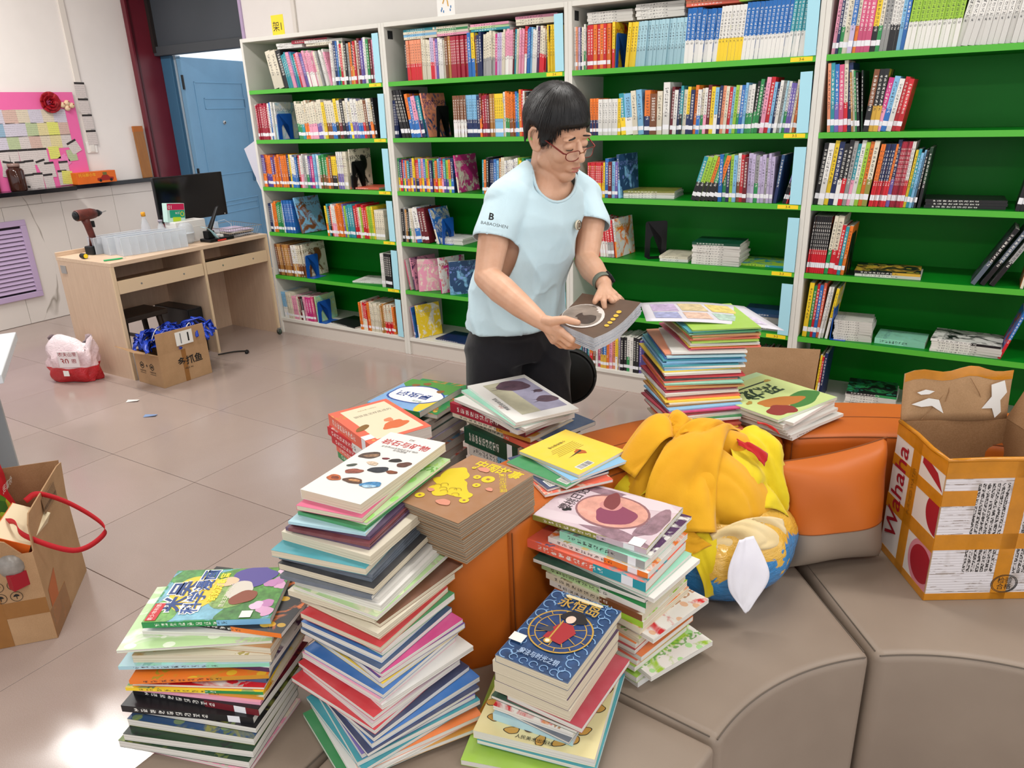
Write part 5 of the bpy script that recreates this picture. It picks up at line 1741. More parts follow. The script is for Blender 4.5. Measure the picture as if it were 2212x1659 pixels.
sheet('hem_tail', [
    [(3.935, -2.275, 0.615), (3.96, -2.25, 0.625), (3.99, -2.225, 0.62)],
    [(3.965, -2.29, 0.57), (3.985, -2.27, 0.58), (4.01, -2.25, 0.575)],
    [(3.985, -2.285, 0.52), (4.005, -2.265, 0.53), (4.035, -2.24, 0.525)],
    [(3.99, -2.275, 0.47), (4.01, -2.255, 0.475), (4.04, -2.225, 0.475)]], M_YCLOTH2, yc, YO, 8, 0.005, 18, 0.2)
sheet('pleated_edge', [
    [(3.865, -2.295, 0.635), (3.91, -2.305, 0.60), (3.945, -2.30, 0.575)],
    [(3.885, -2.27, 0.655), (3.93, -2.285, 0.615), (3.965, -2.28, 0.59)],
    [(3.905, -2.25, 0.665), (3.955, -2.26, 0.625), (3.99, -2.25, 0.60)]], M_YCLOTH, yc, YO, 9, 0.004, 60, 0.9, aniso=(0.3, 1.4))
sheet('red_stripe', [
    [(3.975, -2.045, 0.775), (4.01, -2.045, 0.768), (4.045, -2.03, 0.745)],
    [(3.985, -2.062, 0.768), (4.022, -2.062, 0.757), (4.05, -2.055, 0.725)]], M_REDC, yc, YO, 7, 0.006, 20, 2.0)
sheet('red_stripe', [
    [(3.995, -1.945, 0.785), (4.02, -1.94, 0.782), (4.045, -1.935, 0.765)],
    [(4.0, -1.955, 0.785), (4.025, -1.95, 0.782), (4.052, -1.945, 0.762)]], M_REDC, yc, YO, 7, 0.004, 20, 1.0)
cc = thing('cream_cloth', 'cream cotton cloth bunched below the yellow heap in the bag', 'cloth', (4.05, -2.17, 0.55))
CO = (4.05, -2.17, 0.55)
sheet('cloth_fold', [
    [(3.985, -2.245, 0.625), (4.03, -2.195, 0.645), (4.075, -2.13, 0.635), (4.10, -2.08, 0.61)],
    [(4.01, -2.255, 0.585), (4.055, -2.205, 0.605), (4.095, -2.145, 0.59), (4.115, -2.09, 0.565)],
    [(4.03, -2.255, 0.545), (4.07, -2.21, 0.565), (4.10, -2.16, 0.565), (4.12, -2.10, 0.55)]], M_CCLOTH, cc, CO, 12, 0.014, 26, 0.7)
wc = thing('white_cloth', 'pointed white cloth corner hanging in front of the plastic bag', 'cloth', (4.07, -2.22, 0.5))
WO = (4.07, -2.22, 0.5)
sheet('cloth_corner', [
    [(4.053, -2.261, 0.636), (4.064, -2.244, 0.638), (4.074, -2.226, 0.636)],
    [(4.043, -2.291, 0.581), (4.073, -2.261, 0.588), (4.103, -2.221, 0.581)],
    [(4.048, -2.296, 0.531), (4.078, -2.266, 0.541), (4.113, -2.221, 0.536)],
    [(4.068, -2.278, 0.486), (4.080, -2.266, 0.491), (4.094, -2.248, 0.488)],
    [(4.079, -2.266, 0.461), (4.081, -2.263, 0.462), (4.083, -2.260, 0.461)]], M_WCLOTH, wc, WO, 8, 0.004, 14, 0.3)
# ------------------------------------------------------------------ computer desk
M_BIRCH = wood_mat('birch_laminate', '#c6a98f', '#d4b99f', (12, 12, 1.5))
M_BIRCHT = wood_mat('birch_top', '#cdb094', '#dac0a5', (12, 2, 12))
M_BIRCHE = mat('birch_edge', '#d9bf9d', 0.45)
dk = thing('computer_desk', 'pale birch computer desk with open tray slots standing beside the bookcase', 'desk', (0, -1.2, 0))
DL = 1.195
MB().box(-0.60, 0.0, 0, DL, 0.717, 0.742).build('desk_top', M_BIRCHT, dk, bevel=0.002)
MB().box(-0.60, -0.583, 0, DL, 0.742, 0.768).build('back_rim', M_BIRCHT, dk, bevel=0.002)
MB().box(-0.59, -0.018, 0.0, 0.018, 0, 0.717).build('side_panel', M_BIRCH, dk)
MB().box(-0.018, 0.0, 0.0, 0.020, 0, 0.717).build('edge_strip', M_BIRCHE, dk)
MB().box(-0.59, -0.018, DL - 0.02, DL, 0, 0.717).build('side_panel', M_BIRCH, dk)
MB().box(-0.018, 0.0, DL - 0.022, DL, 0, 0.717).build('edge_strip', M_BIRCHE, dk)
MID = 0.63
MB().box(-0.45, -0.012, MID, MID + 0.018, 0.0, 0.717).build('divider_panel', M_BIRCH, dk)
MB().box(-0.012, 0.0, MID, MID + 0.018, 0.0, 0.717).build('edge_strip', M_BIRCHE, dk)
MB().box(-0.55, -0.535, 0.018, DL - 0.02, 0.30, 0.717).build('back_panel', M_BIRCH, dk)
MB().box(-0.55, -0.535, MID + 0.018, DL - 0.02, 0.0, 0.30).build('back_panel', M_BIRCH, dk)
for (a, b) in ((0.022, MID - 0.004), (MID + 0.022, DL - 0.024)):
    tr_ = MB().box(-0.42, -0.018, a, b, 0.555, 0.567).build('keyboard_tray', M_BIRCH, dk)
    MB().box(-0.018, 0.0, a, b, 0.548, 0.628).build('tray_front', M_BIRCHE, tr_, bevel=0.002)
    for q in (0.25, 0.75):
        MB().tube([(0.0, lerp(a, b, q), 0.588), (0.0015, lerp(a, b, q), 0.588)], 0.006, 12).build('screw_cap', M_STEEL, tr_)
MB().box(-0.56, -0.50, -0.004, 0.0, 0.64, 0.69).build('corner_bracket', M_STEEL, dk)
# things in the trays
kb = thing('keyboard', 'black keyboard in the right tray slot of the birch desk', 'keyboard', (-0.10, -0.27, 0.568))
MB().box(-0.14, 0.02, -0.22, 0.22, 0, 0.02).build('case', M_DKMETAL, kb, bevel=0.004)
for r in range(4):
    for c in range(12):
        pass
kk_ = MB()
kr = None
for r in range(5):
    for c in range(14):
        y = -0.205 + c * 0.0293
        x = -0.12 + r * 0.026
        if kr is None:
            o = MB().box(0, 0.021, 0, 0.024, 0, 0.006).build('key', mat('key_black', '#232326', 0.5), kb)
            kr = o.data
        else:
            o = bpy.data.objects.new('key', kr)
            COL.objects.link(o)
            o.parent = kb
        o.location = (x, y, 0.02)
ru = thing('ruler', 'black rod lying in the left tray slot of the desk', 'rod', (-0.06, -0.85, 0.5705))
ru.rotation_euler = (0, 0, math.radians(16))
MB().tube([(0, -0.02, 0.004), (0, 0.20, 0.004)], 0.004, 8).build('rod_body', M_DKMETAL, ru)
MB().tube([(0, 0.20, 0.004), (0, 0.225, 0.004)], [0.0045, 0.001], 8).build('tip', M_STEEL, ru)

# stool and black case under the desk
M_DWOOD = wood_mat('dark_wood', '#2b211c', '#3c2e26', (10, 2, 10))
sl = thing('wooden_stool', 'low dark wooden stool standing under the birch desk', 'stool', (-0.33, -0.93, 0.0))
MB().box(-0.13, 0.13, -0.17, 0.17, 0.31, 0.345).build('seat', M_DWOOD, sl, bevel=0.006)
for (x, y) in ((-0.09, -0.12), (0.09, -0.12), (-0.09, 0.12), (0.09, 0.12)):
    MB().tube([(x * 1.25, y * 1.25, 0.0), (x, y, 0.315)], [0.016, 0.02], 8).build('leg', M_DWOOD, sl)
MB().box(-0.1, 0.1, -0.008, 0.008, 0.17, 0.19).build('stretcher', M_DWOOD, sl)
bc = thing('computer_case', 'black computer case standing under the desk behind the ribbon carton', 'case', (-0.24, -0.65, 0.0))
MB().box(-0.20, 0.16, -0.05, 0.065, 0.012, 0.33).build('case_body', mat('case_black', '#1d1c1f', 0.35, spec=0.5), bc, bevel=0.004)
MB().box(0.16, 0.168, -0.046, 0.061, 0.02, 0.322).build('front_bezel', M_DKMETAL, bc, bevel=0.003)
for x in (-0.16, 0.12):
    MB().box(x, x + 0.03, -0.045, 0.06, 0, 0.013).build('foot', M_BLACK, bc)
# socket strip end and cable on the floor
ca = tag(MB().tube(spline([(0.06, -0.62, 0.01), (0.10, -0.52, 0.008), (0.17, -0.47, 0.008), (0.205, -0.50, 0.01)], 6), [0.005] * 12 + [0.011] * 7, 8).build('power_cable', M_BLACK, None, smooth=True),
         'short black cable end lying on the floor right of the ribbon carton', 'cable')
cst = thing('desk_caster', 'small dark green caster at the foot of the desk beside the bookcase', 'caster', (0.035, -0.05, 0.0))
MB().lathe([(0.0, -0.008), (0.02, -0.008), (0.022, 0.0), (0.02, 0.008), (0.0, 0.008)], 16, 0, Matrix.Translation((0, 0, 0.022)) @ RX).build('wheel', mat('caster_green', '#3b4a3e', 0.5), cst, smooth=True)
MB().box(-0.006, 0.006, -0.012, 0.012, 0.022, 0.05).build('fork', M_STEEL, cst)

# ------------------------------------------------------------------ on the desk
DZ = 0.7425
mo = thing('computer_monitor', 'black computer monitor facing the door on the birch desk', 'monitor', (-0.47, -0.226, DZ))
MB().box(-0.012, 0.012, -0.295, 0.27, 0.115, 0.425).build('screen_case', mat('monitor_black', '#121214', 0.3, spec=0.5), mo, bevel=0.004)
MB().box(0.012, 0.0135, -0.285, 0.26, 0.125, 0.415).build('screen_panel', mat('screen_black', '#0a0a0c', 0.12, spec=0.6), mo)
MB().box(-0.03, -0.008, -0.04, 0.04, 0.01, 0.2).build('stand_neck', MATS['monitor_black'], mo, bevel=0.004)
MB().lathe([(0.0, 0.0), (0.09, 0.0), (0.09, 0.006), (0.03, 0.014), (0.0, 0.014)], 28, 0, Matrix.Translation((-0.005, 0, 0))).build('stand_base', MATS['monitor_black'], mo, smooth=True)
MB().box(0.0135, 0.0142, 0.238, 0.244, 0.12, 0.128).build('power_light', M_WHITE, mo)

M_ACRYL = mat('clear_acrylic', '#dfe6ee', 0.08, alpha=0.34, spec=0.7)
M_ACEDGE = mat('acrylic_edge', '#e6edf4', 0.15, spec=0.6, alpha=0.75)


def tray(loc, rz, ln, wd, h, nseg, lab, grp='clear plastic display trays'):
    o = thing('display_tray', lab, 'tray', loc, rz, grp)
    t_ = 0.0022
    MB().box(0, ln, 0, wd, 0, t_).build('base', M_ACRYL, o)
    MB().box(0, ln, 0, t_, t_, h).build('wall', M_ACRYL, o)
    MB().box(0, ln, wd - t_, wd, t_, h).build('wall', M_ACRYL, o)
    MB().box(0, t_, t_, wd - t_, t_, h).build('wall', M_ACRYL, o)
    MB().box(ln - t_, ln, t_, wd - t_, t_, h).build('wall', M_ACRYL, o)
    for k in range(1, nseg):
        MB().box(ln * k / nseg, ln * k / nseg + 0.0015, t_, wd - t_, t_, h * 0.93).build('divider', M_ACRYL, o)
    for y in (0, wd):
        MB().tube([(0, y, h), (ln, y, h)], 0.0022, 6).build('rim', M_ACEDGE, o)
    for k in range(nseg + 1):
        MB().tube([(ln * k / nseg, 0, 0.002), (ln * k / nseg, 0, h)], 0.0012, 5).build('edge_line', M_ACEDGE, o)
    return o


tray((-0.145, -1.02, DZ), math.radians(80), 0.42, 0.095, 0.115, 8, 'clear compartment tray nearest the front edge of the desk')
tray((-0.27, -1.03, DZ), math.radians(82), 0.42, 0.09, 0.11, 7, 'clear compartment tray in the middle of three on the desk')
tray((-0.39, -1.05, DZ), math.radians(84), 0.38, 0.09, 0.105, 6, 'clear compartment tray at the back by the cordless drill')
cnt = thing('clear_canister', 'rounded clear plastic canister beside the white carton on the desk', 'container', (-0.20, -0.52, DZ))
MB().lathe([(0.0, 0.0), (0.04, 0.0), (0.052, 0.02), (0.056, 0.07), (0.05, 0.12), (0.03, 0.14), (0.0, 0.142)], 24).build('body', M_ACRYL, cnt, smooth=True)
MB().lathe([(0.0525, 0.066), (0.058, 0.07), (0.0525, 0.074)], 24).build('band', M_ACEDGE, cnt, smooth=True)
bt = thing('glass_bottle', 'clear bottle with orange cap standing behind the display trays', 'bottle', (-0.36, -0.70, DZ))
MB().lathe([(0.0, 0.0), (0.032, 0.0), (0.034, 0.01), (0.034, 0.09), (0.026, 0.14), (0.012, 0.185), (0.011, 0.20)], 20).build('body', M_ACRYL, bt, smooth=True)
MB().lathe([(0.014, 0.198), (0.014, 0.222), (0.010, 0.226), (0.0, 0.226)], 20).build('cap', mat('cap_orange', '#e8a021', 0.4), bt, smooth=True)
MB().lathe([(0.0345, 0.05), (0.0345, 0.085)], 20).build('label_band', mat('bottle_label', '#c0524a', 0.5), bt)
bt2 = thing('glass_bottle', 'small clear bottle with grey cap beside the orange-capped bottle', 'bottle', (-0.34, -0.60, DZ))
MB().lathe([(0.0, 0.0), (0.03, 0.0), (0.03, 0.09), (0.02, 0.125), (0.012, 0.14), (0.012, 0.15)], 20).build('body', M_ACRYL, bt2, smooth=True)
MB().lathe([(0.015, 0.148), (0.015, 0.162), (0.0, 0.164)], 20).build('cap', mat('cap_grey', '#9b93a0', 0.4), bt2, smooth=True)
wbx = thing('white_carton', 'white carton under the upright colourful packet on the desk', 'box', (-0.325, -0.62, DZ))
MB().box(0.0, 0.12, 0.04, 0.27, 0.0, 0.145).build('carton_body', mat('white_card', '#dedcd8', 0.55), wbx, bevel=0.003)
MB().box(0.1195, 0.1212, 0.06, 0.25, 0.1, 0.104).build('tape_line', M_WHITE, wbx)
pkt = thing('product_packet', 'upside-down pink and green product packet standing on the white carton', 'packet', (-0.32, -0.59, DZ + 0.1462))
PKM = Matrix.Rotation(math.radians(-6), 4, 'X')
MB().box(0, 0.05, 0.0, 0.135, 0, 0.125, M=PKM).build('packet_body', mat('packet_mint', '#bfe0d6', 0.4), pkt, bevel=0.002)
MB().box(0.050, 0.0512, 0.004, 0.131, 0.082, 0.123, M=PKM).build('pink_band', mat('packet_pink', '#c41e52', 0.45), pkt)
MB().box(0.050, 0.0512, 0.02, 0.131, 0.03, 0.08, M=PKM).build('green_panel', mat('packet_green', '#1d9a78', 0.45), pkt)
MB().box(0.0505, 0.0516, 0.04, 0.10, 0.005, 0.034, M=PKM).build('lime_panel', mat('packet_lime', '#b8d62c', 0.45), pkt)
MB().tube([PKM @ Vector((0.0518, 0.112 + 0.012 * math.cos(2 * PI * k / 20), 0.055 + 0.014 * math.sin(2 * PI * k / 20))) for k in range(21)], 0.002, 6).build('badge_ring', M_YEL, pkt)
text_part('lettering', '10', 0.034, M_WHITE, pkt, PKM @ frame((0.052, 0.025, 0.102), (0, -1, 0), (0, 0, -1)))
text_part('lettering', 'JOR', 0.02, M_WHITE, pkt, PKM @ frame((0.052, 0.075, 0.062), (0, -1, 0), (0, 0, -1)))
pp = thing('hole_punch', 'black heavy-duty hole punch with raised lever on the desk', 'punch', (-0.10, -0.42, DZ))
MB().box(-0.06, 0.05, -0.03, 0.17, 0, 0.022).build('base', M_DKMETAL, pp, bevel=0.005)
MB().box(-0.03, 0.02, -0.02, 0.04, 0.022, 0.075).build('head', M_DKMETAL, pp, bevel=0.005)
lv = MB()
lv.add([(-0.02, -0.015, 0.05), (0.02, -0.015, 0.05), (0.02, 0.02, 0.07), (-0.02, 0.02, 0.07), (-0.012, 0.10, 0.225), (0.012, 0.10, 0.225), (0.012, 0.118, 0.23), (-0.012, 0.118, 0.23)],
       [(0, 3, 2, 1), (4, 5, 6, 7), (0, 1, 5, 4), (1, 2, 6, 5), (2, 3, 7, 6), (3, 0, 4, 7)])
lv.build('lever', M_DKMETAL, pp, bevel=0.006)
MB().box(0.045, 0.055, 0.03, 0.10, 0.002, 0.012).build('red_catch', mat('red_plastic', '#d23a30', 0.4), pp, bevel=0.002)
MB().box(-0.02, 0.03, 0.075, 0.10, 0.022, 0.04).build('white_die', M_WHITE, pp, bevel=0.003)
stp = thing('paper_tag', 'white and pale blue paper strip curling over the hole punch base', 'paper', (-0.06, -0.46, DZ + 0.03))
MB().grid([[(0.0 + 0.01 * math.sin(v * 3), -0.04 + 0.10 * v, 0.085 - 0.085 * v + 0.02 * math.sin(v * PI)), (0.045, -0.04 + 0.10 * v, 0.08 - 0.085 * v + 0.02 * math.sin(v * PI))] for v in [i / 8 for i in range(9)]]).build('strip', M_CYAN, stp, smooth=True, solid=0.0008)
acr = thing('acrylic_stand', 'small clear acrylic stand behind the hole punch', 'stand', (-0.20, -0.30, DZ))
MB().box(0, 0.06, 0, 0.003, 0, 0.12).build('upright', M_ACRYL, acr)
MB().box(0, 0.06, 0, 0.11, 0, 0.003).build('base', M_ACRYL, acr)
MB().tube([(0.06, 0, 0.003), (0.06, 0.0, 0.12), (0.06, 0.06, 0.125), (0.06, 0.108, 0.09), (0.06, 0.108, 0.003)], 0.0016, 6).build('edge', M_ACEDGE, acr)
# wire basket with papers
wk = thing('wire_basket', 'steel wire letter basket full of papers at the right end of the desk', 'basket', (-0.20, -0.17, DZ))
rim = [(-0.165, -0.13, 0.07), (0.16, -0.13, 0.07), (0.17, 0.155, 0.065), (-0.165, 0.16, 0.075), (-0.165, -0.13, 0.07)]
MB().tube(rim, 0.0022, 6).build('rim_wire', M_STEEL, wk)
botr = [(-0.15, -0.11, 0.003), (0.14, -0.11, 0.003), (0.145, 0.135, 0.003), (-0.15, 0.14, 0.003), (-0.15, -0.11, 0.003)]
MB().tube(botr, 0.002, 6).build('base_wire', M_STEEL, wk)
for k in range(15):
    f = k / 14
    for (r0, r1) in ((0, 1), (2, 3), (1, 2)):
        a = Vector(rim[r0]).lerp(Vector(rim[r1]), f)
        b_ = Vector(botr[r0]).lerp(Vector(botr[r1]), f)
        MB().tube([a, b_], 0.0011, 5).build('side_wire', M_STEEL, wk)
for k in range(6):
    col_ = ['#cfcdd2', '#a9b3c4', '#3a3a40', '#c8b7a6', '#d8d8dc', '#b9a9c0'][k]
    z = 0.006 + k * 0.007
    o = tag(MB().box(-0.12, 0.12, -0.095 + 0.006 * k, 0.11 + 0.002 * k, 0, 0.0055).build('paper_wad', mat('basket_paper%d' % k, col_, 0.6, vary=0.25, vscale=18), None),
            ['grey leaflet bundle lowest in the wire basket', 'pale blue leaflet bundle second from bottom in the wire basket', 'black folder lying inside the wire basket', 'tan leaflet bundle above the black folder in the wire basket', 'white leaflet bundle near the top of the wire basket', 'lilac leaflet bundle on top in the wire basket'][k], 'papers', 'papers in the wire basket')
    o.location = (-0.20, -0.17, DZ + z)
    o.rotation_euler = (0, 0, math.radians([3, -5, 8, -4, 6, -9][k]))
# cordless drill
M_DRED = mat('drill_red', '#5a241c', 0.5, vary=0.3, vscale=40)
dr = thing('cordless_drill', 'red and black cordless drill standing at the back of the desk', 'drill', (-0.44, -1.02, DZ))
DM = Matrix.Rotation(math.radians(12), 4, 'Z')
MB().box(-0.035, 0.035, -0.055, 0.065, 0.0, 0.055, M=DM).build('battery', M_DKMETAL, dr, bevel=0.008)
MB().tube([DM @ Vector(p) for p in ((0, -0.01, 0.05), (0, -0.005, 0.11), (0, -0.02, 0.19), (0, -0.03, 0.225))], [0.024, 0.02, 0.022, 0.026], 12, flat=None).build('grip', M_DRED, dr, smooth=True)
MB().tube([DM @ Vector(p) for p in ((0, -0.095, 0.25), (0, -0.085, 0.25), (0, 0.02, 0.25), (0, 0.05, 0.248))], [0.026, 0.034, 0.034, 0.028], 16).build('motor_housing', M_DRED, dr, smooth=True)
MB().tube([DM @ Vector(p) for p in ((0, -0.10, 0.25), (0, -0.092, 0.25))], [0.02, 0.03], 16).build('rear_cap', M_DKMETAL, dr, smooth=True)
MB().tube([DM @ Vector(p) for p in ((0, 0.05, 0.248), (0, 0.075, 0.247), (0, 0.10, 0.246))], [0.024, 0.022, 0.010], 14).build('chuck', M_DKMETAL, dr, smooth=True)
MB().tube([DM @ Vector(p) for p in ((0, 0.10, 0.246), (0, 0.14, 0.252))], 0.003, 8).build('drill_bit', M_STEEL, dr)
MB().box(-0.01, 0.01, 0.012, 0.028, 0.165, 0.205, M=DM).build('trigger', M_BLACK, dr, bevel=0.003)
sp_ = thing('tape_spool', 'small yellow and black spool lying at the left end of the desk', 'spool', (-0.33, -1.165, DZ + 0.017))
RY = Matrix.Rotation(PI / 2, 4, 'Y')
MB().lathe([(0.0, -0.022), (0.016, -0.022), (0.016, 0.022), (0.0, 0.022)], 20, 0, RY).build('barrel', M_BLACK, sp_, smooth=False)
MB().lathe([(0.0, 0.0225), (0.0135, 0.0225), (0.0135, 0.024), (0.0, 0.025)], 20, 0, RY).build('yellow_end', M_YEL, sp_)
kn = thing('green_knife', 'green plastic utility knife lying at the front left of the desk', 'knife', (-0.09, -1.12, DZ + 0.001))
kn.rotation_euler = (0, 0, math.radians(70))
MB().prism([(-0.055, -0.006), (0.03, -0.008), (0.055, 0.0), (0.03, 0.008), (-0.055, 0.006)], 0, 0.008).build('handle', mat('green_plastic', '#2fae6a', 0.4), kn, bevel=0.002)
MB().prism([(0.05, -0.002), (0.072, 0.0), (0.05, 0.003)], 0.003, 0.0045).build('blade', M_STEEL, kn)
# white sheet clipped to the side of the bookcase
ws = thing('clipped_sheet', 'large white paper sheets clipped to the side of the leftmost bookcase', 'paper', (-0.003, 0.006, 1.13))
MB().add([(0.0, 0.0, 0.25), (-0.143, 0.02, 0.197), (-0.072, 0.012, 0.04), (0.0, 0.0, -0.075)], [(0, 1, 2, 3)]).build('sheet', mat('sheet_lilac', '#c9c8d4', 0.6), ws, solid=0.002)
MB().add([(0.0, 0.006, 0.10), (-0.06, 0.016, 0.02), (-0.055, 0.016, -0.02), (0.0, 0.006, -0.10)], [(0, 1, 2, 3)]).build('sheet', M_WHITE, ws, solid=0.002)

# ------------------------------------------------------------------ ribbon carton and red bag on the floor
rc = thing('carton', 'brown carton full of blue ribbon on the floor before the desk', 'box', (0.311, -1.207, 0.001), math.radians(88))
RCP, RCA = (0.311, -1.207, 0.001), math.radians(88)
RW, RD, RH = 0.335, 0.27, 0.205
rwa = MB().box(0, RW, 0, T, T, RH).build('front_wall', M_CARD, rc)
rwb = MB().box(0, T, T, RD, T, RH).build('side_wall', M_CARD, rc)
MB().box(T, RW, RD - T, RD, T, RH).build('back_wall', M_CARDD, rc)
MB().box(RW - T, RW, T, RD - T, T, RH).build('side_wall', M_CARDD, rc)
MB().box(0, RW, 0, RD, 0, T).build('bottom', M_CARD, rc)
fl = MB().add([(0.0, 0.002, RH), (RW, 0.002, RH), (RW - 0.015, -0.008, RH + 0.13), (0.0, -0.006, RH + 0.135)], [(0, 1, 2, 3)]).build('front_flap', M_CARD, rc, solid=0.004)
MB().add([(0.002, 0.0, RH), (0.002, RD, RH), (-0.115, RD - 0.02, RH + 0.06), (-0.12, 0.03, RH + 0.05)], [(0, 1, 2, 3)]).build('side_flap', M_CARD, rc, solid=0.004)
MB().box(0.125, 0.24, -0.0092, -0.0072, RH + 0.03, RH + 0.115).build('shipping_label', M_WHITE, fl)
MB().box(0.205, 0.215, -0.0098, -0.009, RH + 0.045, RH + 0.10).build('label_bar', M_BLACK, fl)
MB().box(0.155, 0.162, -0.0098, -0.009, RH + 0.04, RH + 0.105).build('label_bar', mat('grey_ink', '#77777a', 0.6), fl)
MB().box(0.15, 0.18, -0.0008, 0.0, 0.0, RH).build('tape_band', M_TAPEB, rwa)
RF = lambda x, z: frame((x, -0.0012, z), (1, 0, 0), (0, 0, 1))
text_part('lettering', '多抓鱼', 0.058, M_BLACK, rwa, RF(0.20, 0.125), bold=0.0012)
text_part('lettering', 'déjà vu', 0.02, M_BLACK, rwa, RF(0.185, 0.083))
RS = lambda y, z: frame((-0.0012, y, z), (0, -1, 0), (0, 0, 1))
for y in (0.20, 0.095):
    MB().tube([(-0.001, y + 0.02 * math.cos(2 * PI * k / 6 + 0.5), 0.12 + 0.021 * math.sin(2 * PI * k / 6 + 0.5)) for k in range(7)], 0.002, 6).build('recycle_mark', M_BLACK, rwb)
    MB().add([(-0.0014, y + 0.010 * math.cos(2 * PI * k / 12), 0.12 + 0.008 * math.sin(2 * PI * k / 12)) for k in range(12)], [list(range(12))]).build('recycle_mark', M_BLACK, rwb)
    MB().box(-0.0014, -0.0008, y - 0.03, y + 0.03, 0.07, 0.0725).build('underline', M_BLACK, rwb)
    text_part('small_lettering', '可循环利用', 0.013, M_BLACK, rwb, RS(y, 0.084))
text_part('plus_mark', '+', 0.036, M_BLACK, rwb, RS(0.1475, 0.12), bold=0.0008)
M_RIB = mat('blue_ribbon', '#1b3fb5', 0.32, vary=0.25, vscale=30, spec=0.6)
RIB = MB()
for q in range(84):
    rr = random.Random(300 + q)
    cx, cy = rr.uniform(0.05, RW - 0.02), rr.uniform(0.03, RD - 0.03)
    zz = RH + rr.uniform(-0.02, 0.085)
    a = rr.uniform(0, PI)
    out = 1.0
    if q < 16:
        cx, cy, zz = RW + rr.uniform(-0.01, 0.075), rr.uniform(0.04, RD - 0.05), RH + rr.uniform(-0.02, 0.10)
    if 16 <= q < 22:
        cx, cy, zz = rr.uniform(-0.06, 0.03), rr.uniform(0.05, RD - 0.04), RH + rr.uniform(0.015, 0.05)
    pts = []
    r0 = rr.uniform(0.045, 0.085)
    for k in range(9):
        t_ = k / 8 * rr.uniform(3.6, 5.4)
        pts.append((cx + r0 * math.cos(a) * math.cos(t_), cy + r0 * math.sin(a) * math.cos(t_) + 0.012 * math.sin(3 * t_), zz + r0 * 0.75 * abs(math.sin(t_)) + 0.008 * math.sin(2.3 * t_ + q)))
    sp2 = spline(pts, 3)
    w_ = rr.uniform(0.016, 0.024)
    G = []
    for i2, p in enumerate(sp2):
        d = (sp2[min(i2 + 1, len(sp2) - 1)] - sp2[max(i2 - 1, 0)]).normalized()
        s_ = d.cross(Vector((math.sin(a), -math.cos(a), 0.3)))
        s_ = s_.normalized() if s_.length > 1e-6 else Vector((1, 0, 0))
        n_ = s_.cross(d).normalized()
        G.append([p - n_ * w_ / 2, p + n_ * w_ / 2])
    RIB.grid(G)
o = RIB.build('ribbon_tangle', M_RIB, None, smooth=True, solid=0.0006)
o.matrix_world = Matrix.Translation(RCP) @ Matrix.Rotation(RCA, 4, 'Z')
o['kind'] = 'stuff'
tag(o, 'tangle of blue satin lanyard ribbon filling the brown carton', 'ribbon')
for q, (x, y) in enumerate([(0.07, 0.12), (0.25, 0.06)]):
    o = MB().tube(spline([(x - 0.03, y, RH + 0.06), (x, y - 0.01, RH + 0.12), (x + 0.03, y, RH + 0.13), (x + 0.035, y + 0.01, RH + 0.08)], 5), 0.003, 6).build('white_tie', M_WHITE, None, smooth=True)
    o.matrix_world = Matrix.Translation(RCP) @ Matrix.Rotation(RCA, 4, 'Z')
    tag(o, ['white twist tie on the left ribbon bunch', 'white twist tie on the right ribbon bunch'][q], 'tie', 'white ties on the ribbon')


def snack_mat():
    m = bpy.data.materials.new('snack_bag_film')
    t = NT(m)
    s = t.node('ShaderNodeSeparateXYZ')
    co = t.coord()
    t.link(co, s.inputs[0])
    n = t.noise(co, 8, 2, 0.5)
    z = t.math('ADD', s.outputs[2], t.math('MULTIPLY', n, 0.02))
    c = t.ramp(t.math('MULTIPLY', z, 4.0), [(0.0, hx('#b3141f')), (0.44, hx('#c21826')), (0.46, hx('#e6c6cb')), (1.0, hx('#e9d6da'))])
    t.link(c, t.b.inputs['Base Color'])
    t.b.inputs['Roughness'].default_value = 0.2
    t.b.inputs['Specular IOR Level'].default_value = 0.6
    t.bump(t.noise(co, 22, 4, 0.65, 1.0), 0.8, 0.012)
    return m


sb = thing('snack_bag', 'crumpled pink and red plastic snack bag on the floor beside the desk', 'bag', (-0.36, -1.36, 0.001), math.radians(28))
P = []
for i in range(15):
    v = i / 14
    row = []
    for k in range(32):
        a = 2 * PI * k / 32
        prof = (math.sin(PI * min(1, 0.12 + v * 0.9)) ** 0.45)
        w_ = 1 + 0.09 * math.sin(5 * a + 8 * v) + 0.07 * math.sin(9 * a - 11 * v)
        row.append((0.150 * (0.9 + 0.1 * prof) * math.copysign(abs(math.cos(a)) ** 0.7, math.cos(a)) * w_, 0.085 * prof * math.copysign(abs(math.sin(a)) ** 0.8, math.sin(a)) * w_, 0.002 + 0.27 * v + (0.03 * math.sin(3 * a + 1) if v > 0.8 else 0)))
    P.append(row)
o = MB().grid(P, closed=True).build('film', snack_mat(), sb, smooth=True)
SF = lambda x, z: frame((x - 0.01, -0.0985, z), (1, 0, 0), (0, -0.1, 1))
MB().box(-0.03, 0.10, -0.0975, -0.0905, 0.115, 0.215).build('white_panel', mat('bag_white', '#e6dadb', 0.4), sb)
text_part('lettering', '农夫山里', 0.03, M_MARKRED, sb, SF(0.045, 0.195))
text_part('lettering', '30', 0.055, M_MARKRED, sb, SF(0.02, 0.150))
text_part('lettering', '周', 0.035, M_MARKRED, sb, SF(0.08, 0.150))
MB().box(-0.02, 0.015, -0.0945, -0.0905, 0.055, 0.09).build('code_patch', M_WHITE, sb)
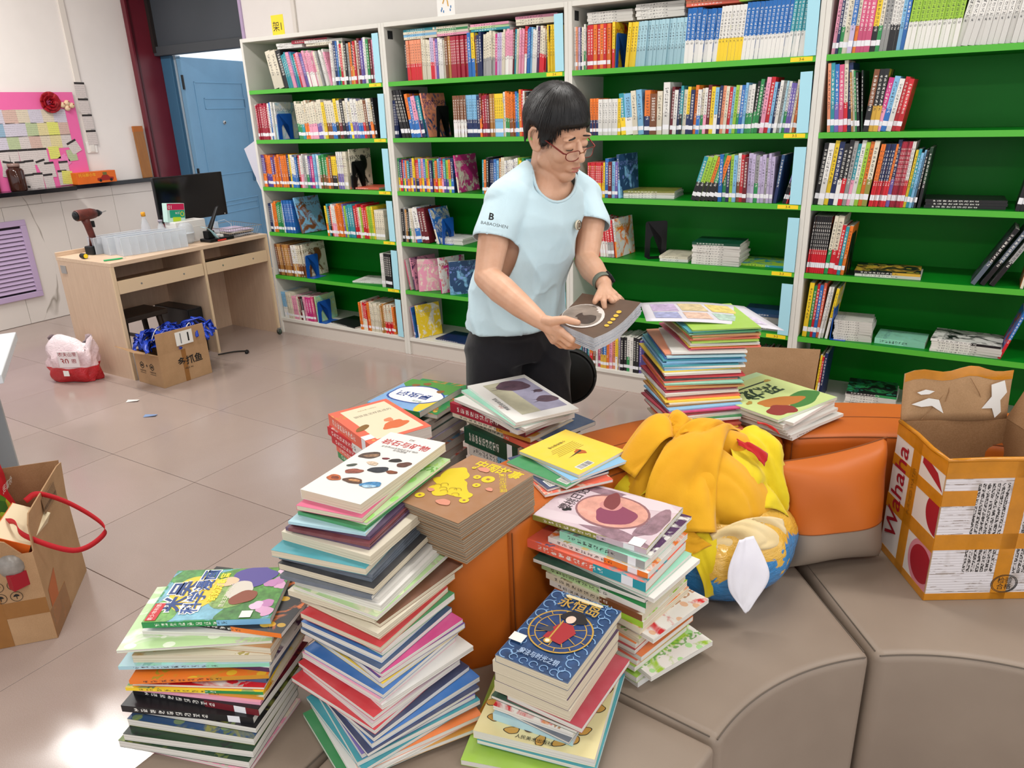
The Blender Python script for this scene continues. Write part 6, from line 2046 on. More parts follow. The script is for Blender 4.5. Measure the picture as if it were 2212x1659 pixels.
for q, (x, y, c_) in enumerate([(0.334, -1.432, '#e4e2de'), (0.642, -1.525, '#7f97c0')]):
    o = MB().add([(-0.035, -0.012, 0.001), (0.03, -0.016, 0.006), (0.036, 0.012, 0.002), (-0.03, 0.014, 0.007)], [(0, 1, 2, 3)]).build('paper_scrap', mat('scrap%d' % q, c_, 0.6), None, solid=0.0008)
    o.location = (x, y, 0.001)
    o.rotation_euler = (0, 0, math.radians(40))
    tag(o, ['white paper scrap on the floor tiles before the carton', 'blue and white paper scrap on the floor tiles'][q], 'scrap', 'paper scraps on the floor')

# ------------------------------------------------------------------ pink notice board on the sill
M_PINK = mat('pink_board', '#ea6aa6', 0.6, vary=0.03, vscale=3)
PX = LX + 0.02
pb = thing('notice_board', 'pink notice board covered in visitor notes leaning on the wall sill', 'board', (LX + 0.016, -0.42, 1.056))
MB().box(0, 0.008, -0.34, 0.425, 0.0, 0.722).build('board_panel', M_PINK, pb)


def note_mat(name, c):
    if name in MATS:
        return MATS[name]
    m = bpy.data.materials.new(name)
    t = NT(m)
    co = t.coord()
    n = t.noise(t.mapped(co, (1, 60, 60)), 3.5, 2, 0.6)
    s = t.node('ShaderNodeSeparateXYZ')
    t.link(co, s.inputs[0])
    row = t.math('LESS_THAN', t.math('FRACT', t.math('MULTIPLY', s.outputs[2], 70.0)), 0.45)
    g = t.math('MULTIPLY', row, t.math('GREATER_THAN', n, 0.5))
    t.link(t.mix(t.math('MULTIPLY', g, 0.45), hx(c), hx('#6a625f')), t.b.inputs['Base Color'])
    t.b.inputs['Roughness'].default_value = 0.7
    MATS[name] = m
    return m


NC = {'w': note_mat('note_white', '#d6ccc8'), 'l': note_mat('note_lilac', '#cfc9d6'), 'c': note_mat('note_cream', '#dccfb8'), 'y': note_mat('note_yellow', '#dfe070'), 'b': note_mat('note_blue', '#8fb0c8'),
      'o': note_mat('note_ochre', '#e0d39c'), 'p': note_mat('note_pink', '#ef8ac0'), 'g': note_mat('note_green', '#b7c59a'), 'r': note_mat('note_rose', '#d3b3a6')}
M_DARKBAR = mat('note_header', '#2f2a2a', 0.6)


def note(y, z, w, h, c, rot=0, bar=False, x=0.0085, par=None):
    """note hung with its top edge centre at (y, z) of the board"""
    Mn = Matrix.Translation((x, y, z)) @ Matrix.Rotation(math.radians(rot), 4, 'X')
    o = MB().box(0, 0.0012, -w / 2, w / 2, -h, 0, M=Mn).build('note', NC[c], par or pb)
    if bar:
        MB().box(0.0012, 0.0018, -w / 2, w / 2, -0.016, 0, M=Mn).build('header_bar', M_DARKBAR, o)
    return o


lay = 0
rows_ = ['lrclcl', 'bllgoyr', 'lgwrcow']
for r, s_ in enumerate(rows_):
    n_ = len(s_)
    for i, ch in enumerate(s_):
        note(-0.245 + (i + 0.5) * 0.575 / n_, 0.595 - r * 0.098, 0.575 / n_ + 0.006, 0.102, ch, RND.uniform(-2, 2), x=0.0085 + 0.0004 * (i % 2))
for i in range(5):
    note(-0.215 + i * 0.073, 0.305, 0.072, 0.125, 'w', RND.uniform(-2, 2), True, 0.0092)
for (y, z, rt) in [(-0.20, 0.19, -12), (-0.115, 0.185, 0), (-0.045, 0.19, 2), (0.04, 0.185, 14), (0.105, 0.165, 2), (-0.145, 0.09, -14), (-0.07, 0.085, 2), (0.0, 0.09, -2), (0.075, 0.075, 2), (-0.115, 0.0, -10), (0.22, 0.165, 1), (0.195, 0.095, 0)]:
    note(y, z + 0.03, 0.075, 0.12 if z > 0.03 else 0.025, 'w', rt, True, 0.0098 + 0.0003 * (abs(y) * 10 % 3))
note(0.17, 0.31, 0.085, 0.095, 'y', 0, False, 0.0098)
note(0.235, 0.115, 0.085, 0.105, 'y', -6, False, 0.0112)
note(0.215, 0.235, 0.075, 0.09, 'p', 30, False, 0.0098)
note(0.305, 0.28, 0.08, 0.09, 'g', 4, False, 0.0098)
note(0.32, 0.345, 0.085, 0.10, 'w', 24, True, 0.0105)
# roses pinned on the board
M_ROSE = mat('rose_red', '#a4101f', 0.55, vary=0.2, vscale=40)
rs = thing('paper_rose', 'big red fabric rose pinned on top of the pink board', 'flower', (LX + 0.03, -0.10 - 0.10, 1.056 + 0.645))


def rose(parent, R, m):
    for ring in range(4):
        n_ = 3 + ring * 2
        for k in range(n_):
            a = 2 * PI * k / n_ + ring * 0.6
            r0 = R * (0.12 + 0.24 * ring)
            G = []
            for i in range(6):
                u = i / 5
                row = []
                for j in range(7):
                    v = (j / 6 - 0.5)
                    ang = a + v * (2.4 / (0.8 + ring * 0.45))
                    rr_ = r0 * (0.55 + 0.55 * u) + R * 0.05 * u * u * ring
                    hgt = R * (0.62 - 0.14 * ring) * u + R * 0.05 * math.sin(v * 6)
                    row.append((hgt + 0.004, rr_ * math.cos(ang), rr_ * math.sin(ang)))
                G.append(row)
            MB().grid(G).build('petal', m, parent, smooth=True, solid=0.0012)


rose(rs, 0.075, M_ROSE)
cr = thing('cream_flowers', 'small cream fabric flowers beside the red rose on the pink board', 'flower', (LX + 0.028, -0.105, 1.056 + 0.625))
M_CRF = mat('flower_cream', '#e6c9a4', 0.6)
for k, (y, z) in enumerate([(0, 0), (0.04, 0.015), (0.035, -0.025), (0.075, -0.005)]):
    MB().ell((0.012, y, z), (0.016, 0.024, 0.022), 12, 8).build('blossom', M_CRF, cr, smooth=True)
    MB().ell((0.026, y + 0.008, z + 0.008), (0.004, 0.005, 0.005), 8, 6).build('berry', M_ROSE, cr, smooth=True)
# hanging strip of printed cards
hs_ = thing('card_strip', 'vertical strip of four printed note cards taped on the wall trunking', 'notes', (LX + 0.015, 0.08, 1.86))
for k in range(4):
    note(0.004 + 0.004 * k, -0.005 - 0.125 * k, 0.085, 0.118, 'w', RND.uniform(-2, 2), True, 0.0, hs_)
# box and jar on the sill
ob2 = thing('orange_box', 'orange toy-car box lying on the black sill', 'box', (LX + 0.06, -0.10, 1.056))
MB().box(-0.04, 0.05, -0.06, 0.28, 0, 0.095).build('box_body', mat('toybox_orange', '#e06a1c', 0.45, vary=0.08, vscale=10), ob2, bevel=0.003)
M_CARR = mat('toy_red', '#9c2218', 0.4)
MB().prism([(0.11, 0.018), (0.25, 0.018), (0.255, 0.04), (0.22, 0.044), (0.205, 0.062), (0.16, 0.062), (0.145, 0.044), (0.11, 0.04)], 0.0502, 0.0514, M=Matrix(((0, 0, 1, 0), (1, 0, 0, 0), (0, 1, 0, 0), (0, 0, 0, 1)))).build('car_picture', M_CARR, ob2)
for y in (0.135, 0.23):
    MB().lathe([(0, 0.0), (0.012, 0.0), (0.012, 0.0018), (0, 0.0018)], 14, 0, Matrix.Translation((0.0505, y, 0.02)) @ RY).build('wheel_picture', M_BLACK, ob2)
MB().box(0.05, 0.0512, 0.165, 0.20, 0.05, 0.085).build('figure_picture', mat('figure_olive', '#6c6a32', 0.6), ob2)
text_part('lettering', '托马斯小车', 0.03, mat('toy_yellow', '#f4c534', 0.5), ob2, frame((0.0512, 0.03, 0.07), (0, 1, 0), (0, 0, 1)))
jr = thing('glass_jar', 'brown glass jar standing on the sill before the pink board', 'jar', (LX + 0.095, -0.62, 1.056))
M_BGLASS = mat('brown_glass', '#3a1c14', 0.08, spec=0.6, alpha=0.92)
MB().lathe([(0.0, 0.0), (0.055, 0.0), (0.06, 0.01), (0.06, 0.15), (0.05, 0.165), (0.04, 0.17), (0.04, 0.185)], 28).build('body', M_BGLASS, jr, smooth=True)
MB().lathe([(0.043, 0.18), (0.043, 0.205), (0.0, 0.207)], 28).build('lid', mat('jar_lid', '#9a7a70', 0.15, spec=0.6, alpha=0.7), jr, smooth=True)
ft_ = thing('maroon_frame', 'maroon wooden frame standing at the left edge behind the jar', 'frame', (LX + 0.03, -0.82, 1.056))
MB().box(0, 0.03, -0.06, 0.085, 0, 0.28).build('panel', M_MAROON, ft_, bevel=0.003)
MB().box(0.03, 0.036, -0.04, 0.065, 0.02, 0.26).build('inner_panel', mat('maroon_dark', '#4a131d', 0.35), ft_)
wd = thing('wood_batten', 'narrow brown wooden batten leaning in the corner by the door', 'batten', (LX + 0.045, 0.52, 1.056))
MB().box(-0.02, 0.0, -0.045, 0.045, 0, 0.44, M=Matrix.Rotation(math.radians(-2), 4, 'Y')).build('batten_board', wood_mat('batten_wood', '#8f5a24', '#a86d30', (10, 10, 1.5)), wd, bevel=0.002)
MB().box(-0.0205, 0.0006, -0.0455, 0.0455, 0.395, 0.442, M=Matrix.Rotation(math.radians(-2), 4, 'Y')).build('end_cap', mat('batten_end', '#b3641f', 0.5), wd)
# ------------------------------------------------------------------ printed covers of the books on top
class Deco:
    """flat print on the front cover of a book: each shape its own thin part"""
    def __init__(s, o):
        s.o = o
        s.w, s.l, s.t = o['dims'][0], o['dims'][1], o['dims'][2]
        s.z = s.t + 0.0002

    def cl(s, x, y, z):
        return (min(max(x, 0.0005), s.w - 0.0005), min(max(y, 0.0005), s.l - 0.0005), z)

    def up(s):
        s.z += 0.00006
        return s.z

    def poly(s, pts, m, name='printed_shape'):
        z = s.up()
        MB().add([s.cl(p[0] * s.w, p[1] * s.l, z) for p in pts], [list(range(len(pts)))]).build(name, m, s.o)

    def rect(s, x0, x1, y0, y1, m, name='printed_panel'):
        s.poly([(x0, y0), (x1, y0), (x1, y1), (x0, y1)], m, name)

    def ell(s, cx, cy, rx, ry, m, name='printed_shape', rot=0, wob=0.0, n=28, seed=1):
        z = s.up()
        r_ = random.Random(seed)
        ph = [r_.uniform(0, 6.28) for _ in range(4)]
        pts = []
        for k in range(n):
            a = 2 * PI * k / n
            q = 1 + wob * (math.sin(2 * a + ph[0]) * 0.6 + math.sin(3 * a + ph[1]) * 0.5 + math.sin(5 * a + ph[2]) * 0.35)
            x, y = rx * s.w * q * math.cos(a), ry * s.w * q * math.sin(a)
            c, d = math.cos(math.radians(rot)), math.sin(math.radians(rot))
            pts.append(s.cl(cx * s.w + x * c - y * d, cy * s.l + x * d + y * c, z))
        MB().add(pts, [list(range(n))]).build(name, m, s.o)

    def ring(s, cx, cy, r, wd, m, name='printed_ring', a0=0, a1=360, sy=1.0, n=40):
        z = s.up()
        b = MB()
        P = []
        for k in range(n + 1):
            a = math.radians(lerp(a0, a1, k / n))
            P.append([(cx * s.w + q * s.w * math.cos(a), cy * s.l + q * s.w * sy * math.sin(a), z) for q in (r - wd, r)])
        b.grid(P)
        b.build(name, m, s.o)

    def text(s, txt, x, y, size, m, rot=0, bold=0.0, fit=None, name='title_lettering'):
        z = s.up()
        M_ = Matrix.Translation((x * s.w, y * s.l, z)) @ Matrix.Rotation(math.radians(rot), 4, 'Z')
        text_part(name, txt, size, m, s.o, M_, bold=bold, fit=fit)

    def bars(s, x0, x1, y0, y1, n, m):
        s.rect(x0 - 0.01, x1 + 0.01, y0 - 0.01, y1 + 0.01, M_WHITE, 'barcode_patch')
        z = s.up()
        r_ = random.Random(5)
        b = MB()
        x = x0
        for k in range(n):
            wd = (x1 - x0) / n
            b.box((x + wd * 0.15) * s.w, (x + wd * r_.uniform(0.45, 0.8)) * s.w, y0 * s.l, y1 * s.l, z, z + 0.00005)
            x += wd
        o = b.build('barcode_lines', m, s.o)
        o['kind'] = 'stuff'


def ink(h, r=0.5):
    return mat('ink_' + h.lstrip('#'), h, r)


# rock guide
d = Deco(DKB)
d.text('岩石与矿物', 0.5, 0.84, 0.026, ink('#b3262c'), bold=0.0004, fit=0.115)
d.text('全世界500多种岩石与矿物的', 0.5, 0.765, 0.0085, ink('#6a6a6a'), fit=0.09)
d.text('彩色图鉴', 0.55, 0.735, 0.0085, ink('#6a6a6a'))
d.text('DK', 0.5, 0.93, 0.010, ink('#7a5a50'))
rk = [(0.22, 0.60, 0.17, 0.10, '#4b3a30', 25), (0.25, 0.60, 0.11, 0.05, '#8a6a50', 25), (0.50, 0.60, 0.06, 0.03, '#6a2630', 10), (0.67, 0.60, 0.09, 0.06, '#26221f', 20), (0.86, 0.57, 0.10, 0.08, '#5a382c', 40),
      (0.42, 0.50, 0.10, 0.05, '#c9b49c', 0), (0.62, 0.435, 0.16, 0.08, '#272b33', 22), (0.84, 0.44, 0.08, 0.05, '#7a4022', 10), (0.18, 0.42, 0.07, 0.04, '#3f463a', 40), (0.33, 0.35, 0.13, 0.07, '#8a4a38', 28),
      (0.20, 0.22, 0.11, 0.08, '#b25a2a', 10), (0.22, 0.22, 0.06, 0.045, '#7a3418', 10), (0.50, 0.235, 0.15, 0.075, '#5a3a26', 8), (0.52, 0.24, 0.08, 0.035, '#c08a58', 8), (0.80, 0.235, 0.14, 0.085, '#3f7fae', 20), (0.80, 0.21, 0.10, 0.04, '#9cc0dc', 12)]
for i, (x, y, a, b_, c, r) in enumerate(rk):
    d.ell(x, y, a, b_, mat('rock_' + c.lstrip('#'), c, 0.5, vary=0.45, vscale=160), 'rock_picture', r, 0.13, seed=i)

# garden comic
d = Deco(MIWU)
d.rect(0.02, 0.98, 0.02, 0.98, mat('garden_sky', '#78b0c4', 0.4, vary=0.3, vscale=35), 'sky_print')
for i, (x, y, a, b_, c, r) in enumerate([(0.15, 0.2, 0.30, 0.5, '#3f7a34', 20), (0.55, 0.12, 0.4, 0.3, '#4f8a3a', 70), (0.85, 0.35, 0.25, 0.6, '#5c8f3c', 10), (0.85, 0.8, 0.3, 0.3, '#4d8a46', 30), (0.15, 0.9, 0.22, 0.3, '#69a34a', 60), (0.5, 0.45, 0.35, 0.35, '#86a85a', 15)]):
    d.ell(x, y, a * 0.8, b_ * 0.8, mat('leaf_' + c[1:], c, 0.4, vary=0.45, vscale=70), 'leaf_print', r, 0.2, seed=40 + i)
d.ell(0.52, 0.72, 0.34, 0.30, ink('#e9c93a'), 'sun_print', 0, 0.05)
for i, (x, y) in enumerate([(0.62, 0.04), (0.72, 0.07), (0.9, 0.06), (0.18, 0.10), (0.28, 0.08), (0.24, 0.16), (0.12, 0.05), (0.66, 0.13)]):
    d.ell(x, y, 0.075, 0.075, ink(['#d9a5c8', '#c286b6', '#e6c2dc'][i % 3]), 'flower_print', 0, 0.16, seed=70 + i)
d.ell(0.80, 0.30, 0.20, 0.28, ink('#5a4f96'), 'purple_print', 20, 0.15, seed=90)
d.ell(0.72, 0.50, 0.09, 0.13, ink('#e6c3a0'), 'pale_print', 20, 0.05, seed=91)
d.ell(0.55, 0.36, 0.14, 0.18, ink('#d6cfc2'), 'pale_print', 60, 0.12, seed=92)
d.ell(0.40, 0.30, 0.12, 0.16, ink('#8a4a34'), 'rust_print', 40, 0.1, seed=93)
d.text('米吴', 0.46, 0.83, 0.05, ink('#f0efe8'), bold=0.004)
d.text('米吴', 0.46, 0.83, 0.05, ink('#24427e'), bold=0.0012)
d.text('科学漫画', 0.55, 0.67, 0.036, ink('#f0efe8'), bold=0.003)
d.text('科学漫画', 0.55, 0.67, 0.036, ink('#2d4f92'), bold=0.0008)
d.text('奇妙万象篇', 0.62, 0.545, 0.019, ink('#f2e23c'), bold=0.0006)
d.text('昆虫王国历险记', 0.45, 0.44, 0.011, ink('#f4f0dc'))
d.rect(0.02, 0.33, 0.90, 0.985, ink('#c2202c'), 'red_tag')
d.text('青少年科普', 0.17, 0.945, 0.010, M_WHITE)
d.rect(0.02, 0.14, 0.16, 0.25, M_WHITE, 'call_sticker')

# blue fantasy novel
d = Deco(BLUEB)
G_ = mat('gold_print', '#c9a24a', 0.35, metal=0.3)
d.rect(0.01, 0.99, 0.01, 0.99, mat('blue_ornament', '#23436e', 0.4, vary=0.35, vscale=55), 'blue_panel')
LBLUE = ink('#7fa6cf')
for sx in (0.0, 1.0):
    for q in range(7):
        y = 0.06 + q * 0.145
        d.ring(abs(sx - 0.10), y, 0.085, 0.014, LBLUE, 'scroll_print', 0, 290, n=20)
        d.ring(abs(sx - 0.17), y + 0.05, 0.045, 0.010, LBLUE, 'scroll_print', 120, 420, n=16)
for q in range(5):
    d.ring(0.22 + q * 0.14, 0.045, 0.055, 0.010, LBLUE, 'scroll_print', 0, 300, n=16)
    d.ring(0.22 + q * 0.14, 0.955, 0.055, 0.010, LBLUE, 'scroll_print', 0, 300, n=16)
d.ell(0.5, 0.50, 0.40, 0.40, mat('night_blue', '#1d3a6c', 0.4, vary=0.4, vscale=70), 'night_disc')
d.ring(0.5, 0.50, 0.42, 0.022, G_, 'gold_ring')
d.ring(0.5, 0.50, 0.335, 0.014, G_, 'gold_ring')
for q in range(24):
    a = 2 * PI * q / 24
    ca, sa = math.cos(a), math.sin(a)
    k1, k2 = (0.10, 0.32) if q % 2 == 0 else (0.34, 0.40)
    wd = 0.006
    f = d.w / d.l
    d.poly([(0.5 + k1 * ca - wd * sa, 0.5 + (k1 * sa + wd * ca) * f), (0.5 + k1 * ca + wd * sa, 0.5 + (k1 * sa - wd * ca) * f), (0.5 + k2 * ca + wd * sa, 0.5 + (k2 * sa - wd * ca) * f), (0.5 + k2 * ca - wd * sa, 0.5 + (k2 * sa + wd * ca) * f)], G_, 'gold_spoke')
RC_ = ink('#a3242a')
d.poly([(0.36, 0.36), (0.62, 0.34), (0.70, 0.52), (0.60, 0.60), (0.45, 0.60), (0.38, 0.50)], RC_, 'red_coat_print')
d.ell(0.55, 0.70, 0.16, 0.13, ink('#17161a'), 'dark_hair_print', 0, 0.18, seed=3)
d.ell(0.52, 0.66, 0.062, 0.08, ink('#e2c9b6'), 'pale_print', 0, 0.03)
d.poly([(0.20, 0.42), (0.40, 0.44), (0.42, 0.48), (0.36, 0.52)], ink('#3c3f4c'), 'umbrella_print')
d.rect(0.435, 0.455, 0.34, 0.62, G_, 'gold_staff')
d.ell(0.445, 0.335, 0.05, 0.05, G_, 'gold_cog')
d.ell(0.445, 0.335, 0.03, 0.03, ink('#e9dfc4'), 'cog_face')
d.text('永恒岛', 0.5, 0.845, 0.036, G_, bold=0.0005, fit=0.085)
d.poly([(0.25, 0.925), (0.75, 0.925), (0.78, 0.945), (0.75, 0.962), (0.25, 0.962), (0.22, 0.945)], ink('#d9cda6'), 'banner')
d.text('魔法与时光之钥', 0.5, 0.125, 0.016, ink('#9db4d2'), bold=0.0003, fit=0.08)
d.rect(0.0, 0.19, 0.20, 0.30, M_WHITE, 'call_sticker')

# pink-framed comic
d = Deco(CHERRY)
d.rect(0.01, 0.99, 0.005, 0.995, mat('mauve_paper', '#cfbcc4', 0.4, vary=0.10, vscale=14), 'paper_panel')
BR_ = mat('bark_print', '#8c6f7a', 0.5, vary=0.3, vscale=60)
for i, (x, y, a, b_, r) in enumerate([(0.12, 0.35, 0.10, 0.5, 80), (0.14, 0.75, 0.10, 0.4, 95), (0.88, 0.70, 0.07, 0.42, 88), (0.86, 0.30, 0.12, 0.42, 92), (0.50, 0.10, 0.30, 0.13, 80), (0.5, 0.90, 0.16, 0.04, 85)]):
    d.ell(x, y, b_, a, BR_ if i % 2 == 0 else ink('#d6c6cc'), 'branch_print', r, 0.22, seed=20 + i)
d.ell(0.52, 0.47, 0.36, 0.44, ink('#8a5f63'), 'oval_frame', 0, 0.02)
d.ell(0.52, 0.47, 0.33, 0.41, mat('sunset_print', '#d2998a', 0.45, vary=0.22, vscale=30), 'oval_picture')
d.ell(0.46, 0.42, 0.20, 0.25, ink('#85405a'), 'plum_print', 10, 0.12, seed=8)
d.ell(0.63, 0.52, 0.12, 0.13, ink('#c98a86'), 'pale_print', 0, 0.05, seed=9)
d.ell(0.72, 0.54, 0.20, 0.09, ink('#7a3a3c'), 'hat_print', 20, 0.1, seed=10)
d.text('樱桃日记', 0.55, 0.83, 0.030, ink('#3b3236'), fit=0.105)
d.text('宠物嘉年华奇遇', 0.42, 0.14, 0.011, ink('#a58b96'), fit=0.07)
for i, (x, y) in enumerate([(0.30, 0.80), (0.92, 0.93)]):
    d.ell(x, y, 0.03, 0.05, M_BLACK, 'bird_print', 30, 0.3, seed=30 + i)
d.rect(0.0, 0.16, 0.05, 0.155, M_WHITE, 'call_sticker')

# kraft storybook
d = Deco(BROWN)
Y_ = ink('#dcc320')
d.text('中国故事', 0.56, 0.885, 0.034, Y_, bold=0.0008, fit=0.115)
d.text('民间动物篇', 0.82, 0.72, 0.016, Y_, rot=-50)
for i, (x, y, a, b_, r) in enumerate([(0.20, 0.62, 0.16, 0.20, 20), (0.30, 0.48, 0.24, 0.16, 10), (0.45, 0.40, 0.22, 0.14, -20), (0.60, 0.38, 0.12, 0.10, 10), (0.30, 0.33, 0.14, 0.14, 0)]):
    d.ell(x, y, a, b_, Y_, 'dragon_print', r, 0.2, seed=60 + i)
for i, (x, y, r) in enumerate([(0.62, 0.70, 0.085), (0.47, 0.68, 0.05), (0.60, 0.56, 0.05), (0.72, 0.30, 0.06), (0.20, 0.16, 0.06), (0.28, 0.80, 0.03)]):
    d.ell(x, y, r, r, Y_, 'coin_print')
    d.rect(x - r * 0.28, x + r * 0.28, y - r * 0.2, y + r * 0.2, ink('#9c6b3f'), 'coin_hole')
P_ = ink('#d08a72')
for i, (x, y, a) in enumerate([(0.42, 0.82, 0.08), (0.80, 0.56, 0.05), (0.55, 0.18, 0.09), (0.22, 0.28, 0.05)]):
    d.ell(x, y, a, a * 0.75, P_, 'teapot_print', 0, 0.12, seed=80 + i)
for i in range(7):
    d.ring(0.22 + 0.055 * i, 0.36 + 0.05 * math.sin(i * 1.7), 0.05, 0.006, ink('#8a6a1c'), 'dragon_scale', 10, 200, n=12)

# orange-framed novel
d = Deco(ORAB)
d.rect(0.16, 0.92, 0.06, 0.94, ink('#ddd2b4'), 'cream_panel')
d.text('钢铁是怎样炼成的', 0.55, 0.70, 0.016, ink('#6f675a'), fit=0.11)
d.text('经典名著 口碑版本', 0.55, 0.84, 0.007, ink('#b39a78'))
d.ell(0.62, 0.28, 0.22, 0.13, ink('#cf6a3c'), 'rider_print', 20, 0.2, seed=5)
d.ell(0.62, 0.43, 0.08, 0.07, ink('#d9825a'), 'rider_print', 0, 0.2, seed=6)
d.ell(0.17, 0.40, 0.14, 0.07, ink('#7f5c26'), 'badge_print', 30, 0.05)
d.rect(0.0, 0.16, 0.10, 0.21, M_WHITE, 'call_sticker')

# insect comic
d = Deco(GREB)
d.rect(0.01, 0.99, 0.01, 0.99, mat('insect_sky', '#7fa8d6', 0.4, vary=0.12, vscale=20), 'sky_print')
d.ell(0.85, 0.45, 0.25, 0.55, ink('#4f8f3a'), 'leaf_print', 0, 0.15, seed=2)
d.ell(0.30, 0.10, 0.30, 0.10, ink('#e2cc3c'), 'grass_print', 0, 0.1, seed=3)
d.ell(0.50, 0.48, 0.30, 0.45, ink('#2c4f9a'), 'cloud_edge', 0, 0.09, seed=4)
d.ell(0.50, 0.48, 0.27, 0.42, ink('#e8e8ea'), 'cloud_print', 0, 0.09, seed=4)
d.text('昆虫记', 0.48, 0.50, 0.040, ink('#1f3f86'), rot=90, bold=0.001, fit=0.12)
d.text('漫话版', 0.30, 0.30, 0.012, ink('#3a8a5a'), rot=90)
for i, (x, y) in enumerate([(0.80, 0.75), (0.72, 0.2), (0.9, 0.6)]):
    d.ell(x, y, 0.05, 0.06, ink('#8a5a2a'), 'bug_print', 20 * i, 0.15, seed=12 + i)

# white booklet with tree painting
d = Deco(WHITEB)
d.rect(0.20, 0.93, 0.12, 0.92, mat('dusk_painting', '#9c98ae', 0.45, vary=0.22, vscale=12), 'painting')
d.rect(0.20, 0.50, 0.12, 0.92, mat('pond_painting', '#b5b198', 0.45, vary=0.18, vscale=16), 'painting_foreground')
for i, (x, y, a) in enumerate([(0.60, 0.78, 0.26), (0.80, 0.34, 0.16), (0.84, 0.55, 0.07)]):
    d.ell(x, y, a, a * 0.85, mat('tree_crown', '#5a4450', 0.5, vary=0.3, vscale=50), 'tree_print', 0, 0.12, seed=33 + i)
    d.poly([(x - a * 1.6, y - 0.03), (x - a * 0.2, y - 0.01), (x - a * 0.2, y + 0.015)], ink('#4a3a46'), 'trunk_print')
    d.poly([(x - a * 1.4, y + 0.04), (x - a * 0.3, y + 0.005), (x - a * 0.3, y + 0.02)], ink('#4a3a46'), 'trunk_print')
d.text('林格伦绘本作品', 0.12, 0.42, 0.014, ink('#3b3b44'), rot=90)
d.text('小小', 0.065, 0.36, 0.012, ink('#b3403c'), rot=90)

# dinosaur magazine
d = Deco(DINOB)
d.rect(0.0, 1.0, 0.10, 0.99, mat('pale_lime_print', '#c3d38a', 0.45, vary=0.06, vscale=10), 'lime_panel')
d.ell(0.30, 0.80, 0.30, 0.13, ink('#3f7a36'), 'dinosaur_print', 10, 0.14, seed=2)
d.ell(0.55, 0.72, 0.30, 0.11, ink('#b5702c'), 'dinosaur_print', -12, 0.12, seed=5)
d.ell(0.75, 0.86, 0.16, 0.13, ink('#8a2f26'), 'dinosaur_print', 0, 0.2, seed=7)
d.text('恐龙', 0.5, 0.40, 0.070, ink('#1f3a1c'), bold=0.002)
d.rect(0.18, 0.82, 0.235, 0.26, ink('#23301e'), 'title_rule')
d.text('世界恐龙大百科', 0.5, 0.07, 0.012, ink('#b34a3a'))
d.text('动物奇观系列', 0.5, 0.03, 0.010, ink('#3c3c3c'))
d.ell(0.92, 0.06, 0.03, 0.03, ink('#2e6a3a'), 'badge_print')
for i, (x, y) in enumerate([(0.15, 0.25), (0.85, 0.55), (0.9, 0.2)]):
    d.ell(x, y, 0.05, 0.03, ink('#a88a3a'), 'small_dinosaur', 20, 0.25, seed=50 + i)

# workbooks
d = Deco(YELB)
d.bars(0.60, 0.86, 0.84, 0.93, 18, M_BLACK)
d.ell(0.45, 0.60, 0.06, 0.10, ink('#b5602a'), 'bird_print', 30, 0.25, seed=3)
d.poly([(0.40, 0.56), (0.72, 0.62), (0.42, 0.60)], ink('#3a332c'), 'wing_print')
for q in range(6):
    d.rect(0.25, 0.78 - 0.03 * (q % 3), 0.50 - q * 0.035, 0.505 - q * 0.035, ink('#7a6f2a'), 'text_line')
d.text('小猪唏哩呼噜', 0.5, 0.24, 0.010, ink('#3a3a26'))
for bk in (NAVYB, GRNB):
    d = Deco(bk)
    d.bars(0.70, 0.93, 0.80, 0.95, 16, M_BLACK)
    d.bars(0.10, 0.30, 0.06, 0.18, 14, M_BLACK)
    d.text('小学生阅读训练', 0.5, 0.55, 0.013, ink('#6fa8d8'))

# pebble comic
d = Deco(PEBB)
PE = ink('#c99a4a')
for i, (x, y) in enumerate([(0.12, 0.16), (0.30, 0.08), (0.05, 0.30), (0.70, 0.07), (0.86, 0.22), (0.92, 0.46), (0.80, 0.12), (0.10, 0.48), (0.95, 0.68), (0.55, 0.05), (0.20, 0.22)]):
    d.ell(x, y, 0.062, 0.04, M_BLACK, 'pebble_outline', 10 * i, 0.12, seed=i)
    d.ell(x, y, 0.055, 0.034, PE, 'pebble_print', 10 * i, 0.12, seed=i)
for i, (x, y) in enumerate([(0.45, 0.14), (0.65, 0.13), (0.42, 0.19)]):
    d.ell(x, y, 0.08, 0.05, ink('#4a3426'), 'shadow_hatch', 0, 0.3, seed=20 + i)
d.text('人民美术出版社', 0.5, 0.035, 0.010, M_BLACK)

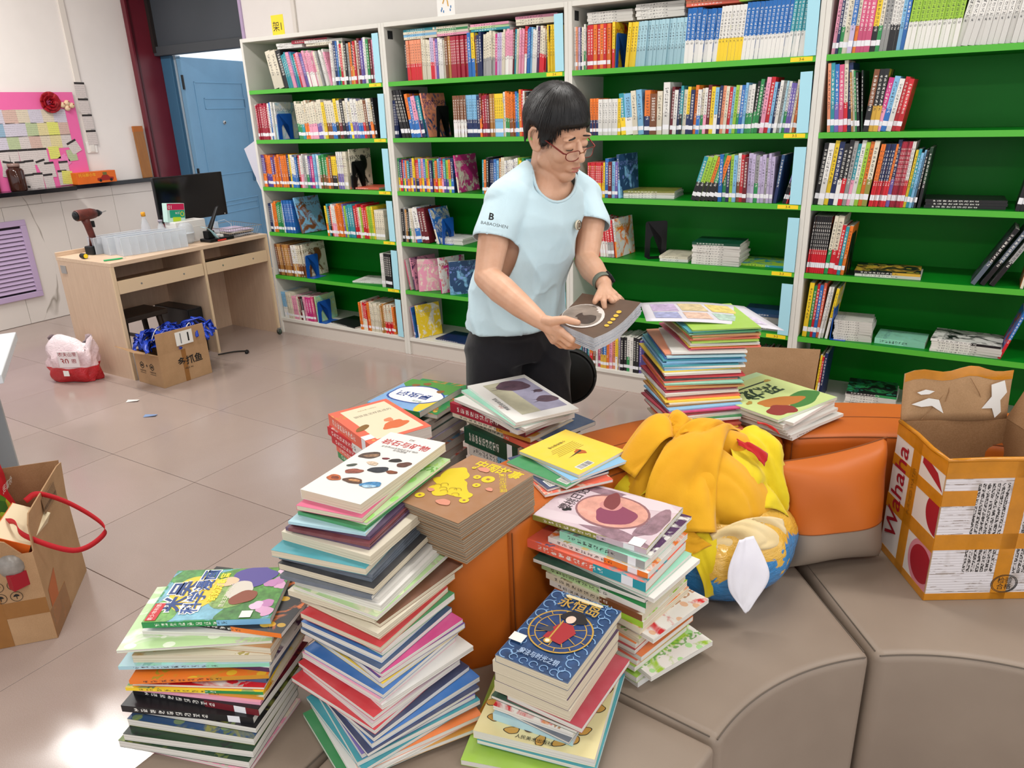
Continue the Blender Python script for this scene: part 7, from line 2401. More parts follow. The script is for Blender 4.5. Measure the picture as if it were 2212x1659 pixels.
# library mark stamped on the fore-edges is part of the page print; a few loose sheets poke out of the piles
# ------------------------------------------------------------------ the person
J_ = {
    'head': (3.3449, -1.7381, 1.4574),
    'neck': (3.2998, -1.7471, 1.3286),
    'hem': (3.2176, -1.8120, 0.9226),
    'waist': (3.2249, -1.8018, 1.0223),
    'chl': (3.2553, -1.7873, 1.1272),
    'ch': (3.2790, -1.7693, 1.2209),
    'shl': (3.2910, -1.7546, 1.2952),
    'nb': (3.2847, -1.7301, 1.3607),
    'rsh': (3.2417, -1.8889, 1.2903),
    'rslv': (3.2457, -1.9522, 1.1970),
    'rel': (3.2520, -2.0047, 1.0961),
    'rfa': (3.3554, -2.0458, 1.0542),
    'rwr': (3.4541, -2.0757, 1.0157),
    'rpalm': (3.5048, -2.0891, 0.9981),
    'rth0': (3.5079, -2.1013, 1.0235),
    'rth1': (3.5441, -2.0999, 1.0321),
    'rth2': (3.5728, -2.0854, 1.0235),
    'rf1a': (3.5363, -2.1055, 1.0015),
    'rf1b': (3.5677, -2.1059, 0.9839),
    'rf1c': (3.5705, -2.0629, 0.9626),
    'rf2a': (3.5302, -2.1018, 0.9900),
    'rf2b': (3.5545, -2.0958, 0.9684),
    'rf2c': (3.5535, -2.0426, 0.9472),
    'rf3a': (3.5163, -2.0911, 0.9768),
    'rf3b': (3.5340, -2.0771, 0.9542),
    'rf3c': (3.5305, -2.0240, 0.9362),
    'rf4a': (3.5007, -2.0801, 0.9668),
    'rf4b': (3.5080, -2.0589, 0.9468),
    'rf4c': (3.5069, -2.0157, 0.9319),
    'lsh': (3.3444, -1.5913, 1.2740),
    'lslv': (3.3801, -1.6156, 1.1951),
    'lel': (3.3933, -1.6766, 1.0938),
    'lfa': (3.4478, -1.7287, 1.0688),
    'lwr': (3.4995, -1.7783, 1.0533),
    'lpalm': (3.5295, -1.8177, 1.0351),
    'lf1a': (3.5344, -1.8524, 1.0353),
    'lf1b': (3.5492, -1.8839, 1.0283),
    'lf1c': (3.5537, -1.8872, 1.0140),
    'lf2a': (3.5415, -1.8375, 1.0301),
    'lf2b': (3.5600, -1.8532, 1.0250),
    'lf2c': (3.5578, -1.8233, 1.0101),
    'lf3a': (3.5458, -1.8223, 1.0298),
    'lf3b': (3.5622, -1.8273, 1.0233),
    'lf3c': (3.5601, -1.7968, 1.0096),
    'lf4a': (3.5435, -1.7986, 1.0296),
    'lf4b': (3.5558, -1.7942, 1.0219),
    'lf4c': (3.5530, -1.7646, 1.0069),
    'lth0': (3.5174, -1.8345, 1.0429),
    'lth1': (3.5240, -1.8718, 1.0347),
    'lth2': (3.5246, -1.8876, 1.0266),
    'rhip': (3.1511, -1.8452, 0.8563),
    'rk': (3.1594, -1.8693, 0.6729),
    'lhip': (3.2484, -1.7176, 0.8339),
    'lk': (3.2842, -1.7485, 0.6529),
    'disc': (3.2370, -1.5051, 0.6434),
}
JV = {k: Vector(v) for k, v in J_.items()}
NK_C, NK_F, NK_R = Vector((3.3024, -1.7346, 1.3535)), Vector((3.3721, -1.8223, 1.2969)), Vector((3.2709, -1.7846, 1.4004))
TF = Vector((0.953, -0.304, 0.0)).normalized()      # torso forward
TLf = Vector((0.304, 0.953, 0.0)).normalized()      # towards the person's left


def cap(b, p0, p1, r0, r1, n=16):
    """tapered capsule"""
    p0, p1 = Vector(p0), Vector(p1)
    d = p1 - p0
    L = d.length
    d = d.normalized() if L > 1e-9 else Vector((0, 0, 1))
    pts, rs = [], []
    for k in range(5):
        a = PI / 2 * (k / 4)
        pts.append(p0 - d * r0 * math.cos(a))
        rs.append(max(1e-4, r0 * math.sin(a)))
    for k in range(5):
        a = PI / 2 * (k / 4)
        pts.append(p1 + d * r1 * math.sin(a))
        rs.append(max(1e-4, r1 * math.cos(a)))
    b.tube(pts, rs, n)


def chain(b, pts, rs, n=16):
    for i in range(len(pts) - 1):
        cap(b, pts[i], pts[i + 1], rs[i], rs[i + 1], n)


def ering(c, a, bb, ax, ay, n=32, sq=1.0):
    out = []
    for k in range(n):
        t = 2 * PI * k / n
        ct, st = math.cos(t), math.sin(t)
        out.append(c + ax * (a * math.copysign(abs(ct) ** sq, ct)) + ay * (bb * math.copysign(abs(st) ** sq, st)))
    return out


def loft(b, rings):
    n = len(rings[0])
    o = len(b.v)
    vs = [p for r in rings for p in r]
    fs = []
    for i in range(len(rings) - 1):
        for k in range(n):
            k2 = (k + 1) % n
            fs.append((i * n + k, i * n + k2, (i + 1) * n + k2, (i + 1) * n + k))
    fs.append(list(range(n))[::-1])
    fs.append(list(range((len(rings) - 1) * n, len(rings) * n)))
    b.add(vs, fs)


def fuse(b, name, m, parent, voxel, smooth_it=6, cut=None, solid=0.0, fac=0.5, bumpf=None):
    """union of overlapping shapes by voxel remesh, smoothed; cut(v) removes vertices"""
    me = bpy.data.meshes.new('tmp')
    me.from_pydata([tuple(v) for v in b.v], [], b.f)
    bm = bmesh.new()
    bm.from_mesh(me)
    bmesh.ops.recalc_face_normals(bm, faces=bm.faces[:])
    bm.to_mesh(me)
    bm.free()
    o = bpy.data.objects.new('tmp', me)
    COL.objects.link(o)
    md = o.modifiers.new('r', 'REMESH')
    md.mode = 'VOXEL'
    md.voxel_size = voxel
    md.use_smooth_shade = True
    sm = o.modifiers.new('s', 'SMOOTH')
    sm.factor = fac
    sm.iterations = smooth_it
    dg = bpy.context.evaluated_depsgraph_get()
    res = bpy.data.meshes.new_from_object(o.evaluated_get(dg))
    bpy.data.objects.remove(o)
    bm = bmesh.new()
    bm.from_mesh(res)
    if bumpf:
        bm.normal_update()
        mv = [(v, v.normal.copy() * bumpf(v.co)) for v in bm.verts]
        for v, q in mv:
            v.co += q
    if cut:
        bmesh.ops.delete(bm, geom=[v for v in bm.verts if cut(v.co)], context='VERTS')
        # relax the cut rim
        for _ in range(22):
            rim = [v for v in bm.verts if v.is_boundary]
            mv = []
            for v in rim:
                nb = [e.other_vert(v) for e in v.link_edges if e.is_boundary]
                if len(nb) == 2:
                    mv.append((v, (nb[0].co + nb[1].co) * 0.25 + v.co * 0.5))
            for v, q in mv:
                v.co = q
    bm.to_mesh(res)
    bm.free()
    res.polygons.foreach_set('use_smooth', [True] * len(res.polygons))
    res.materials.clear()
    res.materials.append(m)
    res.name = name
    ob = bpy.data.objects.new(name, res)
    COL.objects.link(ob)
    if parent is not None:
        ob.parent = parent
    if solid:
        s = ob.modifiers.new('solid', 'SOLIDIFY')
        s.thickness = solid
        s.offset = -1
    return ob


def skin_mat():
    m = bpy.data.materials.new('skin')
    t = NT(m)
    co = t.coord()
    n = t.noise(co, 18, 4, 0.6)
    t.link(t.ramp(n, [(0.3, hx('#cb9a7c')), (0.55, hx('#d3a588')), (0.8, hx('#d9ae94'))]), t.b.inputs['Base Color'])
    t.b.inputs['Roughness'].default_value = 0.48
    t.b.inputs['Subsurface Weight'].default_value = 0.12
    t.b.inputs['Subsurface Radius'].default_value = (0.012, 0.005, 0.003)
    t.bump(t.noise(co, 500, 2, 0.5), 0.05, 0.001)
    return m


M_SKIN = skin_mat()
M_HAIR = mat('black_hair', '#0e0c0c', 0.42, spec=0.5)
M_LIP = mat('lip', '#b0685c', 0.45)
M_SHIRT = cloth_mat('pale_blue_tshirt', '#bcd6df', '#c4dce4')
M_PANTS = cloth_mat('black_trousers', '#141318', '#1a191e')

# head frame
YAW = math.radians(-15.3)
HF = Vector((math.cos(YAW), math.sin(YAW), 0))
PIT = math.radians(22.1)
hl = Vector((0, 0, 1)).cross(HF).normalized()
hf = (HF * math.cos(PIT) + Vector((0, 0, -1)) * math.sin(PIT)).normalized()
hu = hf.cross(hl).normalized()
ROLL = math.radians(6.85)
hl, hu = hl * math.cos(ROLL) + hu * math.sin(ROLL), hu * math.cos(ROLL) - hl * math.sin(ROLL)
HC = Vector((3.3371, -1.7428, 1.4580))
HS_ = 0.945
HM = Matrix(((hf.x, hl.x, hu.x, HC.x), (hf.y, hl.y, hu.y, HC.y), (hf.z, hl.z, hu.z, HC.z), (0, 0, 0, 1))) @ Matrix.Scale(HS_, 4)
H = lambda x, y, z: HM @ Vector((x, y, z))

pe = thing('person', 'person with short black hair in pale blue T-shirt and black trousers sorting magazines', 'person', (3.2, -1.8, 0))
PB = Vector((3.2, -1.8, 0))


class LB_(MB):
    pass


b = MB()
# skull and face
b.ell((-0.012, 0, 0.028), (0.098, 0.076, 0.094), 32, 20, M=HM)
b.ell((0.030, 0, -0.035), (0.064, 0.061, 0.082), 28, 18, M=HM)
b.ell((0.062, 0, -0.100), (0.027, 0.034, 0.024), 16, 10, M=HM)
cap(b, H(0.030, 0, -0.085), H(0.066, 0, -0.106), 0.040, 0.016)
for s in (-1, 1):
    b.ell((0.012, s * 0.045, -0.068), (0.034, 0.022, 0.034), 16, 10, M=HM)
    cap(b, H(0.010, s * 0.043, -0.070), H(0.058, s * 0.012, -0.100), 0.026, 0.021)
    b.ell((0.056, s * 0.036, -0.030), (0.030, 0.026, 0.030), 16, 10, M=HM)
    b.ell((0.0775, s * 0.031, 0.000), (0.0125, 0.0175, 0.0125), 16, 10, M=HM)
    b.ell((0.078, s * 0.034, 0.022), (0.012, 0.024, 0.008), 16, 10, M=HM)
    b.ell((0.1005, s * 0.0125, -0.0375), (0.010, 0.0075, 0.0070), 12, 8, M=HM)
    # ear: rolled rim, bowl and lobe
    he = [(0.010, 0.073, 0.004), (0.008, 0.081, 0.020), (-0.003, 0.088, 0.030), (-0.016, 0.094, 0.028), (-0.023, 0.097, 0.014), (-0.021, 0.096, -0.004), (-0.013, 0.091, -0.020), (-0.004, 0.085, -0.032), (0.004, 0.078, -0.034), (0.008, 0.074, -0.022)]
    chain(b, [H(x, s * y, z) for x, y, z in he], [0.0042] * 4 + [0.0045, 0.0045, 0.005, 0.0065, 0.0065, 0.005], 8)
    b.ell((-0.007, s * 0.080, -0.002), (0.016, 0.006, 0.027), 14, 10, M=HM)
cap(b, H(0.088, 0, 0.008), H(0.109, 0, -0.030), 0.0075, 0.0115)
b.ell((0.109, 0, -0.032), (0.0125, 0.013, 0.0105), 16, 10, M=HM)
b.ell((0.081, 0, -0.066), (0.017, 0.029, 0.018), 16, 10, M=HM)
b.ell((0.0955, 0, -0.0625), (0.0085, 0.0195, 0.0050), 16, 8, M=HM)
b.ell((0.0930, 0, -0.0745), (0.0085, 0.0165, 0.0062), 16, 8, M=HM)
# neck and upper trunk under the shirt
cap(b, H(-0.026, 0.004, -0.050), JV['neck'] + Vector((-0.004, 0.006, 0.0)), 0.048, 0.053, 20)
cap(b, JV['neck'] + Vector((-0.004, 0.006, 0)), JV['ch'], 0.056, 0.085, 20)
loft(b, [ering(JV['waist'], 0.125, 0.085, TLf, TF), ering(JV['chl'], 0.13, 0.085, TLf, TF), ering(JV['ch'], 0.135, 0.085, TLf, TF), ering(JV['shl'], 0.125, 0.065, TLf, TF), ering(JV['nb'], 0.06, 0.05, TLf, TF)])
# arms
chain(b, [JV['rsh'], JV['rslv'], JV['rel']], [0.045, 0.0445, 0.036])
chain(b, [JV['rel'], JV['rel'].lerp(JV['rfa'], 0.6), JV['rfa'].lerp(JV['rwr'], 0.35), JV['rwr']], [0.037, 0.0395, 0.033, 0.0235])
chain(b, [JV['lsh'], JV['lslv'], JV['lel']], [0.045, 0.0425, 0.036])
chain(b, [JV['lel'], JV['lel'].lerp(JV['lfa'], 0.7), JV['lfa'].lerp(JV['lwr'], 0.5), JV['lwr']], [0.036, 0.038, 0.030, 0.0235])
# hands
def flat_palm(wr, pts, r):
    for p in pts:
        cap(b, wr, p, r * 1.02, r * 0.92, 12)
    for i in range(len(pts) - 1):
        cap(b, pts[i], pts[i + 1], r * 0.9, r * 0.9, 12)

rb4 = [JV['rf%da' % k] for k in (1, 2, 3, 4)]
flat_palm(JV['rwr'].lerp(JV['rpalm'], 0.35), rb4, 0.0125)
cap(b, JV['rwr'], JV['rpalm'], 0.022, 0.018, 14)
for k, r in ((1, 0.0088), (2, 0.0090), (3, 0.0086), (4, 0.0076)):
    chain(b, [JV['rf%da' % k], JV['rf%db' % k], JV['rf%dc' % k]], [r * 1.12, r, r * 0.82], 12)
chain(b, [JV['rwr'].lerp(JV['rth0'], 0.55), JV['rth0'], JV['rth1'], JV['rth2']], [0.014, 0.0125, 0.0103, 0.0082], 12)
lb4 = [JV['lf%da' % k] for k in (1, 2, 3, 4)]
flat_palm(JV['lwr'].lerp(JV['lpalm'], 0.35), lb4, 0.0115)
cap(b, JV['lwr'], JV['lpalm'], 0.021, 0.017, 14)
for k, r in ((1, 0.0088), (2, 0.0088), (3, 0.0084), (4, 0.0074)):
    chain(b, [JV['lf%da' % k], JV['lf%db' % k], JV['lf%dc' % k]], [r * 1.12, r, r * 0.82], 12)
chain(b, [JV['lwr'].lerp(JV['lth0'], 0.5), JV['lth0'], JV['lth1'], JV['lth2']], [0.013, 0.012, 0.0100, 0.0080], 12)
# legs under the trousers, so that the body is whole
RKN, RFT = Vector((3.162, -1.862, 0.46)), Vector((3.155, -1.845, 0.08))
LKN, LFT = Vector((3.290, -1.740, 0.46)), Vector((3.285, -1.715, 0.08))
HIPC = (JV['rhip'] + JV['lhip']) / 2
loft(b, [ering(HIPC + Vector((0, 0, -0.03)), 0.12, 0.085, TLf, TF), ering(HIPC + Vector((0, 0, 0.06)), 0.125, 0.09, TLf, TF), ering(JV['waist'], 0.12, 0.08, TLf, TF)])
chain(b, [JV['rhip'], RKN, RFT], [0.066, 0.045, 0.034])
chain(b, [JV['lhip'], LKN, LFT], [0.066, 0.045, 0.034])
for v in b.v:
    v -= PB
fuse(b, 'body', M_SKIN, pe, 0.0024, 7)

# lips, brows, lashes
def loc(M_):
    return Matrix.Translation(-PB) @ M_

HL = loc(HM)
lp = MB()
lp.ell((0.0960, 0, -0.0628), (0.0082, 0.0185, 0.0042), 18, 8, M=HL)
lp.build('upper_lip', M_LIP, pe, smooth=True)
lp = MB()
lp.ell((0.0940, 0, -0.0740), (0.0086, 0.0150, 0.0055), 18, 8, M=HL)
lp.build('lower_lip', M_LIP, pe, smooth=True)
for s in (-1, 1):
    e = [HL @ Vector((0.0905 - 0.010 * abs(q) ** 2, s * (0.014 + 0.036 * (q + 1) / 2), 0.0265 + 0.004 * (1 - q * q) - 0.003 * (q + 1))) for q in [-1, -0.6, -0.2, 0.2, 0.6, 1.0]]
    MB().tube(e, [0.0018, 0.0032, 0.0034, 0.0030, 0.0024, 0.0010], 8, flat=0.7).build('eyebrow', M_HAIR, pe, smooth=True)
    e = [HL @ Vector((0.0912 - 0.0065 * q * q, s * (0.031 + 0.0155 * q), -0.0060 - 0.0012 * (1 - q * q))) for q in [-1, -0.6, -0.2, 0.2, 0.6, 1.0]]
    MB().tube(e, [0.0006, 0.0012, 0.0014, 0.0014, 0.0012, 0.0006], 6).build('eyelash_line', M_HAIR, pe, smooth=True)

# hair: cap plus strands
hb = MB()
EC, ER = Vector((-0.018, 0, 0.036)), (0.105, 0.091, 0.106)


def hair_end(a):
    """polar end angle of the hair for azimuth a (0 = front, degrees)"""
    a = abs((a + 180) % 360 - 180)
    keys = [(0, 80), (30, 82), (45, 86), (54, 98), (60, 116), (69, 120), (74, 104), (79, 91), (101, 91), (108, 104), (120, 122), (140, 130), (180, 130)]
    for (x0, y0), (x1, y1) in zip(keys, keys[1:]):
        if a <= x1:
            return lerp(y0, y1, (a - x0) / (x1 - x0))
    return 126


def hp(a, th, off=0.0):
    a, th = math.radians(a), math.radians(th)
    st = math.sin(th)
    k = 1.0 + off
    x, y, z = ER[0] * k * st * math.cos(a), ER[1] * k * st * math.sin(a), ER[2] * k * math.cos(th)
    if th > PI / 2:
        # below the equator the hair hangs rather than tucks in
        f = (th - PI / 2)
        x, y = ER[0] * k * math.cos(a) * (1 - 0.28 * f), ER[1] * k * math.sin(a) * (1 - 0.20 * f)
        z = -ER[2] * k * f * 1.05
    return EC + Vector((x, y, z))


G = []
for i in range(13):
    row = []
    for k in range(72):
        a = k * 5
        row.append(HL @ hp(a, max(0.5, hair_end(a) * i / 12 * 0.985), 0.0))
    G.append(row)
hb.grid(G, closed=True)
capo = hb.build('hair_cap', M_HAIR, pe, smooth=True, solid=0.006)
rh = random.Random(5)
hs = MB()
for q in range(1500):
    a = rh.uniform(-180, 180)
    e = hair_end(a) * rh.uniform(0.90, 1.035)
    t0 = rh.uniform(0.0, 0.55)
    off = rh.uniform(0.010, 0.034)
    tw = rh.uniform(-7, 7) + (7 if abs(a) < 60 else 0)
    pts, rs = [], []
    for k in range(8):
        f = lerp(t0, 1.0, k / 7)
        pts.append(HL @ hp(a + tw * f * f, max(1.0, e * f), off * (1 - 0.35 * abs(2 * f - 1))))
        rs.append(0.0023 * (1 - 0.75 * (k / 7) ** 3) * (0.5 if k == 0 else 1))
    hs.tube(pts, rs, 4, caps=False)
ho = hs.build('hair_strands', M_HAIR, pe, smooth=True)
ho['kind'] = 'stuff'

# T-shirt
tb = MB()
loft(tb, [ering(JV['hem'] + Vector((0, 0, -0.012)), 0.168, 0.128, TLf, TF), ering(JV['hem'] + Vector((0, 0, 0.03)), 0.165, 0.124, TLf, TF), ering(JV['waist'], 0.156, 0.116, TLf, TF), ering(JV['chl'], 0.160, 0.118, TLf, TF), ering(JV['ch'], 0.160, 0.112, TLf, TF),
          ering(JV['shl'] + Vector((0, 0, 0.0)), 0.145, 0.086, TLf, TF), ering(JV['nb'] + Vector((-0.008, 0, -0.006)), 0.080, 0.066, TLf, TF)])
chain(tb, [JV['rsh'] + Vector((0.01, 0.02, 0.0)), JV['rslv'], JV['rslv'].lerp(JV['rel'], 0.22)], [0.064, 0.0585, 0.0585], 20)
chain(tb, [JV['lsh'] + Vector((-0.01, -0.02, 0.0)), JV['lslv'], JV['lslv'].lerp(JV['lel'], 0.2)], [0.062, 0.0575, 0.0575], 20)
cap(tb, JV['rsh'], JV['nb'], 0.055, 0.055)
cap(tb, JV['lsh'], JV['nb'], 0.055, 0.055)
for v in tb.v:
    v -= PB
NKC = NK_C - PB
VF, VL = NK_F - NK_C, NK_C - NK_R
VL = VL - VF * (VL.dot(VF) / VF.dot(VF)) * 0.6
NKN = VF.cross(VL).normalized()


def nk(p):
    d = p - NKC
    c = d.dot(NKN)
    d = d - NKN * c
    m11, m12, m22 = VF.dot(VF), VF.dot(VL), VL.dot(VL)
    b1, b2 = d.dot(VF), d.dot(VL)
    dt = m11 * m22 - m12 * m12
    return (b1 * m22 - b2 * m12) / dt, (b2 * m11 - b1 * m12) / dt, c


r_end, r_dir = JV['rslv'].lerp(JV['rel'], 0.10) - PB, (JV['rel'] - JV['rslv']).normalized()
l_end, l_dir = JV['lslv'].lerp(JV['lel'], 0.06) - PB, (JV['lel'] - JV['lslv']).normalized()
HEMZ = JV['hem'].z - 0.012


def shirt_cut(p):
    d = p - NKC
    a, bb, c = nk(p)
    if a * a + bb * bb < 1 and c > -0.06:
        return True
    if (p - r_end).dot(r_dir) > 0 and (p - r_end).length < 0.12 and (p - r_end - r_dir * (p - r_end).dot(r_dir)).length < 0.075:
        return True
    if (p - l_end).dot(l_dir) > 0 and (p - l_end).length < 0.11 and (p - l_end - l_dir * (p - l_end).dot(l_dir)).length < 0.072:
        return True
    return p.z < HEMZ + 0.012 * d.dot(TLf) - 0.02 * d.dot(TF) * 0.5


def shirt_folds(p):
    q = Vector((p.dot(TF) * 7, p.dot(TLf) * 7, p.z * 5 + p.dot(TF) * 5))
    r1 = 1 - abs(mnoise.noise(q)) * 2.2
    r2 = 1 - abs(mnoise.noise(q * 1.9 + Vector((4, 1, 7)))) * 2.2
    k = min(1.0, max(0.25, (1.25 - p.z) / 0.25))
    return k * (0.012 * max(0, r1) ** 2 + 0.005 * max(0, r2) ** 2 - 0.004)


shirt = fuse(tb, 'tshirt', M_SHIRT, pe, 0.0045, 8, shirt_cut, 0.002, 0.6, shirt_folds)
# rib collar along the cut rim of the neckline
bm = bmesh.new()
bm.from_mesh(shirt.data)
bins = {}
for v in bm.verts:
    if v.is_boundary:
        a, bb, c = nk(v.co)
        if 0.7 < math.hypot(a, bb) < 1.5 and c > -0.07:
            bins.setdefault(int((math.atan2(bb, a) + PI) / (2 * PI) * 36) % 36, []).append(v.co.copy())
bm.free()
ribs = [sum(bins[k], Vector()) / len(bins[k]) for k in sorted(bins)]
for _ in range(3):
    n_ = len(ribs)
    ribs = [(ribs[k - 1] + ribs[k] * 2 + ribs[(k + 1) % n_]) / 4 for k in range(n_)]
ribs.append(ribs[0])
# shirt prints
pr_ = JV['rslv'] - PB
sdir = (CAM - JV['rslv']).normalized()
sdown = r_dir
sx_ = sdir.cross(-sdown).normalized() * -1
MS = frame(pr_ + sdir * 0.071 + Vector((0.004, 0, 0.036)), -(-sdown).cross(sdir).normalized() * -1, -sdown)
text_part('sleeve_print', 'B', 0.026, M_BLACK, pe, MS @ Matrix.Translation((-0.012, 0.016, 0.0)), bold=0.0008)
text_part('sleeve_print', 'BABAOSHEN', 0.0125, M_BLACK, pe, MS @ Matrix.Translation((0.0, -0.004, 0.0)), fit=0.072)
bc_ = JV['ch'] + TF * 0.112 + TLf * 0.058 - PB + Vector((0.0, 0, -0.012))
bn = (TF * 0.9 + TLf * 0.25).normalized()
BMx = Matrix.Translation(bc_) @ bn.to_track_quat('Z', 'Y').to_matrix().to_4x4()
MB().lathe([(0.0, 0.0035), (0.013, 0.003), (0.0145, 0.001), (0.0145, -0.003)], 24, 0, BMx).build('chest_badge', mat('badge_cream', '#d9cdb4', 0.35), pe, smooth=True)
MB().tube([BMx @ Vector((0.0125 * math.cos(2 * PI * k / 24), 0.0125 * math.sin(2 * PI * k / 24), 0.0038)) for k in range(25)], 0.0008, 5).build('badge_ring', M_BLACK, pe)
for q_ in (-0.005, 0.0, 0.005):
    MB().box(q_ - 0.0012, q_ + 0.0012, -0.007, 0.007, 0.0034, 0.0042, M=BMx).build('badge_bar', mat('badge_brown', '#5f4030', 0.5), pe)
MB().tube(ribs, 0.0042, 8, caps=False).build('rib_collar', M_SHIRT, pe, smooth=True)



# trousers
pb_ = MB()
loft(pb_, [ering(HIPC + Vector((0, 0, -0.05)), 0.150, 0.105, TLf, TF), ering(HIPC + Vector((0.0, 0, 0.03)), 0.160, 0.116, TLf, TF), ering(JV['hem'] + Vector((0, 0, 0.02)), 0.152, 0.112, TLf, TF)])
chain(pb_, [JV['rhip'] + Vector((0.012, -0.0, -0.02)), JV['rk'], RKN, RFT + Vector((0, 0, 0.02))], [0.094, 0.084, 0.072, 0.060], 24)
chain(pb_, [JV['lhip'] + Vector((0.005, 0.0, -0.02)), JV['lk'], LKN, LFT + Vector((0, 0, 0.02))], [0.092, 0.084, 0.072, 0.060], 24)
for v in pb_.v:
    v -= PB


def pant_folds(p):
    q = Vector((p.x * 9, p.y * 9, p.z * 6))
    r1 = 1 - abs(mnoise.noise(q)) * 2.2
    return 0.006 * max(0, r1) ** 2 - 0.002


fuse(pb_, 'trousers', M_PANTS, pe, 0.006, 8, lambda p: p.z < 0.06, 0.0, 0.6, pant_folds)
for F_, nm in ((RFT, 'shoe'), (LFT, 'shoe')):
    sh = MB()
    q = F_ - PB
    sh.ell((q.x + 0.05 * TF.x, q.y + 0.05 * TF.y, 0.035), (0.11, 0.05, 0.035), 18, 10)
    sh.build('shoe', mat('shoe_black', '#17171a', 0.5), pe, smooth=True)

# eyeglasses
gl = thing('eyeglasses', 'maroon and bronze framed eyeglasses worn low on the nose', 'glasses', tuple(H(0.1, 0, -0.01)))
GO = H(0.1, 0, -0.01)
GL = Matrix.Translation(-GO) @ HM
M_GFR = mat('glasses_frame', '#7a2a22', 0.3, metal=0.35)
M_LENS = mat('glasses_lens', '#f4f0ea', 0.04, alpha=0.10, spec=0.8)
for s in (-1, 1):
    ring = []
    for k in range(33):
        a = 2 * PI * k / 32
        ca, sa = math.cos(a), math.sin(a)
        yy = 0.0245 * math.copysign(abs(ca) ** 0.75, ca)
        zz = 0.0150 * math.copysign(abs(sa) ** 0.75, sa)
        ring.append(Vector((0.1085 - 0.010 * (abs(yy + 0.0) / 0.025) ** 2 * (1 if (s * yy) > 0 else 0.15), s * 0.0325 + yy, -0.0165 + zz)))
    MB().tube([GL @ p for p in ring], 0.0013, 6, caps=False).build('rim', M_GFR, gl, smooth=True)
    MB().add([GL @ p for p in ring[:-1]], [list(range(32))]).build('lens', M_LENS, gl)
    arm = [Vector((0.0995, s * 0.0575, -0.010)), Vector((0.095, s * 0.0655, -0.008)), Vector((0.05, s * 0.0745, 0.002)), Vector((0.0, s * 0.0815, 0.010)), Vector((-0.018, s * 0.082, 0.002))]
    MB().tube([GL @ p for p in arm], [0.0016, 0.0024, 0.0020, 0.0018, 0.0014], 8).build('temple_arm', M_GFR, gl, smooth=True)
MB().tube([GL @ Vector(p) for p in ((0.1085, -0.009, -0.012), (0.1115, 0, -0.009), (0.1085, 0.009, -0.012))], 0.0012, 6).build('bridge', mat('bronze', '#9a6a42', 0.3, metal=0.7), gl, smooth=True)

# smart watch
wc_ = JV['lwr'].lerp(JV['lfa'], 0.12)
wd_ = (JV['lwr'] - JV['lfa']).normalized()
wt_ = thing('smart_watch', 'grey-green banded smart watch on the left wrist', 'watch', tuple(wc_))
wq = wd_.to_track_quat('Z', 'X').to_matrix().to_4x4()
MB().lathe([(0.0262, -0.010), (0.0285, -0.009), (0.0285, 0.009), (0.0262, 0.010), (0.0262, -0.010)], 28, 0, wq).build('band', mat('watch_band', '#6d7466', 0.55), wt_, smooth=True)
side = AX_R * 0.75 + AX_U * 0.6
side = (side - wd_ * side.dot(wd_)).normalized()
FMX = frame(side * 0.0275, wd_, side.cross(wd_))
MB().box(-0.017, 0.017, -0.014, 0.014, -0.004, 0.006, M=frame(side * 0.0275, wd_, wd_.cross(side))).build('watch_case', M_DKMETAL, wt_, bevel=0.003)

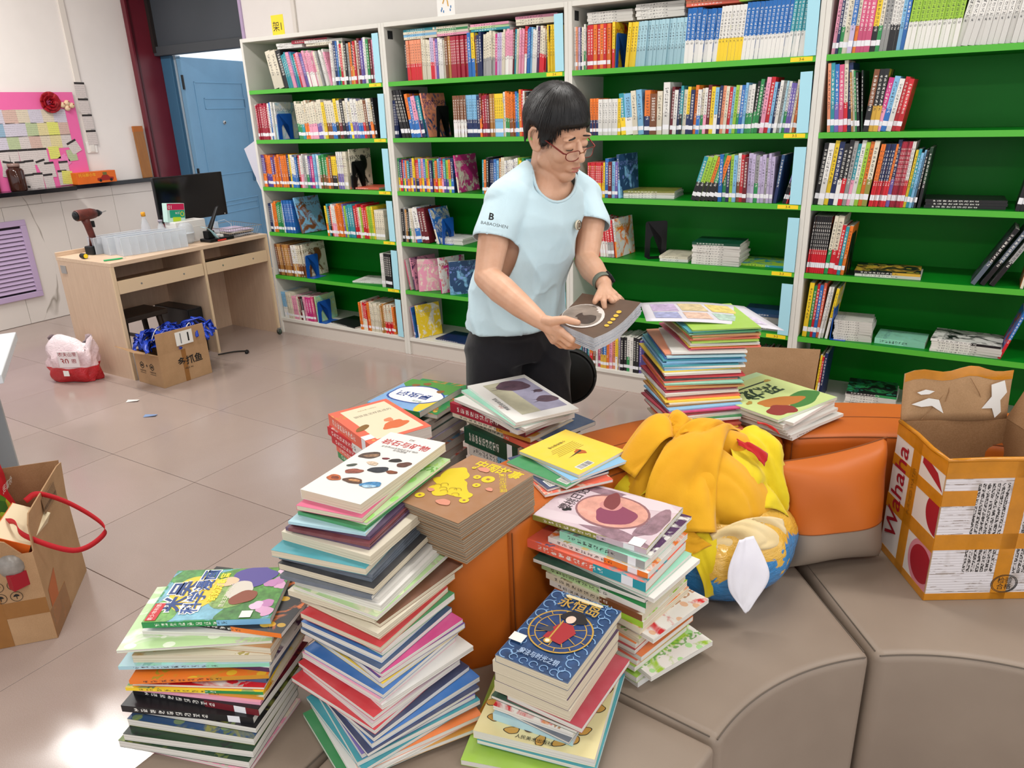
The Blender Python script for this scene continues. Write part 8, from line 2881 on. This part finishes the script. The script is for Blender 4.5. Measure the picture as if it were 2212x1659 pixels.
# held magazines: a bent bundle
hm = []
B_, C_, D_, A_ = Vector((3.634, -2.120, 1.010)), Vector((3.640, -1.840, 1.030)), Vector((3.440, -1.795, 1.026)), Vector((3.500, -2.085, 1.024))
NM = 9
TH = 0.0033
M_MAGC = mat('magazine_brown', '#5f4a3c', 0.3, vary=0.15, vscale=12)
for k in range(NM):
    off = -0.0036 * (NM - k) - 0.004
    sh_ = Vector((RND.uniform(-0.003, 0.003), RND.uniform(-0.003, 0.003), 0))
    top, bot = [], []
    for i in range(13):
        u = i / 12
        row, row2 = [], []
        for j in range(7):
            v = j / 6
            p = A_.lerp(B_, v).lerp(D_.lerp(C_, v), u) + sh_
            sag = -0.016 * math.sin(PI * u) * (0.4 + 0.6 * v) - 0.006 * v * (1 - u)
            row.append(p + Vector((0, 0, sag + off + TH)))
            row2.append(p + Vector((0, 0, sag + off)))
        top.append(row)
        bot.append(row2)
    org = top[6][3].copy()
    o = thing('magazine', ('brown magazine with oval picture held on top of the bundle in both hands' if k == NM - 1 else 'grey-edged magazine, %s from bottom of the bundle held in both hands' % ordinal(k + 1)), 'magazine', tuple(org), 0, 'magazines held in the hands')
    bm_ = MB().grid([[q - org for q in r] for r in top]).grid([[q - org for q in r[::-1]] for r in bot])
    bm_.build('cover', M_MAGC if k == NM - 1 else M_PAGEG, o, smooth=True)
    per_t = [r[0] for r in top] + top[-1][1:] + [r[-1] for r in top[-2::-1]] + top[0][-2:0:-1]
    per_b = [r[0] for r in bot] + bot[-1][1:] + [r[-1] for r in bot[-2::-1]] + bot[0][-2:0:-1]
    MB().grid([[q - org for q in per_b], [q - org for q in per_t]], closed=True).build('page_edges', M_PAGEG, o)
    if k == NM - 1:
        def cov(u, v, dz=0.0006):
            p = A_.lerp(B_, v).lerp(D_.lerp(C_, v), u) + sh_
            sag = -0.016 * math.sin(PI * u) * (0.4 + 0.6 * v) - 0.006 * v * (1 - u)
            return p + Vector((0, 0, sag + off + TH + dz)) - org

        def disc(cu, cv, ru, rv, m, nm, dz):
            pts = [cov(cu + ru * q * math.cos(2 * PI * w / 28), cv + rv * q * math.sin(2 * PI * w / 28), dz) for q in (1.0,) for w in range(28)]
            c_ = cov(cu, cv, dz)
            MB().add([c_] + pts, [(0, 1 + w, 1 + (w + 1) % 28) for w in range(28)]).build(nm, m, o, smooth=True)
        disc(0.40, 0.36, 0.36, 0.36, ink('#d9d2cc'), 'white_oval', 0.0012)
        disc(0.40, 0.34, 0.33, 0.33, mat('oval_picture_grey', '#8d8278', 0.35, vary=0.3, vscale=25), 'oval_picture', 0.0018)
        disc(0.38, 0.44, 0.18, 0.18, mat('oval_dark', '#3a3532', 0.3, vary=0.4, vscale=40), 'dark_picture', 0.0024)
        for w in range(5):
            disc(0.40 + 0.085 * w, 0.86 - 0.012 * w, 0.032, 0.040, ink('#d9b13c'), 'yellow_seal', 0.0016)

# open leaflet lying from the bundle over the tower
fo = thing('open_leaflet', 'open printed leaflet lying across the top of the picture-book tower', 'leaflet', (3.74, -1.74, 0.98))
FO = Vector((3.74, -1.74, 0.98))
L0, L1, R0, R1 = Vector((3.580, -1.700, 0.982)), Vector((3.665, -1.862, 0.978)), Vector((3.84, -1.545, 0.963)), Vector((3.99, -1.70, 0.955))
P = []
for i in range(17):
    u = i / 16
    P.append([L0.lerp(L1, v).lerp(R0.lerp(R1, v), u) + Vector((0, 0, 0.004 + 0.008 * math.sin(PI * u) - 0.006 * u * v)) - FO for v in [j / 6 for j in range(7)]])
MB().grid(P).build('sheet', mat('leaflet_paper', '#d3d0d8', 0.35), fo, smooth=True, solid=0.0010)


def fpoint(u, v):
    return L0.lerp(L1, v).lerp(R0.lerp(R1, v), u) + Vector((0, 0, 0.0052 + 0.008 * math.sin(PI * u) - 0.006 * u * v)) - FO


for (u0, u1, v0, v1, c_) in [(0.08, 0.30, 0.12, 0.50, '#b7a3c4'), (0.33, 0.55, 0.12, 0.48, '#cdb98e'), (0.58, 0.80, 0.12, 0.48, '#d8c36e'), (0.08, 0.28, 0.55, 0.85, '#9fa3c9'), (0.32, 0.52, 0.55, 0.85, '#d8b6a2'), (0.56, 0.74, 0.55, 0.85, '#a9c3b4'), (0.78, 0.92, 0.55, 0.85, '#cfc3d8')]:
    MB().grid([[fpoint(lerp(u0, u1, i / 4), lerp(v0, v1, j / 3)) for j in range(4)] for i in range(5)]).build('printed_patch', mat('leaflet_%s' % c_[1:], c_, 0.4, vary=0.3, vscale=60), fo, smooth=True)

# black round-backed stool behind the person
bs = thing('round_stool', 'black padded round stool tipped on edge behind the person', 'stool', (JV['disc'].x, JV['disc'].y, 0))
dn = (CAM - JV['disc'])
dn.z = 0.25
dq = dn.to_track_quat('Z', 'Y').to_matrix().to_4x4()
DT = Matrix.Translation((0, 0, JV['disc'].z)) @ dq
MB().lathe([(0.0, 0.028), (0.08, 0.027), (0.096, 0.020), (0.102, 0.008), (0.102, -0.012), (0.092, -0.022), (0.0, -0.024)], 40, 0, DT).build('cushion', mat('black_vinyl', '#101411', 0.45), bs, smooth=True)
MB().tube([DT @ Vector((0.095 * math.cos(2 * PI * k / 40), 0.095 * math.sin(2 * PI * k / 40), 0.0235)) for k in range(41)], 0.0025, 6).build('piping', M_BLACK, bs, smooth=True)
MB().tube([DT @ Vector((-0.04, -0.02, -0.02)), Vector((-0.09, -0.02, 0.45)), Vector((-0.09, -0.02, 0.02))], 0.014, 10).build('post', M_DKMETAL, bs, smooth=True)
MB().lathe([(0.0, 0.0), (0.14, 0.0), (0.14, 0.012), (0.02, 0.03), (0.0, 0.03)], 28, 0, Matrix.Translation((-0.09, -0.02, 0))).build('base', M_DKMETAL, bs, smooth=True)
